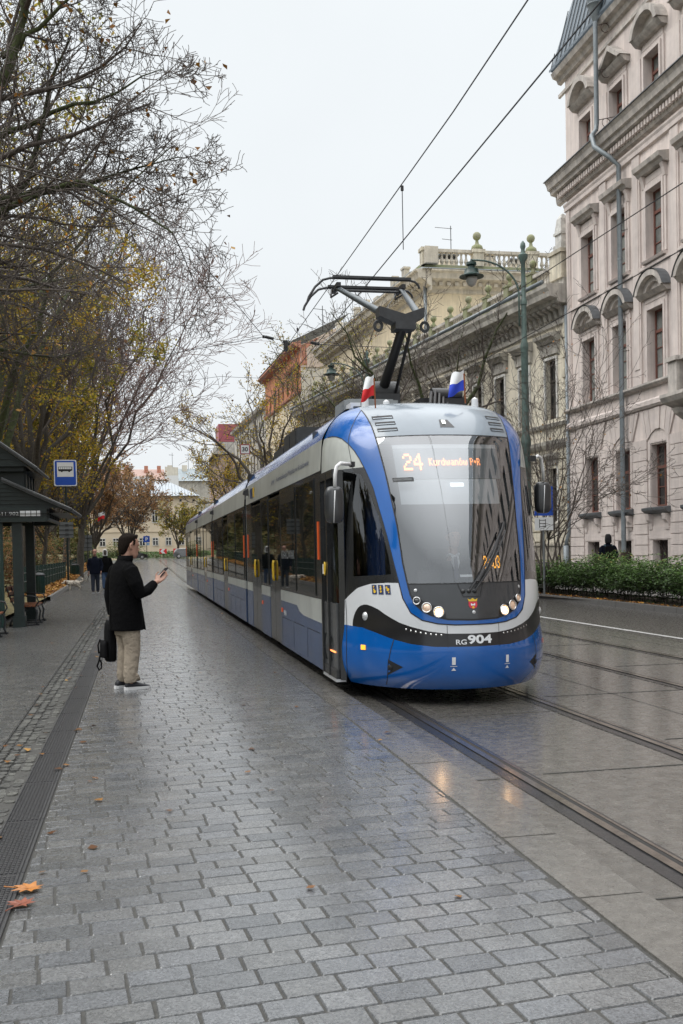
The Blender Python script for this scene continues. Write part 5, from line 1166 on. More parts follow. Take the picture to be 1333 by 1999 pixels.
def end_houses():
    B = thing('end_house', 'long tan house with a pale grey hipped roof closing the street', 'building', (3,190,1))
    k = MB(); k.box(-9, 10.6, 190, 204, .8, 12.1); build('wall', k, M_TAN, B); k = MB(); k.box(-9.2, 10.8, 189.8, 204.2, 12.1, 12.45)
    for i in range(20): k.box(-8.6+i, -8.4+i, 189.55, 189.8, 12.15, 12.4)
    k.box(-9.1, 10.7, 189.9, 190, 5.8, 6.05); build('eave_cornice', k, M_TAN, B)
    k = MB(); k.add([(-9.8,189.2,12.45),(11.3,189.2,12.45),(11.3,204.8,12.45),(-9.8,204.8,12.45),(-4.5,197,15.7),(5.6,197,15.7)], [(0,1,5,4),(1,2,5),(2,3,4,5),(3,0,4)]); rf = build('roof', k, M_GRYROOF, B)
    k = MB()
    for i in range(36): x = -9.4+i*.58; t = min(1, (x+9.8)/5.3, (11.3-x)/5.7); k.tube([(x,189.15,12.5),(lerp(x,x,t),lerp(189.2,197,t),lerp(12.5,15.72,t))], .035, 4)
    build('standing_seams', k, M_BLUROOF, rf)
    for i in range(8):
        x = -6.6+2.4*i-.1
        for z0, z1, w in ((7.55,9.75,.5),(3.3,4.7,.5),(11.4,11.8,.2)):
            k = MB(); k.box(x-w, x+w, 189.93, 189.99, z0, z1); wd = build('window', k, M_PANED, B)
            if w > .3:
                k = MB()
                for q in (-w, 0, w): k.box(x+q-.06, x+q+.06, 189.88, 189.93, z0-.05, z1+.05)
                for z in (z0, lerp(z0,z1,.65), z1): k.box(x-w, x+w, 189.885, 189.928, z-.06, z+.06)
                build('window_frame', k, M_PEEL, wd)
    B = thing('red_roofed_house', 'distant house with a reddish tiled roof above the grey hipped roof', 'building', (-2,240,1))
    k = MB(); k.box(-12, 6.2, 240, 250, 1, 19.2); build('wall', k, M_GABLE, B); k = MB(); k.add([(-12,239.5,19.2),(6.2,239.5,19.2),(6.2,245,22.0),(-12,245,22.0)], [(0,1,2,3)]); build('roof', k, M_TILE, B)
    k = MB(); k.box(-5, 2.7, 239, 239.6, 16, 19.9); k.box(6.25, 9.3, 238, 238.6, 14, 20.0); build('white_parapet', k, M_WHITE, B); k = MB()
    for x in (-7.5,-3,1.5,4.5): k.box(x, x+.9, 243, 244, 20.5, 22.7)
    build('chimney', k, M_BRICKP, B)
    B = thing('blue_roofed_house', 'distant house with a blue-grey roof and chimneys along its ridge', 'building', (14,242,1))
    k = MB(); k.box(6.3, 30, 242, 252, 1, 19.0); build('wall', k, M_CRTRIM, B); k = MB(); k.add([(9.4,241.4,19.0),(30,241.4,19.0),(30,246,22.2),(9.4,246,22.2)], [(0,1,2,3)]); k.add([(6.3,241.8,19),(9.4,241.8,19),(9.4,241.8,22.2),(6.3,241.8,22.4)], [(0,1,2,3)], 1); build('roof', k, [M_BLUROOF, M_GABLE], B); k = MB()
    for x in (7,10.5,14,17,20,24): k.box(x, x+1.2, 245, 246, 21.5, 23.0)
    build('chimney', k, M_GABLE, B); k = MB()
    for x in (8.2,12,16.5): k.tube([(x,245,22),(x,245,26)], .06, 4); k.tube([(x-.8,245,25.5),(x+.3,245,25.4)], .05, 4)
    build('aerial', k, M_DARK, B)
end_houses()
# ------------------------------------------------------------------ trees
def batch_tubes(br, n):
    """br: list of (points, radii) -> numpy verts and quads"""
    by = {}
    for p, r in br: by.setdefault(len(p), []).append((p, r))
    VV = []; QQ = []; off = 0
    for k, L in by.items():
        P = np.array([b[0] for b in L]); Rr = np.array([b[1] for b in L]); m = len(L)
        D = np.empty_like(P); D[:,1:-1] = P[:,2:]-P[:,:-2]; D[:,0] = P[:,1]-P[:,0]; D[:,-1] = P[:,-1]-P[:,-2]
        D /= np.linalg.norm(D, axis=2, keepdims=True)+1e-9
        A = np.cross(D, np.array([.31,.87,.17])); A /= np.linalg.norm(A, axis=2, keepdims=True)+1e-9; Bv = np.cross(D, A)
        t = 2*PI*np.arange(n)/n
        V = P[:,:,None,:]+Rr[:,:,None,None]*(A[:,:,None,:]*np.cos(t)[None,None,:,None]+Bv[:,:,None,:]*np.sin(t)[None,None,:,None])
        idx = off+np.arange(m*k*n).reshape(m, k, n); a = idx[:,:-1]; b = idx[:,1:]
        Q = np.stack([a, np.roll(a, -1, 2), np.roll(b, -1, 2), b], -1).reshape(-1, 4)
        VV.append(V.reshape(-1, 3)); QQ.append(Q); off += m*k*n
    return (np.concatenate(VV), np.concatenate(QQ)) if VV else (np.zeros((0,3)), np.zeros((0,4), int))
def nv(v): l = math.sqrt(v[0]**2+v[1]**2+v[2]**2)+1e-9; return (v[0]/l, v[1]/l, v[2]/l)
class Tree:
    NSEG = [9, 8, 6, 5, 4]
    def __init__(s, seed, kids=(9,8,7,5,0), ratio=(.6,.55,.5,.5), wig=(.10,.13,.15,.16,.17), up=(.02,.05,.05,.05,.05), ang=(38,62), rmin=.006, tmin=.25, maxlv=4, taper=.35, rk=.55):
        s.r = random.Random(seed); s.kids = kids; s.ratio = ratio; s.wig = wig; s.up = up; s.ang = ang; s.rmin = rmin; s.tmin = tmin; s.maxlv = maxlv; s.taper = taper; s.rk = rk
        s.thick = []; s.mid = []; s.thin = []; s.tips = []
    def put(s, pts, rad, lv):
        (s.thick if lv <= 1 else s.mid if lv == 2 else s.thin).append((pts, rad))
        if lv >= 3: s.tips += pts[1:]
    def branch(s, p, d, L, r, lv):
        g_ = s.r.gauss; n = s.NSEG[lv]; pts = [p]; ds = [d]; w = s.wig[lv]
        for i in range(n):
            d = nv((d[0]+g_(0,w), d[1]+g_(0,w), d[2]+g_(0,w)+s.up[lv])); q = pts[-1]; pts.append((q[0]+d[0]*L/n, q[1]+d[1]*L/n, q[2]+d[2]*L/n)); ds.append(d)
        s.finish(pts, ds, L, r, lv)
    def path(s, ctrl, r, lv, r_end=None, n=9):
        """a limb through given points"""
        c = [Vector(q) for q in ctrl]; seg = [(c[i+1]-c[i]).length for i in range(len(c)-1)]; T = sum(seg); pts = []
        for i in range(n+1):
            u = T*i/n; k = 0
            while k < len(seg)-1 and u > seg[k]: u -= seg[k]; k += 1
            q = c[k].lerp(c[k+1], min(1, u/seg[k])); j = .012*T*(0 < i < n); pts.append((q.x+s.r.gauss(0,j), q.y+s.r.gauss(0,j), q.z+s.r.gauss(0,j)))
        ds = [nv(tuple(pts[min(i+1,n)][k]-pts[max(i-1,0)][k] for k in range(3))) for i in range(n+1)]
        s.finish(pts, ds, T, r, lv)
    def finish(s, pts, ds, L, r, lv):
        n = len(pts)-1; tp = .10 if lv == 1 else .16 if lv == 2 else s.taper; rad = [max(s.rmin, r*(1-(1-tp)*(i/n)**.8)) for i in range(n+1)]
        s.put(pts, rad, lv)
        if lv >= s.maxlv: return
        k = s.kids[lv]; k = max(1, int(k*s.r.uniform(.8, 1.2)))
        for j in range(k):
            t = s.tmin+(1-s.tmin)*((j+s.r.random())/k); i = min(n-1, int(t*n)); f = t*n-i
            p = tuple(lerp(pts[i][c], pts[i+1][c], f) for c in range(3)); d = Vector(ds[i]); a = R(s.r.uniform(*s.ang)); az = j*2.4+s.r.uniform(-.6,.6)
            e = d.orthogonal().normalized(); e2 = d.cross(e); nd = d*math.cos(a)+(e*math.cos(az)+e2*math.sin(az))*math.sin(a)
            cl = L*s.ratio[lv]*(1.15-.6*t)*s.r.uniform(.7,1.25)
            s.branch(p, nv(nd), cl, max(s.rmin, rad[i]*s.rk), lv+1)
    def emit(s, name, label, loc, mt, mtw, leaf=None, nleaf=0, lsize=.1, group=None, zmax=None, zmin=None, lseed=1, lfilter=None):
        T = thing(name, label, 'tree', loc, 0, group)
        V, Q = batch_tubes(s.thick, 9); numesh('trunk', V, Q, mt, T, None, True)
        V1, Q1 = batch_tubes(s.mid, 5); V2, Q2 = batch_tubes(s.thin, 3); numesh('crown', np.concatenate([V1,V2]), np.concatenate([Q1, Q2+len(V1)]), mtw, T, None, True)
        if leaf and nleaf:
            P = np.array(s.tips); rg = np.random.default_rng(lseed)
            if zmax: P = P[P[:,2] < zmax]
            if zmin: P = P[P[:,2] > zmin]
            if lfilter is not None: P = P[[lfilter(p) for p in P]]
            if len(P):
                # clumps: leaves gather on some of the twigs
                c = P[rg.choice(len(P), max(1, len(P)//4))]; sel = c[rg.choice(len(c), nleaf)]+rg.normal(0, .2, (nleaf,3))
                V, Q, tt = leaf_quads(sel, lsize, .1, lseed, .4); numesh('leaves', V, Q, leaf, T, tt)
        return T
LG = 'park trees on the left of the street'
def near_tree():
    t = Tree(11, kids=(0,14,11,9,6), wig=(.1,.12,.15,.17,.18), up=(0,.02,.03,.03,.03), ratio=(.6,.42,.5,.5), rmin=.0045, tmin=.18)
    bx, by = -5.0, 15.5
    t.path([(bx,by,.3),(bx+.1,by,2.2),(bx+.35,by,4.2)], .34, 1, None); t.thick[0] = ([p for p in t.thick[0][0]], [lerp(.36,.26,i/9) for i in range(10)])
    S0 = (bx+.35, by, 4.2)
    P = lambda *q: [S0]+list(q)
    t.path(P((-3.1,15.3,6.4),(-2.25,15.2,7.5),(-1.75,15,8.6),(-1.6,14.8,10.4),(-1.2,14.6,12.6)), .17, 1)
    t.path(P((-3.2,15.6,5.9),(-2.1,15.6,6.7),(-1.5,15.6,7.3),(-1.2,15.5,8.2),(-.8,15.3,9.2)), .13, 1)
    t.path(P((-3.2,15,5.4),(-2.0,14.6,6.2),(-1.2,14.4,6.75),(-.3,14.2,6.7),(.55,14,6.0)), .11, 1)
    t.path([(-1.9,15.5,6.85),(-.9,15.2,7.0),(-.2,15,7.1),(.7,14.8,7.35)], .06, 1)
    t.path([(-2.3,15.3,7.4),(-1.2,15.0,8.0),(-.5,14.8,8.1),(.5,14.6,8.5)], .06, 1)
    t.path([(-1.75,15,8.7),(-.9,14.9,9.4),(-.5,14.8,9.7),(-.3,14.7,10.0)], .05, 1)
    t.path(P((-3.4,17,5.4),(-2.2,18.5,6.3),(-.8,19.8,7.0)), .1, 1); t.path(P((-3.6,14.2,6),(-3.0,12.8,8),(-2.4,12,10.5)), .13, 1)
    t.path([(-3.9,15.4,4.8),(-2.8,16.5,5.0),(-1.7,17.5,4.9),(-.6,18.4,5.3)], .07, 1)
    t.path([(-1.6,14.9,10.5),(-1.0,14.6,11.4),(-.5,14.4,12),(.3,14.2,11.4)], .05, 1)
    t.emit('maple_tree', 'nearest bare tree, its mossy limbs reaching in from the left edge over the platform', (bx,by,.25), M_BARKM, M_TWIG, L_FALL, 420, .085, LG, lseed=5, zmax=10)
near_tree()
def park_tree(seed, x, y, h, label, r=.3, lean=(0,0), limbs=7, leaf=None, nleaf=0, lsize=.11, mt=None, mtw=None, kids=(8,8,7,5,0), fork=.3, zmax=None, zmin=None, name='park_tree', rmin=None, ang=(28,52), spread=.55, group=LG, upk=.05):
    rm = rmin or max(.007, y*.00022)
    t = Tree(seed, kids=kids, up=(.02,upk,.06,.06,.05), rmin=rm, ang=ang, ratio=(.55,.46,.5,.5), tmin=.22)
    z0 = .25+g(y); rr = random.Random(seed); top = (x+lean[0]*fork, y+lean[1]*fork, z0+h*fork)
    t.thick.append(([tuple(lerp(a, b, i/9)+(rr.gauss(0,.03) if 0 < i < 9 else 0) for a, b in zip((x,y,z0-.2), top)) for i in range(10)], [r*(1.35 if i == 0 else lerp(1.0,.75,i/9)) for i in range(10)]))
    for i in range(limbs):
        a = 2*PI*i/limbs+rr.uniform(-.4,.4); sp = spread*rr.uniform(.55,1.15)*(0.25 if i == 0 else 1); up = rr.uniform(.75,1.05)
        L = h*(1-fork)*up; e = (top[0]+lean[0]*(1-fork)+math.cos(a)*L*sp, top[1]+lean[1]*(1-fork)+math.sin(a)*L*sp, top[2]+L*math.sqrt(max(.15,1-sp*sp*.8)))
        m = tuple(lerp(top[k], e[k], .45)+(0,0,.06*L)[k]+rr.gauss(0,.05*L) for k in range(3))
        lo = rr.uniform(.65,1.0); s0 = tuple(lerp((x,y,z0)[k], top[k], lo) for k in range(3))
        t.path([s0, m, e], r*.5, 1)
    return t.emit(name, label, (x,y,z0), mt or M_BARK, mtw or M_TWIG, leaf, nleaf, lsize, group, zmax, zmin, seed)
K5 = (8,8,7,5,0)
park_tree(21, -7.0, 24, 15, 'tall tree with sparse olive leaves behind the shelter roof', .3, (1.5,0), 7, L_OLV, 10000, .11, M_BARKM, kids=(7,7,6,4,0))
park_tree(22, -8.5, 31, 17, 'thick dark trunk with yellow leaves further into the park behind the shelter', .42, (1,0), 7, L_YEL, 8000, .12, M_BARKM, kids=(7,7,6,4,0), zmax=12.5)
park_tree(23, -6.2, 41, 18, 'mossy tree with scattered yellow leaves just beyond the shelter', .36, (2,0), 8, L_YEL, 9500, .12, M_BARKM, kids=(7,7,6,4,0), zmax=12.5)
park_tree(24, -9.5, 50, 20, 'tall dark park tree, second row back, half hidden by yellow crowns', .4, (1,0), 7, L_OLV, 12000, .14, kids=(7,7,6,4,0))
park_tree(25, -6.0, 54, 20, 'leaning park tree behind the green fence with olive and rust leaves', .34, (2.5,0), 8, L_OLV, 9000, .13, kids=(7,7,6,4,0), zmax=12.5)
park_tree(26, -3.9, 67, 22, 'tall bare tree with fine reddish twigs fanning over the street', .25, (1.8,0), 13, L_FALL, 260, .16, M_BARK, M_TWIGR, (10,10,9,8,0), .20, spread=.47, upk=.05)
park_tree(27, -9.5, 72, 23, 'dim tall tree deep in the park behind the reddish-twigged one', .45, (0,0), 7, L_OLV, 9000, .16, kids=(8,8,7,5,0))
park_tree(28, -14, 60, 22, 'large shadowy tree at the far left of the park', .5, (0,0), 7, L_YEL, 9000, .16, kids=(8,8,7,5,0))
park_tree(29, -13, 42, 19, 'broad yellow-leaved tree at the left edge of the park', .45, (0,0), 7, L_YEL, 13000, .14, kids=(8,8,7,5,0))
park_tree(30, -6.5, 92, 20, 'slender bare tree beyond the two walkers', .32, (1.5,0), 7, L_ORG, 3500, .16, None, M_TWIGR)
park_tree(42, -12.5, 27, 16, 'olive-leaved tree behind the shelter at the very left', .4, (1,0), 7, L_OLV, 9000, .13, kids=(7,7,6,4,0))
park_tree(31, -5.3, 57, 9.5, 'small maple with low bright yellow foliage hanging behind the bus stop sign', .12, (1.0,0), 8, L_YEL, 4500, .14, None, None, (7,7,6,0,0), .3, spread=.7)
park_tree(43, -9.0, 46, 8.5, 'second small maple with dense yellow leaves above the green fence', .14, (.8,0), 8, L_YEL, 6000, .15, None, None, (7,7,6,0,0), .3, spread=.7)
park_tree(32, -5.6, 126, 12.5, 'russet leafy tree closing the park at the end of the path', .35, (1,0), 9, L_ORG, 9000, .24, None, None, (7,7,6,4,0), .18, spread=.6)
park_tree(33, -1.4, 139, 11.5, 'rounded brown-leaved tree by the far bend', .3, (0,0), 9, L_ORG, 8000, .25, None, None, (7,7,6,4,0), .15, spread=.6)
park_tree(44, -12, 118, 14, 'rust-coloured tree behind the two pedestrians', .35, (0,0), 9, L_ORG, 8000, .26, None, None, (7,7,6,4,0), .18, spread=.6)
park_tree(51, -8.0, 80, 16, 'golden-leaved tree beyond the gap in the fence', .3, (0,0), 8, L_YEL, 9000, .2, kids=(8,8,7,4,0))
park_tree(52, -11.5, 98, 18, 'broad olive tree beyond the far fence stretch', .4, (0,0), 8, L_OLV, 9000, .22, kids=(8,8,7,4,0))
park_tree(53, -9.0, 112, 15, 'yellow-brown tree left of the russet one', .3, (0,0), 8, L_YEL, 8000, .24, kids=(8,8,7,4,0))
park_tree(54, -19, 78, 20, 'large olive tree at the back of the park lawn', .45, (0,0), 8, L_OLV, 9000, .24, kids=(8,8,7,4,0))
park_tree(55, -20, 110, 20, 'massive russet tree at the far back of the park', .45, (0,0), 8, L_ORG, 9000, .28, kids=(8,8,7,4,0))
RG = 'street trees on the right'
park_tree(34, 6.3, 172, 8.5, 'low olive tree in front of the tan house', .25, (.6,0), 8, L_OLV, 5000, .26, None, None, (7,7,6,0,0), .2, spread=.75, group=RG)
park_tree(35, 12.6, 45, 13.4, 'gnarled mossy bare tree rising behind the pantograph', .36, (1.5,0), 10, None, 0, .1, M_BARKM, M_TWIG, (7,8,6,5,0), .28, spread=.72, group=RG, ang=(30,58))
park_tree(36, 11.6, 60, 13.5, 'bare tree with pale olive leaves left of the pantograph', .24, (.9,0), 7, L_OLV, 3200, .11, None, M_TWIG, (6,7,6,4,0), .25, spread=.42, group=RG)
park_tree(37, 12.2, 92, 17.5, 'thick pollarded tree with yellow leaves before the orange brick house', .5, (-1.2,0), 7, L_YEL, 3600, .17, M_BARK, M_TWIG, (7,6,5,5,0), .3, spread=.7, group=RG)
park_tree(38, 11.6, 122, 13, 'smaller yellowing tree farther down the right side', .35, (-1,0), 7, L_YEL, 3600, .2, None, None, (7,6,6,4,0), .25, spread=.7, group=RG)
def sapling():
    t = Tree(77, kids=(7,7,5,4,0), up=(.06,.06,.04,.03,.02), rmin=.006, ang=(18,42), ratio=(.6,.5,.5,.5), wig=(.08,.12,.18,.24,.3), tmin=.2)
    b = (12.75, 30.0, .1); rr = random.Random(5)
    for i in range(11):
        a = 2*PI*i/11; s = rr.uniform(.1,.42); L = rr.uniform(5.0,8.2); t.path([(b[0]+.12*math.cos(a), b[1]+.12*math.sin(a), .1), (b[0]+math.cos(a)*L*s*.35, b[1]+math.sin(a)*L*s*.35, L*.45), (b[0]+math.cos(a)*L*s, b[1]+math.sin(a)*L*s, L)], .035, 1)
    for i in range(6):
        a = rr.uniform(-2.2,-.9); L = rr.uniform(2.5,4); t.path([(b[0],b[1],1.8), (b[0]+math.cos(a)*L*.5, b[1]+math.sin(a)*L*.5, 2.7+rr.random()), (b[0]+math.cos(a)*L, b[1]+math.sin(a)*L, 3.0+rr.random())], .02, 1)
    t.emit('street_tree', 'slim many-stemmed bare tree in the hedge beside the lamp post', b, M_TWIG, M_TWIG, L_FALL, 130, .07, RG)
sapling()
M_STEM = mat('dark_stem', (.03,.024,.018), rough=.9)
def leaf_mass(name, label, cat, loc, pts, size, m, stems, group=None, tint=None, seed=1):
    T = thing(name, label, cat, loc, 0, group); V, Q, tt = leaf_quads(pts, size, .6, seed, .35)
    if tint is not None: tt = np.clip(np.repeat(tint, 4)+(tt-.5)*.45, 0, 1)
    numesh('foliage', V, Q, m, T, tt)
    V, Q = batch_tubes(stems, 4); numesh('stems', V, Q, M_STEM, T); return T
def hedge():
    H = lambda y: (1+.12*math.sin(y*1.7)+.08*math.sin(y*4.1+1)+.05*math.sin(y*9.3))*float(np.interp(y, [10,18,22,24.5,26.5,29,31,34,40,46], [1.2,1.2,1.16,1.28,1.36,1.22,1.02,.95,1.0,.9]))
    P = []; TT = []; stems = []; rr = random.Random(3)
    for i in range(8000):                       # arching sprays
        y = rr.uniform(12, 44); cx = 13.2+XR(y)+rr.gauss(0, .34); h = H(y)*rr.uniform(.5,1.1); a = rr.uniform(0, 2*PI); L = rr.uniform(.35,.8)
        if rr.random() < .45: a = PI+rr.gauss(0, .7)
        z0 = .12+h*rr.uniform(.25,.75); z0 = max(z0, .30); x0 = cx; k = rr.randint(6, 10); up = rr.uniform(.2,.9)
        pts = []
        for j in range(k):
            u = j/(k-1); x = x0+math.cos(a)*L*u; yy = y+math.sin(a)*L*u; z = z0+L*up*(u-.75*u*u)*1.1
            lim = 12.16+XR(y)+max(0,.5-z)*.25
            if x < lim: x = lim+rr.uniform(0,.08)
            z = min(z, .12+H(yy)*1.06); pts.append((x,yy,z))
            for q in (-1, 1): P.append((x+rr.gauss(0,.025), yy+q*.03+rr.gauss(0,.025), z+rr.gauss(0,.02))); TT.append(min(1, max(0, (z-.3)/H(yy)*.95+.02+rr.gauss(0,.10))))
        if i % 3 == 0: stems.append(([pts[0], pts[len(pts)//2], pts[-1]], [.004,.003,.002]))
    for i in range(9000):
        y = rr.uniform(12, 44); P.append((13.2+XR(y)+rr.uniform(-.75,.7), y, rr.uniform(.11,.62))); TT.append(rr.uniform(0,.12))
    for i in range(350):
        y = rr.uniform(12, 44); x = 13.2+XR(y)+rr.gauss(0, .33); h = H(y)*.8; stems.append(([(x,y,.08),(x+rr.gauss(0,.06),y+rr.gauss(0,.06),h*.5),(x+rr.gauss(0,.2),y+rr.gauss(0,.15),h)], [.009,.007,.004]))
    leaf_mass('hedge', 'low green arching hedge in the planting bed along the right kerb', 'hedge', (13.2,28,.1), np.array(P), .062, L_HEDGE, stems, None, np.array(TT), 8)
hedge()
def bush(seed, x, y, r, h, m, label, n=2600, size=.12, group=None):
    rg = np.random.default_rng(seed); d = rg.normal(0,1,(n,3)); d[:,2] = np.abs(d[:,2]); d /= np.linalg.norm(d, axis=1, keepdims=True); q = d*rg.uniform(.35,1,(n,1))**.5
    lob = 1+.35*np.sin(d[:,0]*5+seed)*np.cos(d[:,1]*4+seed*2); z0 = .3+g(y)
    P = np.stack([x+q[:,0]*r*lob, y+q[:,1]*r*lob, z0+.1+q[:,2]*h*lob], 1); st = []
    for i in range(40): k = d[i]; st.append(([(x+k[0]*.1,y+k[1]*.1,z0-.2),(x+k[0]*r*.5,y+k[1]*r*.5,z0+h*.5),(x+k[0]*r*.95,y+k[1]*r*.95,z0+k[2]*h)], [.02,.012,.005]))
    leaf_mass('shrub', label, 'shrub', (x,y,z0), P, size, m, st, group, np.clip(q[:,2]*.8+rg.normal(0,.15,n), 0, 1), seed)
SG = 'shrubs behind the park fence'
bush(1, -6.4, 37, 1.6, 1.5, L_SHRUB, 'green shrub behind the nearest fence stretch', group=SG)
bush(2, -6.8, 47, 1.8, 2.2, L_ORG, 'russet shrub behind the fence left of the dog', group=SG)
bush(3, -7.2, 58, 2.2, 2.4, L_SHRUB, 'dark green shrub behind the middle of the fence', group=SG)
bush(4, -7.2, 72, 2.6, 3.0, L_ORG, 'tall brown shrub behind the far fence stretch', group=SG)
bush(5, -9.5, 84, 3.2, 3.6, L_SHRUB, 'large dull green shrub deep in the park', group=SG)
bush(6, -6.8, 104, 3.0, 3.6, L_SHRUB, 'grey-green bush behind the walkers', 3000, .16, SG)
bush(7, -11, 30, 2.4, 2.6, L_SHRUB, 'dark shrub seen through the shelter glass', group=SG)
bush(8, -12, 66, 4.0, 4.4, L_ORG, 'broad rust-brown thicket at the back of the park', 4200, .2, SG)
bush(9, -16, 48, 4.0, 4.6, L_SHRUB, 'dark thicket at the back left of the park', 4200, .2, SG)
bush(10, -2.5, 150, 3.0, 2.0, L_SHRUB, 'low green bush beside the dark parked car', 2600, .2, SG)
def island():
    n = 7000; rg = np.random.default_rng(4); x = rg.uniform(-9, 14, n); y = rg.uniform(158, 170, n); P = np.stack([x,y,1.05+rg.uniform(0,1,n)**.7*1.0],1)
    leaf_mass('hedge', 'long low grass-green hedge across the end of the street', 'hedge', (3,164,1), P, .3, L_HEDGE, [([(0,164,1),(0,164,1.5),(0,164,2)],[.02,.02,.01])], None, rg.uniform(.3,.8,n), 9)
island()

def far_wood():
    n = 66000; rg = np.random.default_rng(12); y = rg.uniform(-30, 260, n); x = -34-np.abs(rg.normal(0, 7, n))-np.where(y > 150, (y-150)*.06, 0); hh = 11+3.5*np.sin(y*.16)+2*np.sin(y*.43+1)+1.2*np.sin(y*1.1)
    m = n//3; x[:m] = rg.uniform(-75, -11, m); y[:m] = 212+np.abs(rg.normal(0, 14, m))
    z = 1.2+hh*rg.uniform(0,1,n)**.8; V, Q, T = leaf_quads(np.stack([x,y,z],1), 1.5, .1, 13, .4)
    T = np.clip(T*.8+.0, 0, 1); o = numesh('distant_wood', V, Q, L_OLV2, None, T); tag(o, 'distant autumn woodland closing the back of the park', 'woodland', None, 'stuff')
L_OLV2 = leafmat('distant_foliage', [(0,(.06,.06,.03)),(.5,(.13,.115,.05)),(.85,(.24,.17,.06)),(1,(.2,.11,.05))])
far_wood()
# ------------------------------------------------------------------ street furniture
M_GLS = glass('shelter_glass', (.72,.78,.78), .10, .01)
M_SIGNB = mat('sign_blue', (.008,.07,.42), rough=.35, var=.03); M_SIGNW = mat('sign_white', (.72,.73,.74), rough=.4, var=.03)
M_SIGNG = mat('sign_back_grey', (.14,.15,.155), rough=.5, metal=.2, var=.12); M_SHING = mat('shelter_shingle', (.07,.073,.075), rough=.45, var=.3, vscale=10, bump=.4, bscale=30, dirt=.3)
M_GRND = mat('shelter_green_dark', (.011,.02,.018), rough=.4, var=.3, vscale=8)
def shelter():
    B = thing('tram_shelter', 'dark green two-tier roofed tram shelter with route number board, at the left edge', 'shelter', (-3.5,24,.08))
    y0, y1 = 22.6, 25.5; xs = (-4.9, -2.6)
    ys = (22.75, 25.3)
    for y in ys:
        for x in xs:
            k = MB(); w = .10; k.box(x-w, x+w, y-w, y+w, .08, 2.62); k.box(x-w-.03, x+w+.03, y-w-.03, y+w+.03, .08, .32); build('post', k, M_GRND, B)
    k = MB()
    for x in xs: k.box(x-.07, x+.07, y0, y1, 2.42, 2.60)
    k.box(-5.6, -1.95, y0-.12, y0-.02, 2.36, 2.46); k.box(-5.6, -1.95, y1, y1+.1, 2.36, 2.46); build('beam', k, M_GRND, B)
    k = MB(); k.box(-5.5, -1.95, y0-.10, y0-.02, 2.46, 2.66); k.box(-1.97, -1.90, y0-.1, y1, 2.38, 2.44); fb = build('fascia', k, M_GRND, B)
    k = MB()
    for i in range(7): y = y0+i*.46; k.box(-1.95, -1.91, y, y+.05, 2.44, 2.62)
    k.box(-1.95, -1.91, y0, y1, 2.60, 2.66); build('fascia_slats', k, M_GRND, fb)
    k = MB(); k.box(-4.3, -2.05, y0-.135, y0-.10, 2.475, 2.60); nb = build('route_board', k, M_BLACK, B)
    k = MB(); add_text(k, '601 611 902', (-3.20,-2.53,2.50,2.572), lambda u, v: (u, y0-.138, v)); build('route_numbers', k, M_SIGNW, nb)
    k = MB()
    for i in range(4): k.box(-2.50+.115*i, -2.40+.115*i-(.03 if i == 3 else 0), y0-.14, y0-.135, 2.48, 2.595)
    build('blank_plates', k, M_SIGNW, nb)
    def roof(nm, xe, xr, ze, zr, ya, yb, ov):
        xm = -3.75; k = MB()
        for s in (1, -1):
            e = xm+s*(xe-xm); q = xm+s*(xr-xm)
            k.add([(e,ya-ov,ze),(e,yb+ov,ze),(q,yb+ov,zr),(q,ya-ov,zr),(e,ya-ov,ze-.05),(e,yb+ov,ze-.05),(q,yb+ov,zr-.05),(q,ya-ov,zr-.05)], [(0,1,2,3),(4,7,6,5),(0,4,5,1),(0,3,7,4),(1,5,6,2)])
        r = build(nm, k, M_SHING, B); k = MB(); zb = ze+.06; xb = lerp(xe, xr, (zb-ze)/(zr-ze))-.1
        k.add([(2*xm-xb,ya+.03,zb),(xb,ya+.03,zb),(xr,ya+.03,zr-.06),(2*xm-xr,ya+.03,zr-.06)], [(0,1,2,3)])
        for i in range(7): t = i/7; k.box(2*xm-lerp(xb,xr,t), lerp(xb,xr,t)-.03, ya+.005, ya+.028, lerp(zb,zr,t), lerp(zb,zr,t)+.035)
        build('gable_boards', k, M_GRND, r); k = MB()
        for i in range(8):
            t = (i+.5)/8; x = lerp(xe, xr, t); z = lerp(ze, zr, t); k.box(x-.01, x+.012, ya-ov, yb+ov, z, z+.02)
        k.tube([(xe,ya-ov,ze+.01),(xr,ya-ov,zr+.01)], .03, 5); k.tube([(xe,ya-ov,ze+.0),(xe,yb+ov,ze)], .03, 5); build('roof_battens', k, M_SHING, r)
        k = MB(); k.add([(2*xm-xe+.1,ya-ov+.08,ze-.06),(xe-.08,ya-ov+.08,ze-.06),(xe-.08,yb+ov-.08,ze-.06),(2*xm-xe+.1,yb+ov-.08,ze-.06)], [(3,2,1,0)]); build('soffit', k, M_GRND, r)
    roof('lower_roof', -1.42, -2.85, 2.60, 3.27, y0, y1, .25)
    k = MB(); k.box(-5.2, -2.45, y0+.35, y1-.3, 2.9, 3.62)
    for i in range(4): y = y0+.45+i*.6; k.box(-2.46, -2.42, y, y+.05, 2.95, 3.6)
    build('clerestory', k, M_GRND, B)
    roof('upper_roof', -2.15, -3.7, 3.52, 4.65, y0+.2, y1-.2, .2)
    for i in range(len(ys)-1):
        a, b = ys[i]+.12, ys[i+1]-.12; k = MB(); k.box(-4.91, -4.89, a, b, .35, 2.3); gp = build('glass_panel', k, M_GLS, B)
        k = MB()
        for z in (.32, 2.3): k.box(-4.93, -4.87, a, b, z, z+.05)
        build('panel_frame', k, M_GREEN, gp)
    k = MB(); k.box(-4.7, -2.95, 22.70, 22.72, .4, 2.25); gp = build('glass_panel', k, M_GLS, B); k = MB()
    for x in (-4.72, -3.0, -2.93): k.box(x-.03, x+.03, 22.67, 22.75, .08, 2.36)
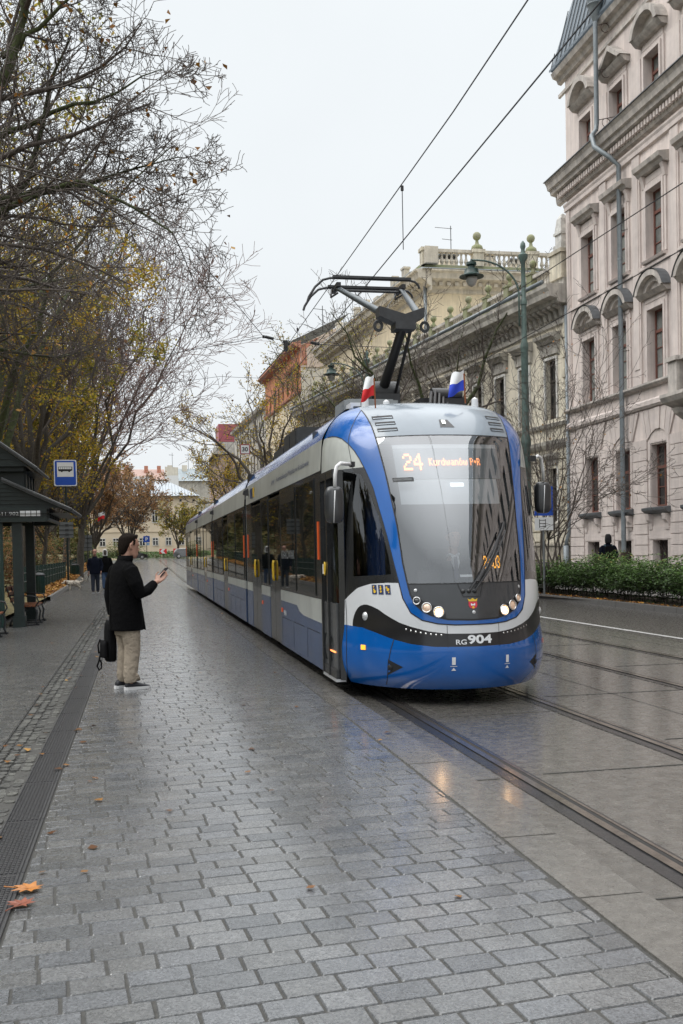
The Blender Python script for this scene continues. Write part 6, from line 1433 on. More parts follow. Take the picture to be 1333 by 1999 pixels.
    for z in (.38, 2.25): k.box(-4.7, -2.95, 22.68, 22.74, z-.03, z+.03)
    build('panel_frame', k, M_GREEN, gp)
shelter()
def bench(x, y, rz, label):
    """cast-iron bench with wooden slats; the seat faces local +x"""
    B = thing('bench', label, 'bench', (x,y,.08), rz, 'benches under the shelter', True)
    k = MB()
    for i in range(5): k.box(-.22+i*.092, -.145+i*.092, -.85, .85, .42, .45)
    build('seat', k, M_WOOD, B); k = MB()
    for i in range(3): k.obox((-.29-.05*i,0,.58+.12*i), (.012,0,-.004), (0,.85,0), (.012,0,.05))
    build('backrest', k, M_WOOD, B)
    for s in (-.8, 0, .8):
        k = MB(); k.tube([(.27,s,0),(.22,s,.1),(.25,s,.28),(.2,s,.42),(-.22,s,.42),(-.30,s,.6),(-.40,s,.9)], .022, 6); k.tube([(-.22,s,.42),(-.18,s,.25),(-.30,s,.1),(-.33,s,0)], .022, 6)
        k.tube([(-.33,s,.025),(.3,s,.025)], .02, 6)
        if s: k.tube([(.22,s,.42),(.29,s,.52),(.25,s,.64),(.1,s,.66),(-.33,s,.68)], .018, 6)
        build('leg', k, M_DARK, B, True)
for q in ((-2.52,23.9,R(0),'wooden slat bench with curled iron ends between the two front posts'),(-3.9,25.0,R(0),'bench standing further inside the shelter behind the glass'),(-2.9,20.0,R(0),'bench end at the left edge in front of the shelter')): bench(*q)
def bin_(x, y, label, h=.95, r=.22):
    B = thing('litter_bin', label, 'bin', (x,y,.08+g(y)), 0, 'green litter bins'); z = .08+g(y)
    k = MB(); k.lathe([(r*.8,z+.05),(r,z+.12),(r*1.05,z+h*.85),(r*1.12,z+h*.9)], (x,y,0), 16); b = build('body', k, M_GREEN, B, angle=40)
    k = MB()
    for i in range(16): a = 2*PI*i/16; k.tube([(x+r*1.03*math.cos(a), y+r*1.03*math.sin(a), z+.12), (x+r*1.08*math.cos(a), y+r*1.08*math.sin(a), z+h*.85)], .012, 4)
    build('ribs', k, M_GREEN, b); k = MB(); k.lathe([(r*1.15,z+h*.9),(r*1.15,z+h*.94),(r*.7,z+h),(0.02,z+h*1.02)], (x,y,0), 16); build('lid', k, M_DARK, B, angle=40)
    k = MB(); k.lathe([(r*.9,z),(r*.85,z+.06)], (x,y,0), 12); build('base', k, M_DARK, B)
bin_(-3.55, 37.0, 'green litter bin beside the fence behind the bench', .95, .2); bin_(-4.1, 66.5, 'dark litter bin at the gap in the fence', .95, .24)
def stop_sign():
    x, y = -3.42, 50.0; B = thing('stop_sign', 'blue bus stop sign with black bus pictogram on a tall pole behind the shelter', 'road sign', (x,y,.3))
    k = MB(); k.tube([(x,y+.06,.1),(x,y+.06,6.2)], .05, 8); build('post', k, M_GRND, B)
    def rr(x0, x1, z0, z1, r, yy):
        p = []
        for cx, cz, a in ((x1-r,z1-r,0),(x0+r,z1-r,90),(x0+r,z0+r,180),(x1-r,z0+r,270)): p += [(cx+r*math.cos(R(a+30*i)), yy, cz+r*math.sin(R(a+30*i))) for i in range(4)]
        return p
    k = MB(); k.box(x-.36, x+.30, y+.0, y+.02, 2.5, 3.25); pl = build('info_panel', k, M_SIGNG, B); k = MB()
    for zz in (2.65, 2.87, 3.1): k.box(x-.36, x+.30, y-.02, y, zz-.02, zz+.02); k.box(x-.08, x+.08, y-.03, y-.02, zz-.05, zz+.05)
    build('panel_brackets', k, M_DARK, pl)
    ZO = 4.97; q0 = 1.83
    Z = lambda v: ZO+(v-3.45)*q0
    w, z0, z1 = .305*q0*.97, Z(3.45), Z(4.15)
    for nm, m, e, d in (('back_plate', M_SIGNG, .0, .0), ('white_border', M_SIGNW, .012, .012), ('blue_field', M_SIGNB, .055, .016)):
        k = MB(); p = rr(x-w+e, x+w-e, z0+e, z1-e, .08, y-d); k.prism(p, (0,.01,0)); build(nm, k, m, B)
    k = MB(); k.box(x-.21*q0, x+.21*q0, y-.021, y-.017, Z(3.70), Z(4.08)); build('white_field', k, M_SIGNW, B)
    k = MB(); q = y-.0225
    def rect(a, b, c, d): k.quad((x+a*q0,q,Z(c)), (x+b*q0,q,Z(c)), (x+b*q0,q,Z(d)), (x+a*q0,q,Z(d)))
    rect(-.18,.18,3.865,3.90); rect(-.18,.18,3.955,3.965); rect(-.18,-.165,3.9,3.96)
    for i in range(6): rect(-.125+.055*i, -.118+.055*i, 3.9, 3.96)
    rect(.165,.18,3.9,3.955); k.add([(x+a*q0,q,Z(c)) for a, c in ((-.18,3.865),(.17,3.865),(.13,3.845),(-.16,3.845))], [(3,2,1,0)])
    for c in (-.09, .10): k.add([(x+q0*(c+.028*math.cos(2*PI*i/14)), q-.001, Z(3.85+.028*math.sin(2*PI*i/14))) for i in range(14)], [tuple(range(14))])
    build('bus_pictogram', k, M_BLACK, B)
stop_sign()
def panel_sign(x, y, zb, zt, w, label, h=None):
    z = g(y); B = thing('sign_panel', label, 'road sign', (x,y,.1+z), 0, 'grey backs of road signs'); k = MB(); k.tube([(x,y,.1),(x,y,zt+.05)], .04, 8); build('post', k, M_DARK, B)
    k = MB(); k.box(x-w/2, x+w/2, y-.03, y-.01, zb, zt); pl = build('panel', k, M_SIGNG, B); k = MB()
    for zz in (lerp(zb,zt,.2), lerp(zb,zt,.5), lerp(zb,zt,.8)): k.box(x-w/2, x+w/2, y-.045, y-.03, zz-.02, zz+.02); k.box(x-.07, x+.07, y-.06, y-.045, zz-.04, zz+.04)
    build('brackets', k, M_DARK, pl)
panel_sign(-3.45, 70, 1.95, 3.0, .6, 'grey back of a tall sign panel just left of the two walkers')
def fence(name, pts, label, grp):
    B = thing('fence', label, 'fence', (pts[0][0], pts[0][1], .3), 0, grp); L = []
    for (x0,y0),(x1,y1) in zip(pts, pts[1:]):
        n = max(1, int(math.hypot(x1-x0, y1-y0)/.16)); L += [(lerp(x0,x1,i/n), lerp(y0,y1,i/n)) for i in range(n)]
    k = MB(); r = MB(); po = MB()
    for i, (x, y) in enumerate(L):
        z = .18+g(y); k.box(x-.012, x+.012, y-.012, y+.012, z+.08, z+1.0); k.loft([[(x-.03,y-.008,z+.93),(x+.03,y-.008,z+.93),(x+.03,y+.008,z+.93),(x-.03,y+.008,z+.93)], [(x-.002,y-.002,z+1.08),(x+.002,y-.002,z+1.08),(x+.002,y+.002,z+1.08),(x-.002,y+.002,z+1.08)]])
        if i % 12 == 0: po.box(x-.04, x+.04, y-.04, y+.04, z-.15, z+1.02); po.box(x-.06, x+.06, y-.06, y+.06, z+1.02, z+1.09)
    for zz in (.16, .55, .86):
        r.tube([(x, y, .18+g(y)+zz) for x, y in L[::6]+[L[-1]]], .02, 5)
    build('pickets', k, M_GREEN, B); build('rails', r, M_GREEN, B); build('posts', po, M_GREEN, B)
fence('fence', [(-4.0,34),(-4.05,46),(-4.35,61.5)], 'green picket fence stretch left of the dog, between shelter and sign pole', 'green park fence stretches')
fence('fence', [(-4.45,67.5),(-4.7,80),(-5.6,110),(-6.4,134)], 'green picket fence stretch receding behind the two walkers', 'green park fence stretches')
def lamp_post(x, y, z0, H, arm, label):
    B = thing('street_lamp', label, 'lamp post', (x,y,z0), 0, 'green arched street lamps')
    k = MB(); k.lathe([(.19,z0),(.19,z0+.4),(.15,z0+.5),(.14,z0+H*.42),(.17,z0+H*.43),(.17,z0+H*.44),(.118,z0+H*.46),(.113,z0+H*.70),(.13,z0+H*.705),(.13,z0+H*.715),(.09,z0+H*.73),(.085,z0+H*.83),(.11,z0+H*.832),(.11,z0+H*.845),(.075,z0+H*.85),(.07,z0+H*.955),(.15,z0+H*.965),(.16,z0+H*.975),(.08,z0+H*.98),(.06,z0+H*.99),(.09,z0+H*.998),(.075,z0+H*1.008),(.02,z0+H*1.015)], (x,y,0), 14); build('post', k, M_LAMPG, B, angle=40)
    k = MB(); zt = z0+H*.955
    pts = [(x-.16,y,z0+H*.77),(x-.16,y,z0+H*.86)]+[(x-.16-arm*(1-math.cos(t)), y, z0+H*.86+(zt-z0-H*.86)*math.sin(t)) for t in [PI/2*i/10 for i in range(1, 11)]]
    pts += [(x-.16-arm-.25, y, zt)]; k.tube(pts, .032, 8)
    for q in (.80, .86): k.box(x-.16, x-.05, y-.02, y+.02, z0+H*q-.02, z0+H*q+.02)
    k.tube([(x-.1+.12*math.cos(t*.5), y, z0+H*.935+.1*math.sin(t*.5)) for t in range(9)], .012, 5); build('arm', k, M_LAMPG, B, True)
    lx = x-.16-arm-.25; k = MB(); k.lathe([(.03,zt+.02),(.05,zt-.06),(.16,zt-.08),(.17,zt-.16),(.11,zt-.2),(.12,zt-.26),(.22,zt-.30),(.24,zt-.44),(.26,zt-.46),(.40,zt-.52),(.40,zt-.545),(.1,zt-.53)], (lx,y,0), 16); hd = build('lantern', k, M_GREEN, B, angle=40)
    k = MB(); k.lathe([(.19,zt-.545),(.18,zt-.66),(.12,zt-.8),(.03,zt-.85)], (lx,y,0), 14); build('globe', k, mat('lamp_globe', (.42,.42,.4), rough=.15, var=.1, coat=.5), hd, True)
lamp_post(12.42, 30.9, .1, 11.25, 1.35, 'tall green lamp post with curved arm and hanging lantern above the tram')
lamp_post(11.0, 47.5, .1, 11.0, 1.35, 'farther green street lamp left of the pantograph arm')
def info_sign():
    x, y = 11.95, 29.0; x += .25; B = thing('parking_sign', 'blue and white parking sign stack half hidden behind the right mirror', 'road sign', (x,y,.1))
    k = MB(); k.tube([(x,y+.04,.1),(x,y+.04,3.4)], .035, 8); build('post', k, M_SIGNG, B)
    k = MB(); k.box(x-.30, x+.30, y-.01, y+.01, 2.55, 3.45); pl = build('blue_plate', k, M_SIGNB, B)
    k = MB(); k.box(x-.24, x+.24, y-.016, y-.012, 3.05, 3.15); add_text(k, 'P', (x-.2,x+.0,2.65,2.95), lambda u, v: (u, y-.016, v), .02); add_text(k, 'P', (x+.08,x+.2,2.7,2.85), lambda u, v: (u, y-.016, v), .02); build('white_symbols', k, M_SIGNW, pl)
    k = MB(); k.box(x-.30, x+.30, y-.01, y+.01, 2.1, 2.5); wp = build('white_plate', k, M_SIGNW, B); k = MB()
    for z in (2.2,2.3,2.4): k.box(x-.15, x+.05, y-.014, y-.011, z, z+.02)
    k.box(x-.16, x-.14, y-.014, y-.011, 2.18, 2.44); k.box(x+.04, x+.06, y-.014, y-.011, 2.18, 2.44); build('plate_marks', k, M_BLACK, wp)
info_sign()
def railing():
    B = thing('railing', 'dark steel railing on the sidewalk in front of the cream palace', 'railing', (14.6,33,.14)); p = [(14.9-.11*i, 31.5+1.6*i) for i in range(6)]
    for x, y in p: k = MB(); k.tube([(x,y,.12),(x,y,1.02)], .035, 8); build('post', k, M_DARK, B)
    k = MB()
    for z in (1.0, .55): k.tube([(x,y,z) for x, y in p], .022, 6)
    build('rail', k, M_DARK, B)
railing()
# ---- overhead wires
WG = 'overhead tram wires'
def wire(label, pts, r, sag=0.0, hang=None, name='overhead_wire'):
    T = thing(name, label, 'wire', pts[0], 0, WG); k = MB(); P = []
    for a, b in zip(pts, pts[1:]):
        for i in range(8): t = i/8; P.append((lerp(a[0],b[0],t), lerp(a[1],b[1],t), lerp(a[2],b[2],t)-sag*4*t*(1-t)))
    P.append(pts[-1]); k.tube(P, r, 5); build('cable', k, M_BLACK, T)
    if hang:
        k = MB()
        for a, b in hang: k.tube([a, b], .006, 4); k.lathe([(.02,-.03),(.02,.03)], a, 6)
        build('dropper', k, M_BLACK, T)
wire('upper carrying wire over the tram, the higher of the two running to the top edge', [(3.28,-4,6.45),(3.28,10,6.1),(3.28,20.5,6.12),(3.28,48,6.2),(3.2,90,6.4)], .0075, .0, [((3.28,12.05,6.05),(3.28,12.05,5.3)),((3.28,20.4,6.15),(3.28,20.4,5.45)),((3.28,30,6.1),(3.28,30,5.45))])
wire('contact wire of the near track, touching the pantograph bow', [(3.28,-4,5.48),(3.28,13.9,5.40),(3.28,20.5,5.40),(3.28,48,5.45),(3.2,90,5.8)], .0075)
wire('upper carrying wire of the far track, crossing the palace facade', [(6.64,-4,6.2),(6.64,11,6.02),(6.64,24,6.25),(6.64,60,6.3)], .0075)
wire('contact wire of the far track, lower line across the palace facade', [(6.64,-4,5.35),(6.64,12,5.22),(6.64,30,5.3),(6.64,60,5.4)], .0075)
wire('thin span wire from the park trees to the insulator left of the pantograph', [(-6,20,16.5),(2.78,22,6.33)], .008, .1)
wire('span wire running left from the insulator into the bare twigs', [(2.78,22,6.33),(-7,24,4.9)], .007, .05)
def span():
    T = thing('span_wire', 'cross span with black insulators between the insulator node and the lamp post', 'wire', (2.78,22,6.33)); k = MB(); k.tube([(2.78,22,6.33),(3.28,22.1,6.27),(4.4,22.6,6.30),(12.35,30.8,7.9)], .008, 5); build('cable', k, M_BLACK, T)
    k = MB()
    for a, b in (((2.82,22,6.33),(3.0,22.05,6.30)),((3.22,22.05,6.25),(3.36,22.1,6.2)),((3.9,22.4,6.31),(4.1,22.5,6.3))): k.tube([a, b], .035, 8)
    k.tube([(2.78,22,6.36),(2.78,22,6.30)], .03, 6); k.box(3.24, 3.32, 22.02, 22.14, 6.05, 6.27); build('insulator', k, M_BLACK, T)
span()
wire('guy wire from the far lamp down to the catenary span', [(11.0,47.4,10.3),(3.28,40,8.6),(-6,42,8.2)], .008, .2)
wire('upper of two thin wires crossing the street far behind the tram', [(-6,74,10.9),(12,76,10.6)], .014, .05); wire('lower of two thin wires crossing the street far behind the tram', [(-6,74,10.2),(12,76,9.9)], .014, .1)
def speed_sign():
    x, y, z = 7.1, 67.5, 8.55; B = thing('speed_sign', 'small hanging sign reading 30 over the far end of the tram', 'road sign', (x,y,z))
    k = MB(); k.box(x-.33, x+.33, y-.02, y+.02, z-.33, z+.33); build('plate', k, M_REDP, B); k = MB(); k.box(x-.27, x+.27, y-.026, y-.021, z-.27, z+.27); build('white_field', k, M_SIGNW, B)
    k = MB(); add_text(k, '30', (x-.2,x+.2,z-.15,z+.15), lambda u, v: (u, y-.03, v), .03); build('numerals', k, M_BLACK, B); k = MB(); k.tube([(x-.25,y,z+.33),(x-.25,y,10.0+.3)], .012, 4); k.tube([(x+.25,y,z+.33),(x+.25,y,10.3)], .012, 4); build('hanger', k, M_BLACK, B)
speed_sign()
def car(x, y, rz, label, paint):
    z = g(y)+.002; B = thing('parked_car', label, 'car', (x,y,z), rz, 'cars at the far bend', True)
    def sec(px, zz, w): return [(px,-w*.96,zz[0]),(px,-w,lerp(zz[0],zz[1],.5)),(px,-w*.95,zz[1]),(px,w*.95,zz[1]),(px,w,lerp(zz[0],zz[1],.5)),(px,w*.96,zz[0])]
    k = MB(); k.loft([sec(-2.1,(.38,.78),.72),sec(-2.0,(.24,.86),.82),(sec(-1.2,(.2,.94),.87)),sec(.6,(.2,.95),.87),sec(1.5,(.2,.84),.85),sec(2.0,(.24,.72),.78),sec(2.12,(.36,.6),.66)]); build('body', k, paint, B, angle=50)
    k = MB(); k.loft([[(a,-b,c),(a2,-b2,d),(a2,b2,d),(a,b,c)] for a, a2, b, b2, c, d in ((-1.95,-1.55,.78,.62,.86,.9),)]*1+[[(-1.5,-.62,1.40),(-1.2,-.62,1.44),(-1.2,.62,1.44),(-1.5,.62,1.40)]]) if False else None
    g_ = MB(); b0 = [(-1.95,-.8,.86),(1.05,-.8,.93),(1.05,.8,.93),(-1.95,.8,.86)]; t0 = [(-1.45,-.62,1.40),(.15,-.62,1.42),(.15,.62,1.42),(-1.45,.62,1.40)]; g_.loft([b0, t0]); build('cabin_glass', g_, M_PANED, B)
    k = MB(); k.loft([[(p[0],p[1],p[2]-.01) for p in t0], [(p[0]*.92,p[1]*.9,p[2]+.06) for p in t0]])
    for s in (-1, 1):
        for a, b in (((-1.95,.8,.86),(-1.45,.62,1.40)),((1.05,.8,.93),(.15,.62,1.42)),((-.35,.81,.9),(-.4,.63,1.41))): k.tube([(a[0],s*a[1],a[2]),(b[0],s*b[1],b[2])], .04, 5)
    build('roof', k, paint, B, angle=50)
    for sx in (-1.3, 1.3):
        for sy in (-.76, .76):
            k = MB(); k.lathe([(.22,-.1),(.31,-.1),(.32,0),(.31,.1),(.22,.1)], (sx,sy,.32), 18, 0, 'y'); w = build('wheel', k, M_BLACK, B, angle=50); k = MB(); k.lathe([(.05,-.115),(.2,-.105),(.2,.105),(.05,.115)], (sx,sy,.32), 12, 0, 'y'); build('rim', k, M_SILV, w, angle=50)
    for s in (-.6, .6):
        k = MB(); k.ball((2.04,s,.66), .1, 8, 0, (.5,1.4,.8)); build('headlight', k, M_CHROME, B); k = MB(); k.box(-2.1, -2.02, s-.13, s+.13, .66, .8); build('tail_light', k, M_REDREF, B)
car(-1.0, 149, 0, 'dark parked car beyond the man with the phone', mat('dark_car_paint', (.012,.014,.017), rough=.15, coat=.6)); car(6.9, 150, 0, 'silver grey car just left of the tram tail', mat('silver_car_paint', (.22,.23,.24), rough=.2, metal=.5, coat=.5))
for i, (x, lab) in enumerate(((3.5,'left red and white chevron board at the far bend'),(5.6,'right red and white chevron board, beside the silver car'))):
    B = thing('chevron_board', lab, 'road sign', (x,156,1.0), 0, 'chevron boards at the bend'); k = MB(); k.box(x-.55, x+.55, 156, 156.03, 1.7, 2.45); build('board', k, M_FRED, B); k = MB()
    k.add([(x+.35,155.98,2.43),(x-.1,155.98,2.43),(x-.45,155.98,2.08),(x-.1,155.98,1.72),(x+.35,155.98,1.72),(x,155.98,2.08)], [(0,1,2,5),(5,2,3,4)]); build('chevron', k, M_SIGNW, B); k = MB(); k.tube([(x,156.05,1.0),(x,156.05,1.75)], .04, 6); build('post', k, M_DARK, B)
def p_sign():
    x, y = 1.0, 148.0; z = g(y); B = thing('parking_sign', 'blue square parking sign with white P near the dark car', 'road sign', (x,y,z)); k = MB(); k.tube([(x,y+.05,z),(x,y+.05,4.4)], .05, 6); build('post', k, M_DARK, B)
    k = MB(); k.box(x-.45, x+.45, y-.02, y+.02, 3.4, 4.3); build('plate', k, M_SIGNB, B); k = MB(); add_text(k, 'P', (x-.17,x+.2,3.6,4.1), lambda u, v: (u, y-.03, v), .03); build('letter', k, M_SIGNW, B); k = MB(); k.box(x-.05, x+.4, y-.02, y+.02, 2.95, 3.32); build('sub_plate', k, mat('pale_blue_plate', (.25,.4,.6), rough=.4), B)
p_sign()
def pole_flag(x, y, z, label):
    B = thing('street_flag', label, 'flag', (x,y,z)); k = MB(); k.tube([(x-1.1,y,z-.68),(x+.27,y,z+.27)], .018, 6); build('flagstaff', k, M_DARK, B)
    for nm, m, a in (('white_half', M_SIGNW, 0), ('red_half', M_FRED, 1)):
        k = MB(); vs = []
        for j in range(7):
            for i in range(5): u, v = i/4*.5+.5*a, j/6; vs.append((x+.22-.38*v-.06*u, y+.03*math.sin(v*6+u*3), z+.25-.08*v-.43*u+.06*math.sin(v*5)*u))
        k.add(vs, [(j*5+i, j*5+i+1, j*5+i+6, j*5+i+5) for j in range(6) for i in range(4)]); build(nm, k, m, B, True)
pole_flag(-2.15, 60, 3.9, 'white and red flag on a slanted staff above the walkers')
# ------------------------------------------------------------------ people and the dog
M_SKIN = mat('skin', (.42,.235,.17), rough=.5, var=.06, vscale=20); M_SKIN2 = mat('weathered_skin', (.36,.19,.14), rough=.5, var=.06, vscale=20)
M_HAIR = mat('dark_hair', (.012,.0085,.0065), rough=.8, spec=.08, var=.4, vscale=60, bump=.5, bscale=150); M_COAT = mat('black_wool', (.0045,.0045,.005), rough=.95, var=.2, vscale=40, spec=.08, bump=.5, bscale=13)
M_NAVY = mat('navy_jacket', (.006,.008,.016), rough=.95, spec=.12, var=.2, vscale=8); M_CHINO = mat('beige_chinos', (.34,.285,.22), rough=.85, var=.12, vscale=9, bump=1.0, bscale=14)
M_JEANS = mat('dark_jeans', (.012,.017,.03), rough=.85, var=.2); M_SHOE = mat('dark_trainers', (.012,.013,.018), rough=.6, var=.2); M_SOLE = mat('white_sole', (.66,.66,.66), rough=.5, var=.05)
M_BAG = mat('black_nylon', (.005,.005,.006), rough=.75, spec=.12, var=.2, vscale=20); M_HOOD = mat('white_hood', (.6,.6,.58), rough=.9, var=.06); M_SHIRT = mat('white_shirt', (.65,.67,.7), rough=.8, var=.04)
M_DRESS = mat('dark_uniform', (.012,.014,.02), rough=.8); M_TIE = mat('striped_tie', (.03,.03,.07), rough=.6, var=.4, vscale=40)
M_PHONE = mat('phone_shell', (.02,.02,.025), rough=.2, var=.1)
def ell(k, secs, n=18):
    """loft of horizontal ellipses: (x,y,z,rx,ry)"""
    k.loft([[(x+rx*math.cos(2*PI*i/n), y+ry*math.sin(2*PI*i/n), z) for i in range(n)] for x, y, z, rx, ry in secs])
def head(k, c, pitch=0.0, s=1.0):
    """head centred on c, face towards local +y, about 23 cm tall"""
    def q(x, y, z):
        y2 = y*math.cos(pitch)-z*math.sin(pitch); z2 = y*math.sin(pitch)+z*math.cos(pitch); return (c[0]+x*s, c[1]+y2*s, c[2]+z2*s)
    n = 20; rings = []
    for z, rx, yf, yb in ((-.118,.018,.072,.035),(-.108,.040,.088,.015),(-.085,.054,.092,-.02),(-.055,.062,.088,-.055),(-.02,.068,.086,-.082),(.02,.073,.084,-.098),(.06,.076,.086,-.102),(.085,.072,.078,-.095),(.105,.056,.055,-.075),(.118,.028,.02,-.045)):
        cy, ry = (yf+yb)/2, (yf-yb)/2; rings.append([q(rx*math.cos(2*PI*i/n), cy+ry*math.sin(2*PI*i/n), z) for i in range(n)])
    k.loft(rings)
    k.loft([[q(-.007,.083,.03),q(.007,.083,.03),q(.007,.075,.03),q(-.007,.075,.03)],[q(-.017,.112,-.022),q(.017,.112,-.022),q(.02,.08,-.022),q(-.02,.08,-.022)],[q(-.016,.10,-.033),q(.016,.10,-.033),q(.018,.08,-.033),q(-.018,.08,-.033)]])
    k.tube([q(-.026,.086,-.058),q(0,.098,-.056),q(.026,.086,-.058)], .008*s, 6); k.tube([q(-.024,.084,-.070),q(0,.096,-.070),q(.024,.084,-.070)], .009*s, 6)
    k.tube([q(-.052,.074,.036),q(-.02,.09,.04),q(.02,.09,.04),q(.052,.074,.036)], .011*s, 6)
    for e in (-1, 1): k.tube([q(e*.074,-.012,.03),q(e*.086,-.024,.024),q(e*.084,-.022,-.008),q(e*.074,-.006,-.028)], .010*s, 6); k.ball(q(e*.03,.072,.018), .014*s, 8)
    return q
def hand(k, w, d, side, curl=.6, s=1.0):
    """palm at w pointing along d; side = thumb direction"""
    d = Vector(d).normalized(); t = Vector(side); t = (t-d*t.dot(d)).normalized(); n = d.cross(t); w = Vector(w)
    k.loft([[w+d*a+t*b*q1+n*.013*q2 for q1, q2 in ((-1,-1),(1,-1),(1,1),(-1,1))] for a, b in ((-.02,.028),(.02,.038),(.085,.042),(.095,.038))])
    for i, L in enumerate((.068,.078,.074,.058)):
        b = w+d*.09+t*(.032-.021*i); p = [b]; a = 0
        for j, f in enumerate((.45,.32,.23)): a += curl*(.55+.2*j); p.append(p[-1]+(d*math.cos(a)+n*math.sin(a))*L*f*1.15)
        k.tube(p, [.0095,.009,.0085,.007], 7)
    b = w+d*.02+t*.035; k.tube([b, b+d*.03+t*.03+n*.006, b+d*.06+t*.036+n*.02, b+d*.082+t*.028+n*.03], [.012,.011,.010,.008], 7)
def shoe(root, x, y, rot, nm='shoe', m=None, z=0.0, sole=None):
    ca, sa = math.cos(rot), math.sin(rot); T = lambda a, b, c: (x+a*ca-b*sa, y+a*sa+b*ca, z+c)
    k = MB(); n = 12
    prof = [(-.085,.030,.075),(-.06,.037,.105),(-.01,.038,.10),(.04,.042,.085),(.10,.048,.065),(.155,.044,.05),(.195,.028,.038)]
    k.loft([[T(w*math.cos(2*PI*i/n), a, .022+max(0,.5+.5*math.sin(2*PI*i/n))*(h-.022)+0*w) for i in range(n)] for a, w, h in prof]); o = build(nm, k, m or M_SHOE, root, True)
    k = MB(); pr = [(-.10,.022),(-.07,.04),(0,.041),(.10,.051),(.165,.045),(.21,.02)]
    k.loft([[T(-w,a,.0+(.016 if a > .19 else .006 if a > .15 else 0)),T(w,a,.0+(.016 if a > .19 else .006 if a > .15 else 0)),T(w*1.05,a,.034),T(-w*1.05,a,.034)] for a, w in pr]); build('sole', k, sole or M_SOLE, o)
def main_man():
    P = thing('person', 'man in a black wool coat and beige chinos looking at his phone on the platform', 'person', (-.16,11.62,.08), R(-68))
    k = MB(); HC = (0,.05,1.625); head(k, (0,.05,1.612), R(-9), 1.09)
    k.tube([(0,-.035,1.38),(0,-.005,1.46),(0,.015,1.55)], [.065,.058,.058], 12); ell(k, [(0,-.02,.86,.15,.11),(0,-.01,1.0,.16,.115),(0,-.01,1.2,.18,.12),(0,-.02,1.36,.17,.10),(0,-.03,1.43,.08,.07)])
    W = (.10,.46,1.225); hand(k, (.12,.325,1.215), (-.25,.80,.5), (-.6,-.1,.75), .62); k.tube([(.24,-.02,1.36),(.27,.04,1.09),(.15,.28,1.19),(.12,.33,1.215)], [.05,.045,.035,.028], 10)
    k.tube([(-.22,-.04,1.36),(-.28,-.08,1.08),(-.26,-.07,.83)], [.05,.045,.03], 10); hand(k, (-.26,-.07,.80), (0,.0,-1), (0,1,0), .9)
    for s in (-1, 1): k.tube([(s*.09,0,.9),(s*.095,.01,.5),(s*.10,-.02,.07)], [.08,.06,.04], 10)
    remesh('body', k, M_SKIN, P, .0085, 3)
    k = MB(); c = HC
    ell(k, [(0,.05-.080,1.545,.042,.030),(0,.05-.076,1.57,.056,.040),(0,.05-.070,1.60,.066,.050),(0,.05-.058,1.63,.075,.062),(0,.05-.044,1.655,.080,.076),(0,.05-.030,1.68,.081,.088),(0,.05-.018,1.705,.080,.097),(0,.05-.008,1.725,.077,.102),(0,.05+.0,1.74,.068,.094),(0,.05+.0,1.757,.05,.07),(0,.05,1.768,.02,.03)])
    for i in range(30):
        a = i*2.4; r = .012+.05*(i/30); k.ball((r*math.cos(a), .055+r*1.25*math.sin(a), 1.762-r*.42), .017, 6)
    k.tube([(-.05,.112,1.722),(-.02,.128,1.742),(.02,.13,1.746),(.05,.112,1.725)], .014, 7)
    for s in (-1, 1): k.tube([(s*.073,.085,1.70),(s*.074,.078,1.67),(s*.075,.070,1.64)], .011, 6)
    rr = random.Random(9)
    for i in range(60):
        a = rr.uniform(0, 2*PI); t = rr.uniform(.1,1.0); k.ball((.074*math.sin(t*1.5)*math.cos(a), .036+.088*math.sin(t*1.5)*math.sin(a), 1.68+.084*math.cos(t*1.5)), rr.uniform(.010,.017), 6)
    k.v = [(x*1.10, (y-.05)*1.08+.047, (z-1.625)*1.06+1.612) for x, y, z in k.v]
    remesh('hair', k, M_HAIR, P, .007, 2)
    k = MB()
    for s in (-1, 1): k.ball((s*.033,.131,1.644), .010, 8); k.box(s*.035-.02, s*.035+.02, .146, .152, 1.668, 1.676)
    build('eyes', k, M_HAIR, P)
    # coat
    k = MB(); ell(k, [(0,-.01,.67,.225,.185),(0,-.012,.80,.225,.185),(0,-.015,.95,.222,.178),(0,-.02,1.08,.22,.168),(0,-.02,1.22,.225,.165),(0,-.025,1.33,.22,.145),(0,-.03,1.40,.17,.115),(0,-.025,1.44,.105,.095),(0,-.012,1.47,.088,.085)], 26)
    for s in (-1, 1): k.ball((s*.19,-.03,1.355), .085, 12)
    k.tube([(.205,-.03,1.36),(.275,.01,1.2),(.275,.055,1.09),(.215,.17,1.12),(.15,.275,1.19)], [.088,.08,.075,.062,.052], 14)
    k.tube([(-.205,-.03,1.36),(-.275,-.07,1.2),(-.285,-.09,1.05),(-.265,-.075,.84)], [.088,.078,.068,.055], 14)
    coat = remesh('coat', k, M_COAT, P, .011, 5)
    k = MB(); ell(k, [(0,-.018,1.43,.098,.09),(0,-.01,1.47,.094,.09),(0,0,1.515,.088,.086),(0,0,1.515,.076,.074),(0,-.01,1.46,.078,.074)], 20); build('collar', k, M_COAT, coat, True)
    k = MB(); k.add([(.03,.172,.67),(.05,.18,.67),(.06,.2,.66),(.0,.178,1.0),(.03,.165,1.0)], [(0,1,2,4,3)]); k.tube([(.02,-.205,.68),(.0,-.20,.98)], .004, 4); build('coat_flap', k, M_COAT, coat)
    # trousers with folds
    k = MB(); ell(k, [(0,-.005,.62,.175,.135),(0,-.005,.76,.175,.14),(0,-.005,.9,.17,.13)])
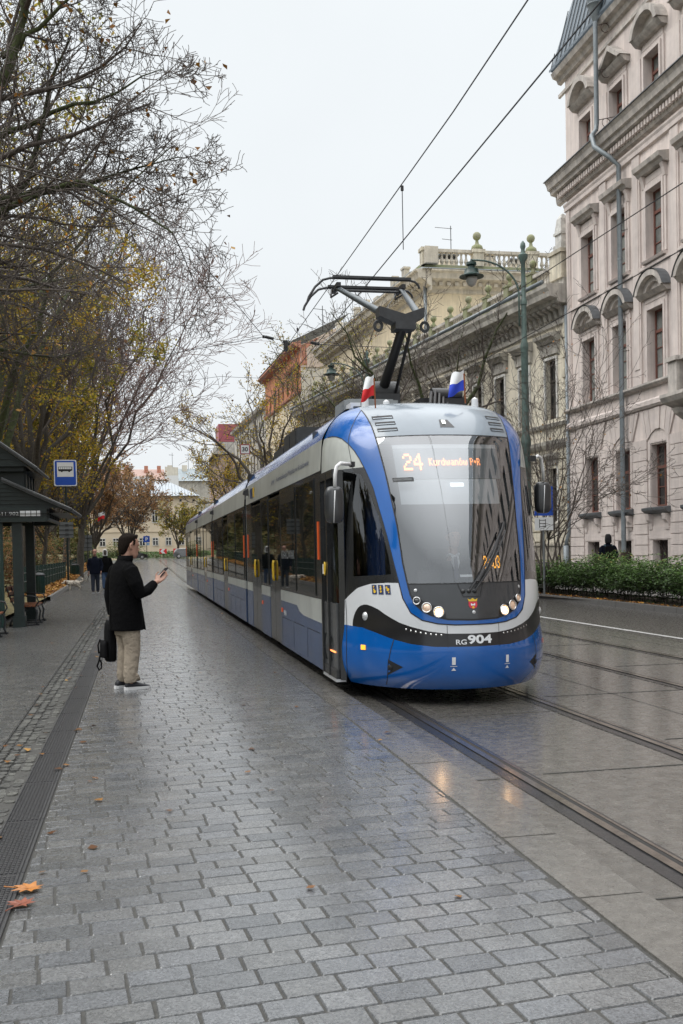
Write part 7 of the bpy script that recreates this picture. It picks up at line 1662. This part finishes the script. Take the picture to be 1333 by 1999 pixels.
    for s in (-1, 1):
        k.tube([(s*.088,.0,.74),(s*.094,.005,.60),(s*.097,.015,.48),(s*.10,.0,.33),(s*.103,-.02,.16),(s*.105,-.012,.085)], [.112,.104,.092,.086,.078,.072], 16)
        for z, d in ((.55,.02),(.50,.03),(.455,.02),(.14,.02),(.11,.03)): k.tube([(s*.10-.08,.03+d*.3,z-.02),(s*.10,.06+d,z),(s*.10+.075,.03,z+.03)], .018, 6)
    remesh('trousers', k, M_CHINO, P, .010, 3)
    shoe(P, .10, .01, R(-4)); shoe(P, -.11, -.03, R(6))
    ph = thing('phone', 'dark smartphone held up in the right hand of the man in the black coat', 'phone', (0,0,0)); bpy.data.objects.remove(ph)
    M = P.matrix_basis if False else Matrix.Translation(P.location) @ Matrix.Rotation(R(-68), 4, 'Z')
    loc = M @ Vector((.075,.415,1.31)); ph = thing('phone', 'dark smartphone held up in the hand of the man in the black coat', 'phone', loc)
    fw = (M.to_3x3() @ Vector((-.12,.62,.62))).normalized(); sd = (M.to_3x3() @ Vector((1,.15,.05))); sd = (sd-fw*sd.dot(fw)).normalized(); nn = sd.cross(fw)
    k = MB(); k.obox(loc, sd*.036, fw*.075, nn*.004); build('shell', k, M_PHONE, ph); k = MB(); k.obox(loc+nn*.0045, sd*.033, fw*.071, nn*.0006); k2 = MB(); k2.obox(loc-nn*.0045, sd*.033, fw*.071, nn*.0006)
    build('screen', k2, mat('phone_screen', (.1,.12,.14), rough=.08, emis=(.6,.7,.8), estr=.25, var=0), ph)
    # backpack hanging from his left hand
    b = M @ Vector((-.245,-.115,.08)); B = thing('backpack', 'black backpack hanging from the hand of the man in the black coat', 'backpack', (b.x,b.y,.40)); B.rotation_euler = (0,0,R(-68))
    ORG[B.name] = Vector((0,0,0)); k = MB()
    def bx(z, w, d): return [(w*math.copysign(abs(math.cos(t))**.5, math.cos(t)), d*math.copysign(abs(math.sin(t))**.5, math.sin(t)), z) for t in [2*PI*i/20+.16 for i in range(20)]]
    k.loft([bx(-.02,.09,.05),bx(.0,.13,.065),bx(.15,.135,.07),bx(.34,.13,.068),bx(.43,.11,.06),bx(.48,.06,.04)]); build('body', k, M_BAG, B, True); B.scale = (.68,.8,.95)
    k = MB(); k.loft([[(p[0]*.8,p[1]*.4-.10,p[2]*.5+.03) for p in bx(z,.145,w)] for z, w in ((.0,.05),(.05,.08),(.30,.08),(.42,.05))]); build('front_pocket', k, M_BAG, B, True)
    k = MB(); k.tube([(.0,.0,.46),(.0,.02,.50),(.0,.04,.505),(.0,.06,.49),(.0,.06,.45)], .010, 6); build('grab_handle', k, M_BAG, B, True)
    k = MB(); k.tube([(-.1,-.12,.25),(-.11,-.15,.18),(-.11,-.14,.08)], .012, 6); k.tube([(-.1,-.11,.15),(-.1,-.125,.05),(-.1,-.15,-.02),(-.1,-.175,-.07),(-.1,-.15,-.12),(-.1,-.11,-.10),(-.1,-.11,-.04),(-.1,-.125,-.0)], .012, 6); build('strap', k, M_BAG, B, True)
main_man()
def walker(loc, rz, label, coat, hair, hood=None, sunglasses=False, skin=None, phase=.12, hgt=1.0, legs=None, backpack=False):
    P = thing('person', label, 'person', loc, rz); s = hgt; H = lambda v: v*s
    k = MB(); head(k, (0,.02,H(1.66)), 0, 1.0); k.tube([(0,-.02,H(1.4)),(0,0,H(1.56))], .055, 10); ell(k, [(0,0,H(.9),.15,.1),(0,0,H(1.2),.17,.11),(0,-.01,H(1.42),.1,.08)])
    for q in (-1, 1):
        k.tube([(q*.2,0,H(1.38)),(q*.27,-.02,H(1.1)),(q*.24,.06,H(.88))], [.045,.04,.03], 8); hand(k, (q*.24,.07,H(.86)), (0,.15,-1), (0,1,0), .7); k.tube([(q*.09,0,H(.9)),(q*.09,q*phase*.5,H(.48)),(q*.09,q*phase,H(.08))], [.07,.055,.04], 8)
    remesh('body', k, skin or M_SKIN2, P, .012, 3)
    k = MB(); ell(k, [(0,0,H(.78),.22,.15),(0,0,H(.95),.215,.15),(0,-.005,H(1.2),.22,.15),(0,-.01,H(1.36),.2,.125),(0,-.01,H(1.44),.11,.09),(0,0,H(1.5),.08,.075)], 22)
    for q in (-1, 1): k.ball((q*.18,-.01,H(1.36)), .08, 10); k.tube([(q*.2,0,H(1.37)),(q*.275,-.03,H(1.12)),(q*.245,.05,H(.90))], [.078,.07,.055], 12)
    remesh('jacket', k, coat, P, .013, 4)
    k = MB(); ell(k, [(0,0,H(.72),.165,.12),(0,0,H(.9),.165,.12)])
    for q in (-1, 1): k.tube([(q*.085,0,H(.8)),(q*.09,q*phase*.5,H(.48)),(q*.09,q*phase,H(.09))], [.105,.082,.066], 12)
    remesh('trousers', k, legs or M_JEANS, P, .013, 3)
    for q in (-1, 1): shoe(P, q*.09, q*phase, 0)
    k = MB()
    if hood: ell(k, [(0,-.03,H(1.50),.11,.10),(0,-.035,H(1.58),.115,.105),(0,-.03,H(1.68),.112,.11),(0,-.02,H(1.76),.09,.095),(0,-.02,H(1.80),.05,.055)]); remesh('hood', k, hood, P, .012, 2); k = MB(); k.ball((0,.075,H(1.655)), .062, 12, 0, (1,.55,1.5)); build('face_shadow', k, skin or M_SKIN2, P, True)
    else: ell(k, [(0,-.03,H(1.68),.082,.085),(0,-.02,H(1.73),.08,.09),(0,-.01,H(1.77),.06,.065),(0,-.01,H(1.785),.02,.02)]); build('hair', k, hair, P, True)
    k = MB()
    for q in (-1, 1): k.ball((q*.03,.098,H(1.678)), .02 if sunglasses else .009, 8, 0, (1.2,.4,.8))
    if sunglasses: k.tube([(-.07,.03,H(1.68)),(-.03,.105,H(1.685)),(.03,.105,H(1.685)),(.07,.03,H(1.68))], .004, 5)
    build('glasses' if sunglasses else 'eyes', k, M_BLACK, P)
    if backpack:
        k = MB(); k.loft([[(.15*a,-.15-.1*b,z) for a, b in ((-1,0),(1,0),(.9,1),(-.9,1))] for z in (H(1.0),H(1.05),H(1.35),H(1.4))]); build('rucksack', k, M_BAG, P)
        k = MB()
        for q in (-1, 1): k.tube([(q*.12,-.14,H(1.12)),(q*.19,.02,H(1.2)),(q*.14,.13,H(1.32)),(q*.12,.0,H(1.46)),(q*.11,-.13,H(1.38))], .016, 6)
        build('rucksack_straps', k, mat('teal_strap', (.02,.07,.09), rough=.7), P)
    return P
walker((-1.80,41.8,.08), R(180), 'man in a navy jacket and sunglasses walking with white-soled shoes', M_NAVY, M_SKIN2, None, True, None, .1)
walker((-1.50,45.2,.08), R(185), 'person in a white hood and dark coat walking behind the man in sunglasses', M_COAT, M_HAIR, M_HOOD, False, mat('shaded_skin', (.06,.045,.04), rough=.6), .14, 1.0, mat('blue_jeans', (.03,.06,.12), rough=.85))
walker((15.3,31.0,.14), R(-12), 'person with a dark jacket seen from behind, beyond the hedge by the palace', M_NAVY, M_HAIR, mat('navy_beanie', (.008,.008,.010), rough=.9), False, None, .1, 1.02, None, True)
def driver():
    P = thing('person', 'tram driver in a dark suit, white shirt and tie behind the windscreen', 'person', (3.585,11.24,.985), R(178))
    k = MB(); head(k, (0,.06,.74), 0, 1.0); k.tube([(0,0,.5),(0,.03,.64)], .056, 10); ell(k, [(0,0,.0,.17,.13),(0,0,.2,.17,.12),(0,-.01,.36,.15,.085),(0,-.01,.5,.055,.055)])
    for q in (-1, 1): k.tube([(q*.19,0,.40),(q*.26,.12,.2),(q*.2,.38,.16)], [.045,.04,.03], 8); hand(k, (q*.2,.38,.16), (0,1,-.1), (-q,0,0), .8); k.tube([(q*.09,0,.04),(q*.11,.4,.06),(q*.11,.45,-.42)], [.08,.06,.045], 8)
    remesh('body', k, M_SKIN, P, .011, 3)
    k = MB(); ell(k, [(0,0,-.02,.19,.15),(0,0,.2,.19,.14),(0,-.01,.38,.2,.12),(0,-.01,.47,.12,.09)])
    for q in (-1, 1): k.ball((q*.18,-.01,.42), .08, 10); k.tube([(q*.2,0,.43),(q*.27,.11,.2),(q*.205,.36,.17)], [.075,.065,.048], 12)
    remesh('jacket', k, M_DRESS, P, .012, 4)
    k = MB()
    for q in (-1, 1): k.tube([(q*.09,0,.04),(q*.11,.4,.06),(q*.11,.45,-.42)], [.10,.085,.065], 12)
    remesh('trousers', k, M_DRESS, P, .013, 3)
    k = MB(); k.add([(-.045,.10,.53),(.045,.10,.53),(.05,.13,.45),(0,.155,.30),(-.05,.13,.45)], [(0,1,2,3,4)]); k.tube([(-.065,.0,.53),(-.05,.085,.55),(0,.10,.52),(.05,.085,.55),(.065,0,.53)], .016, 6); build('shirt', k, M_SHIRT, P)
    k = MB(); k.add([(-.018,.128,.52),(.018,.128,.52),(.028,.16,.28),(0,.165,.25),(-.028,.16,.28)], [(0,1,2,3,4)]); build('tie', k, M_TIE, P)
    k = MB(); ell(k, [(0,.01,.76,.082,.09),(0,.035,.80,.086,.108),(0,.045,.84,.076,.098),(0,.04,.872,.05,.065),(0,.035,.884,.02,.03)]); build('hair', k, mat('brown_hair', (.012,.008,.006), rough=.7), P, True)
    k = MB()
    for q in (-1, 1): k.ball((q*.03,.142,.76), .009, 8); k.box(q*.032-.018, q*.032+.018, .147, .152, .778, .785)
    build('eyes', k, M_HAIR, P)
driver()
def dog():
    P = thing('dog', 'small shaggy cream dog with brown patches sniffing by the leafy kerb', 'dog', (-2.93,46.7,.08), R(100)); fur = mat('cream_fur', (.5,.43,.34), rough=.95, var=.45, vscale=7, col2=(.52,.47,.40), bump=.8, bscale=60)
    k = MB(); k.tube([(0,-.24,.30),(0,-.1,.32),(0,.06,.31),(0,.2,.30),(0,.28,.33)], [.095,.115,.12,.13,.10], 14)
    k.tube([(0,.26,.34),(0,.36,.37),(0,.40,.36)], [.09,.075,.08], 12); k.ball((0,.41,.36), .085, 12); k.tube([(0,.45,.34),(0,.53,.31),(0,.56,.305)], [.05,.042,.03], 10)
    for q in (-1, 1):
        k.tube([(q*.07,.2,.26),(q*.07,.19,.13),(q*.07,.20,.03)], [.05,.036,.034], 8); k.tube([(q*.07,.20,.02),(q*.07,.24,.02)], .03, 8)
        k.tube([(q*.07,-.2,.27),(q*.08,-.14,.17),(q*.08,-.25,.10),(q*.08,-.235,.03)], [.065,.05,.034,.032], 8); k.tube([(q*.08,-.235,.02),(q*.08,-.19,.02)], .03, 8)
    k.tube([(0,-.3,.34),(0,-.38,.42),(0,-.36,.5),(0,-.28,.53)], [.035,.04,.04,.02], 8)
    rr = random.Random(2)
    for i in range(150):
        a = rr.uniform(0, 2*PI); y = rr.uniform(-.3,.3); k.ball((.115*math.cos(a), y, .30+.115*math.sin(a)-.01), rr.uniform(.015,.03), 6)
    remesh('body', k, fur, P, .011, 1)
    for q in (-1, 1): k = MB(); k.tube([(q*.06,.39,.42),(q*.105,.39,.36),(q*.10,.40,.28)], [.02,.04,.028], 8); build('ear', k, mat('brown_fur', (.16,.08,.04), rough=.95, var=.3), P, True)
    k = MB(); k.ball((0,.575,.315), .018, 8); k.ball((-.03,.485,.385), .010, 6); k.ball((.03,.485,.385), .010, 6); build('nose_and_eyes', k, M_BLACK, P)
    k = MB(); k.ball((0,-.02,.37), .1, 12, 0, (1.0,1.3,.6)); build('brown_saddle', k, mat('brown_fur', (.16,.08,.04)), P, True)
    T = thing('leash', 'thin dark lead running from the dog to the walker', 'leash', (-2.6,45,.4)); k = MB(); k.tube([(-2.95,46.35,.46),(-2.6,45,.32),(-2.2,43,.5),(-2.02,41.9,.92)], .006, 5); build('cord', k, M_BLACK, T)
dog()
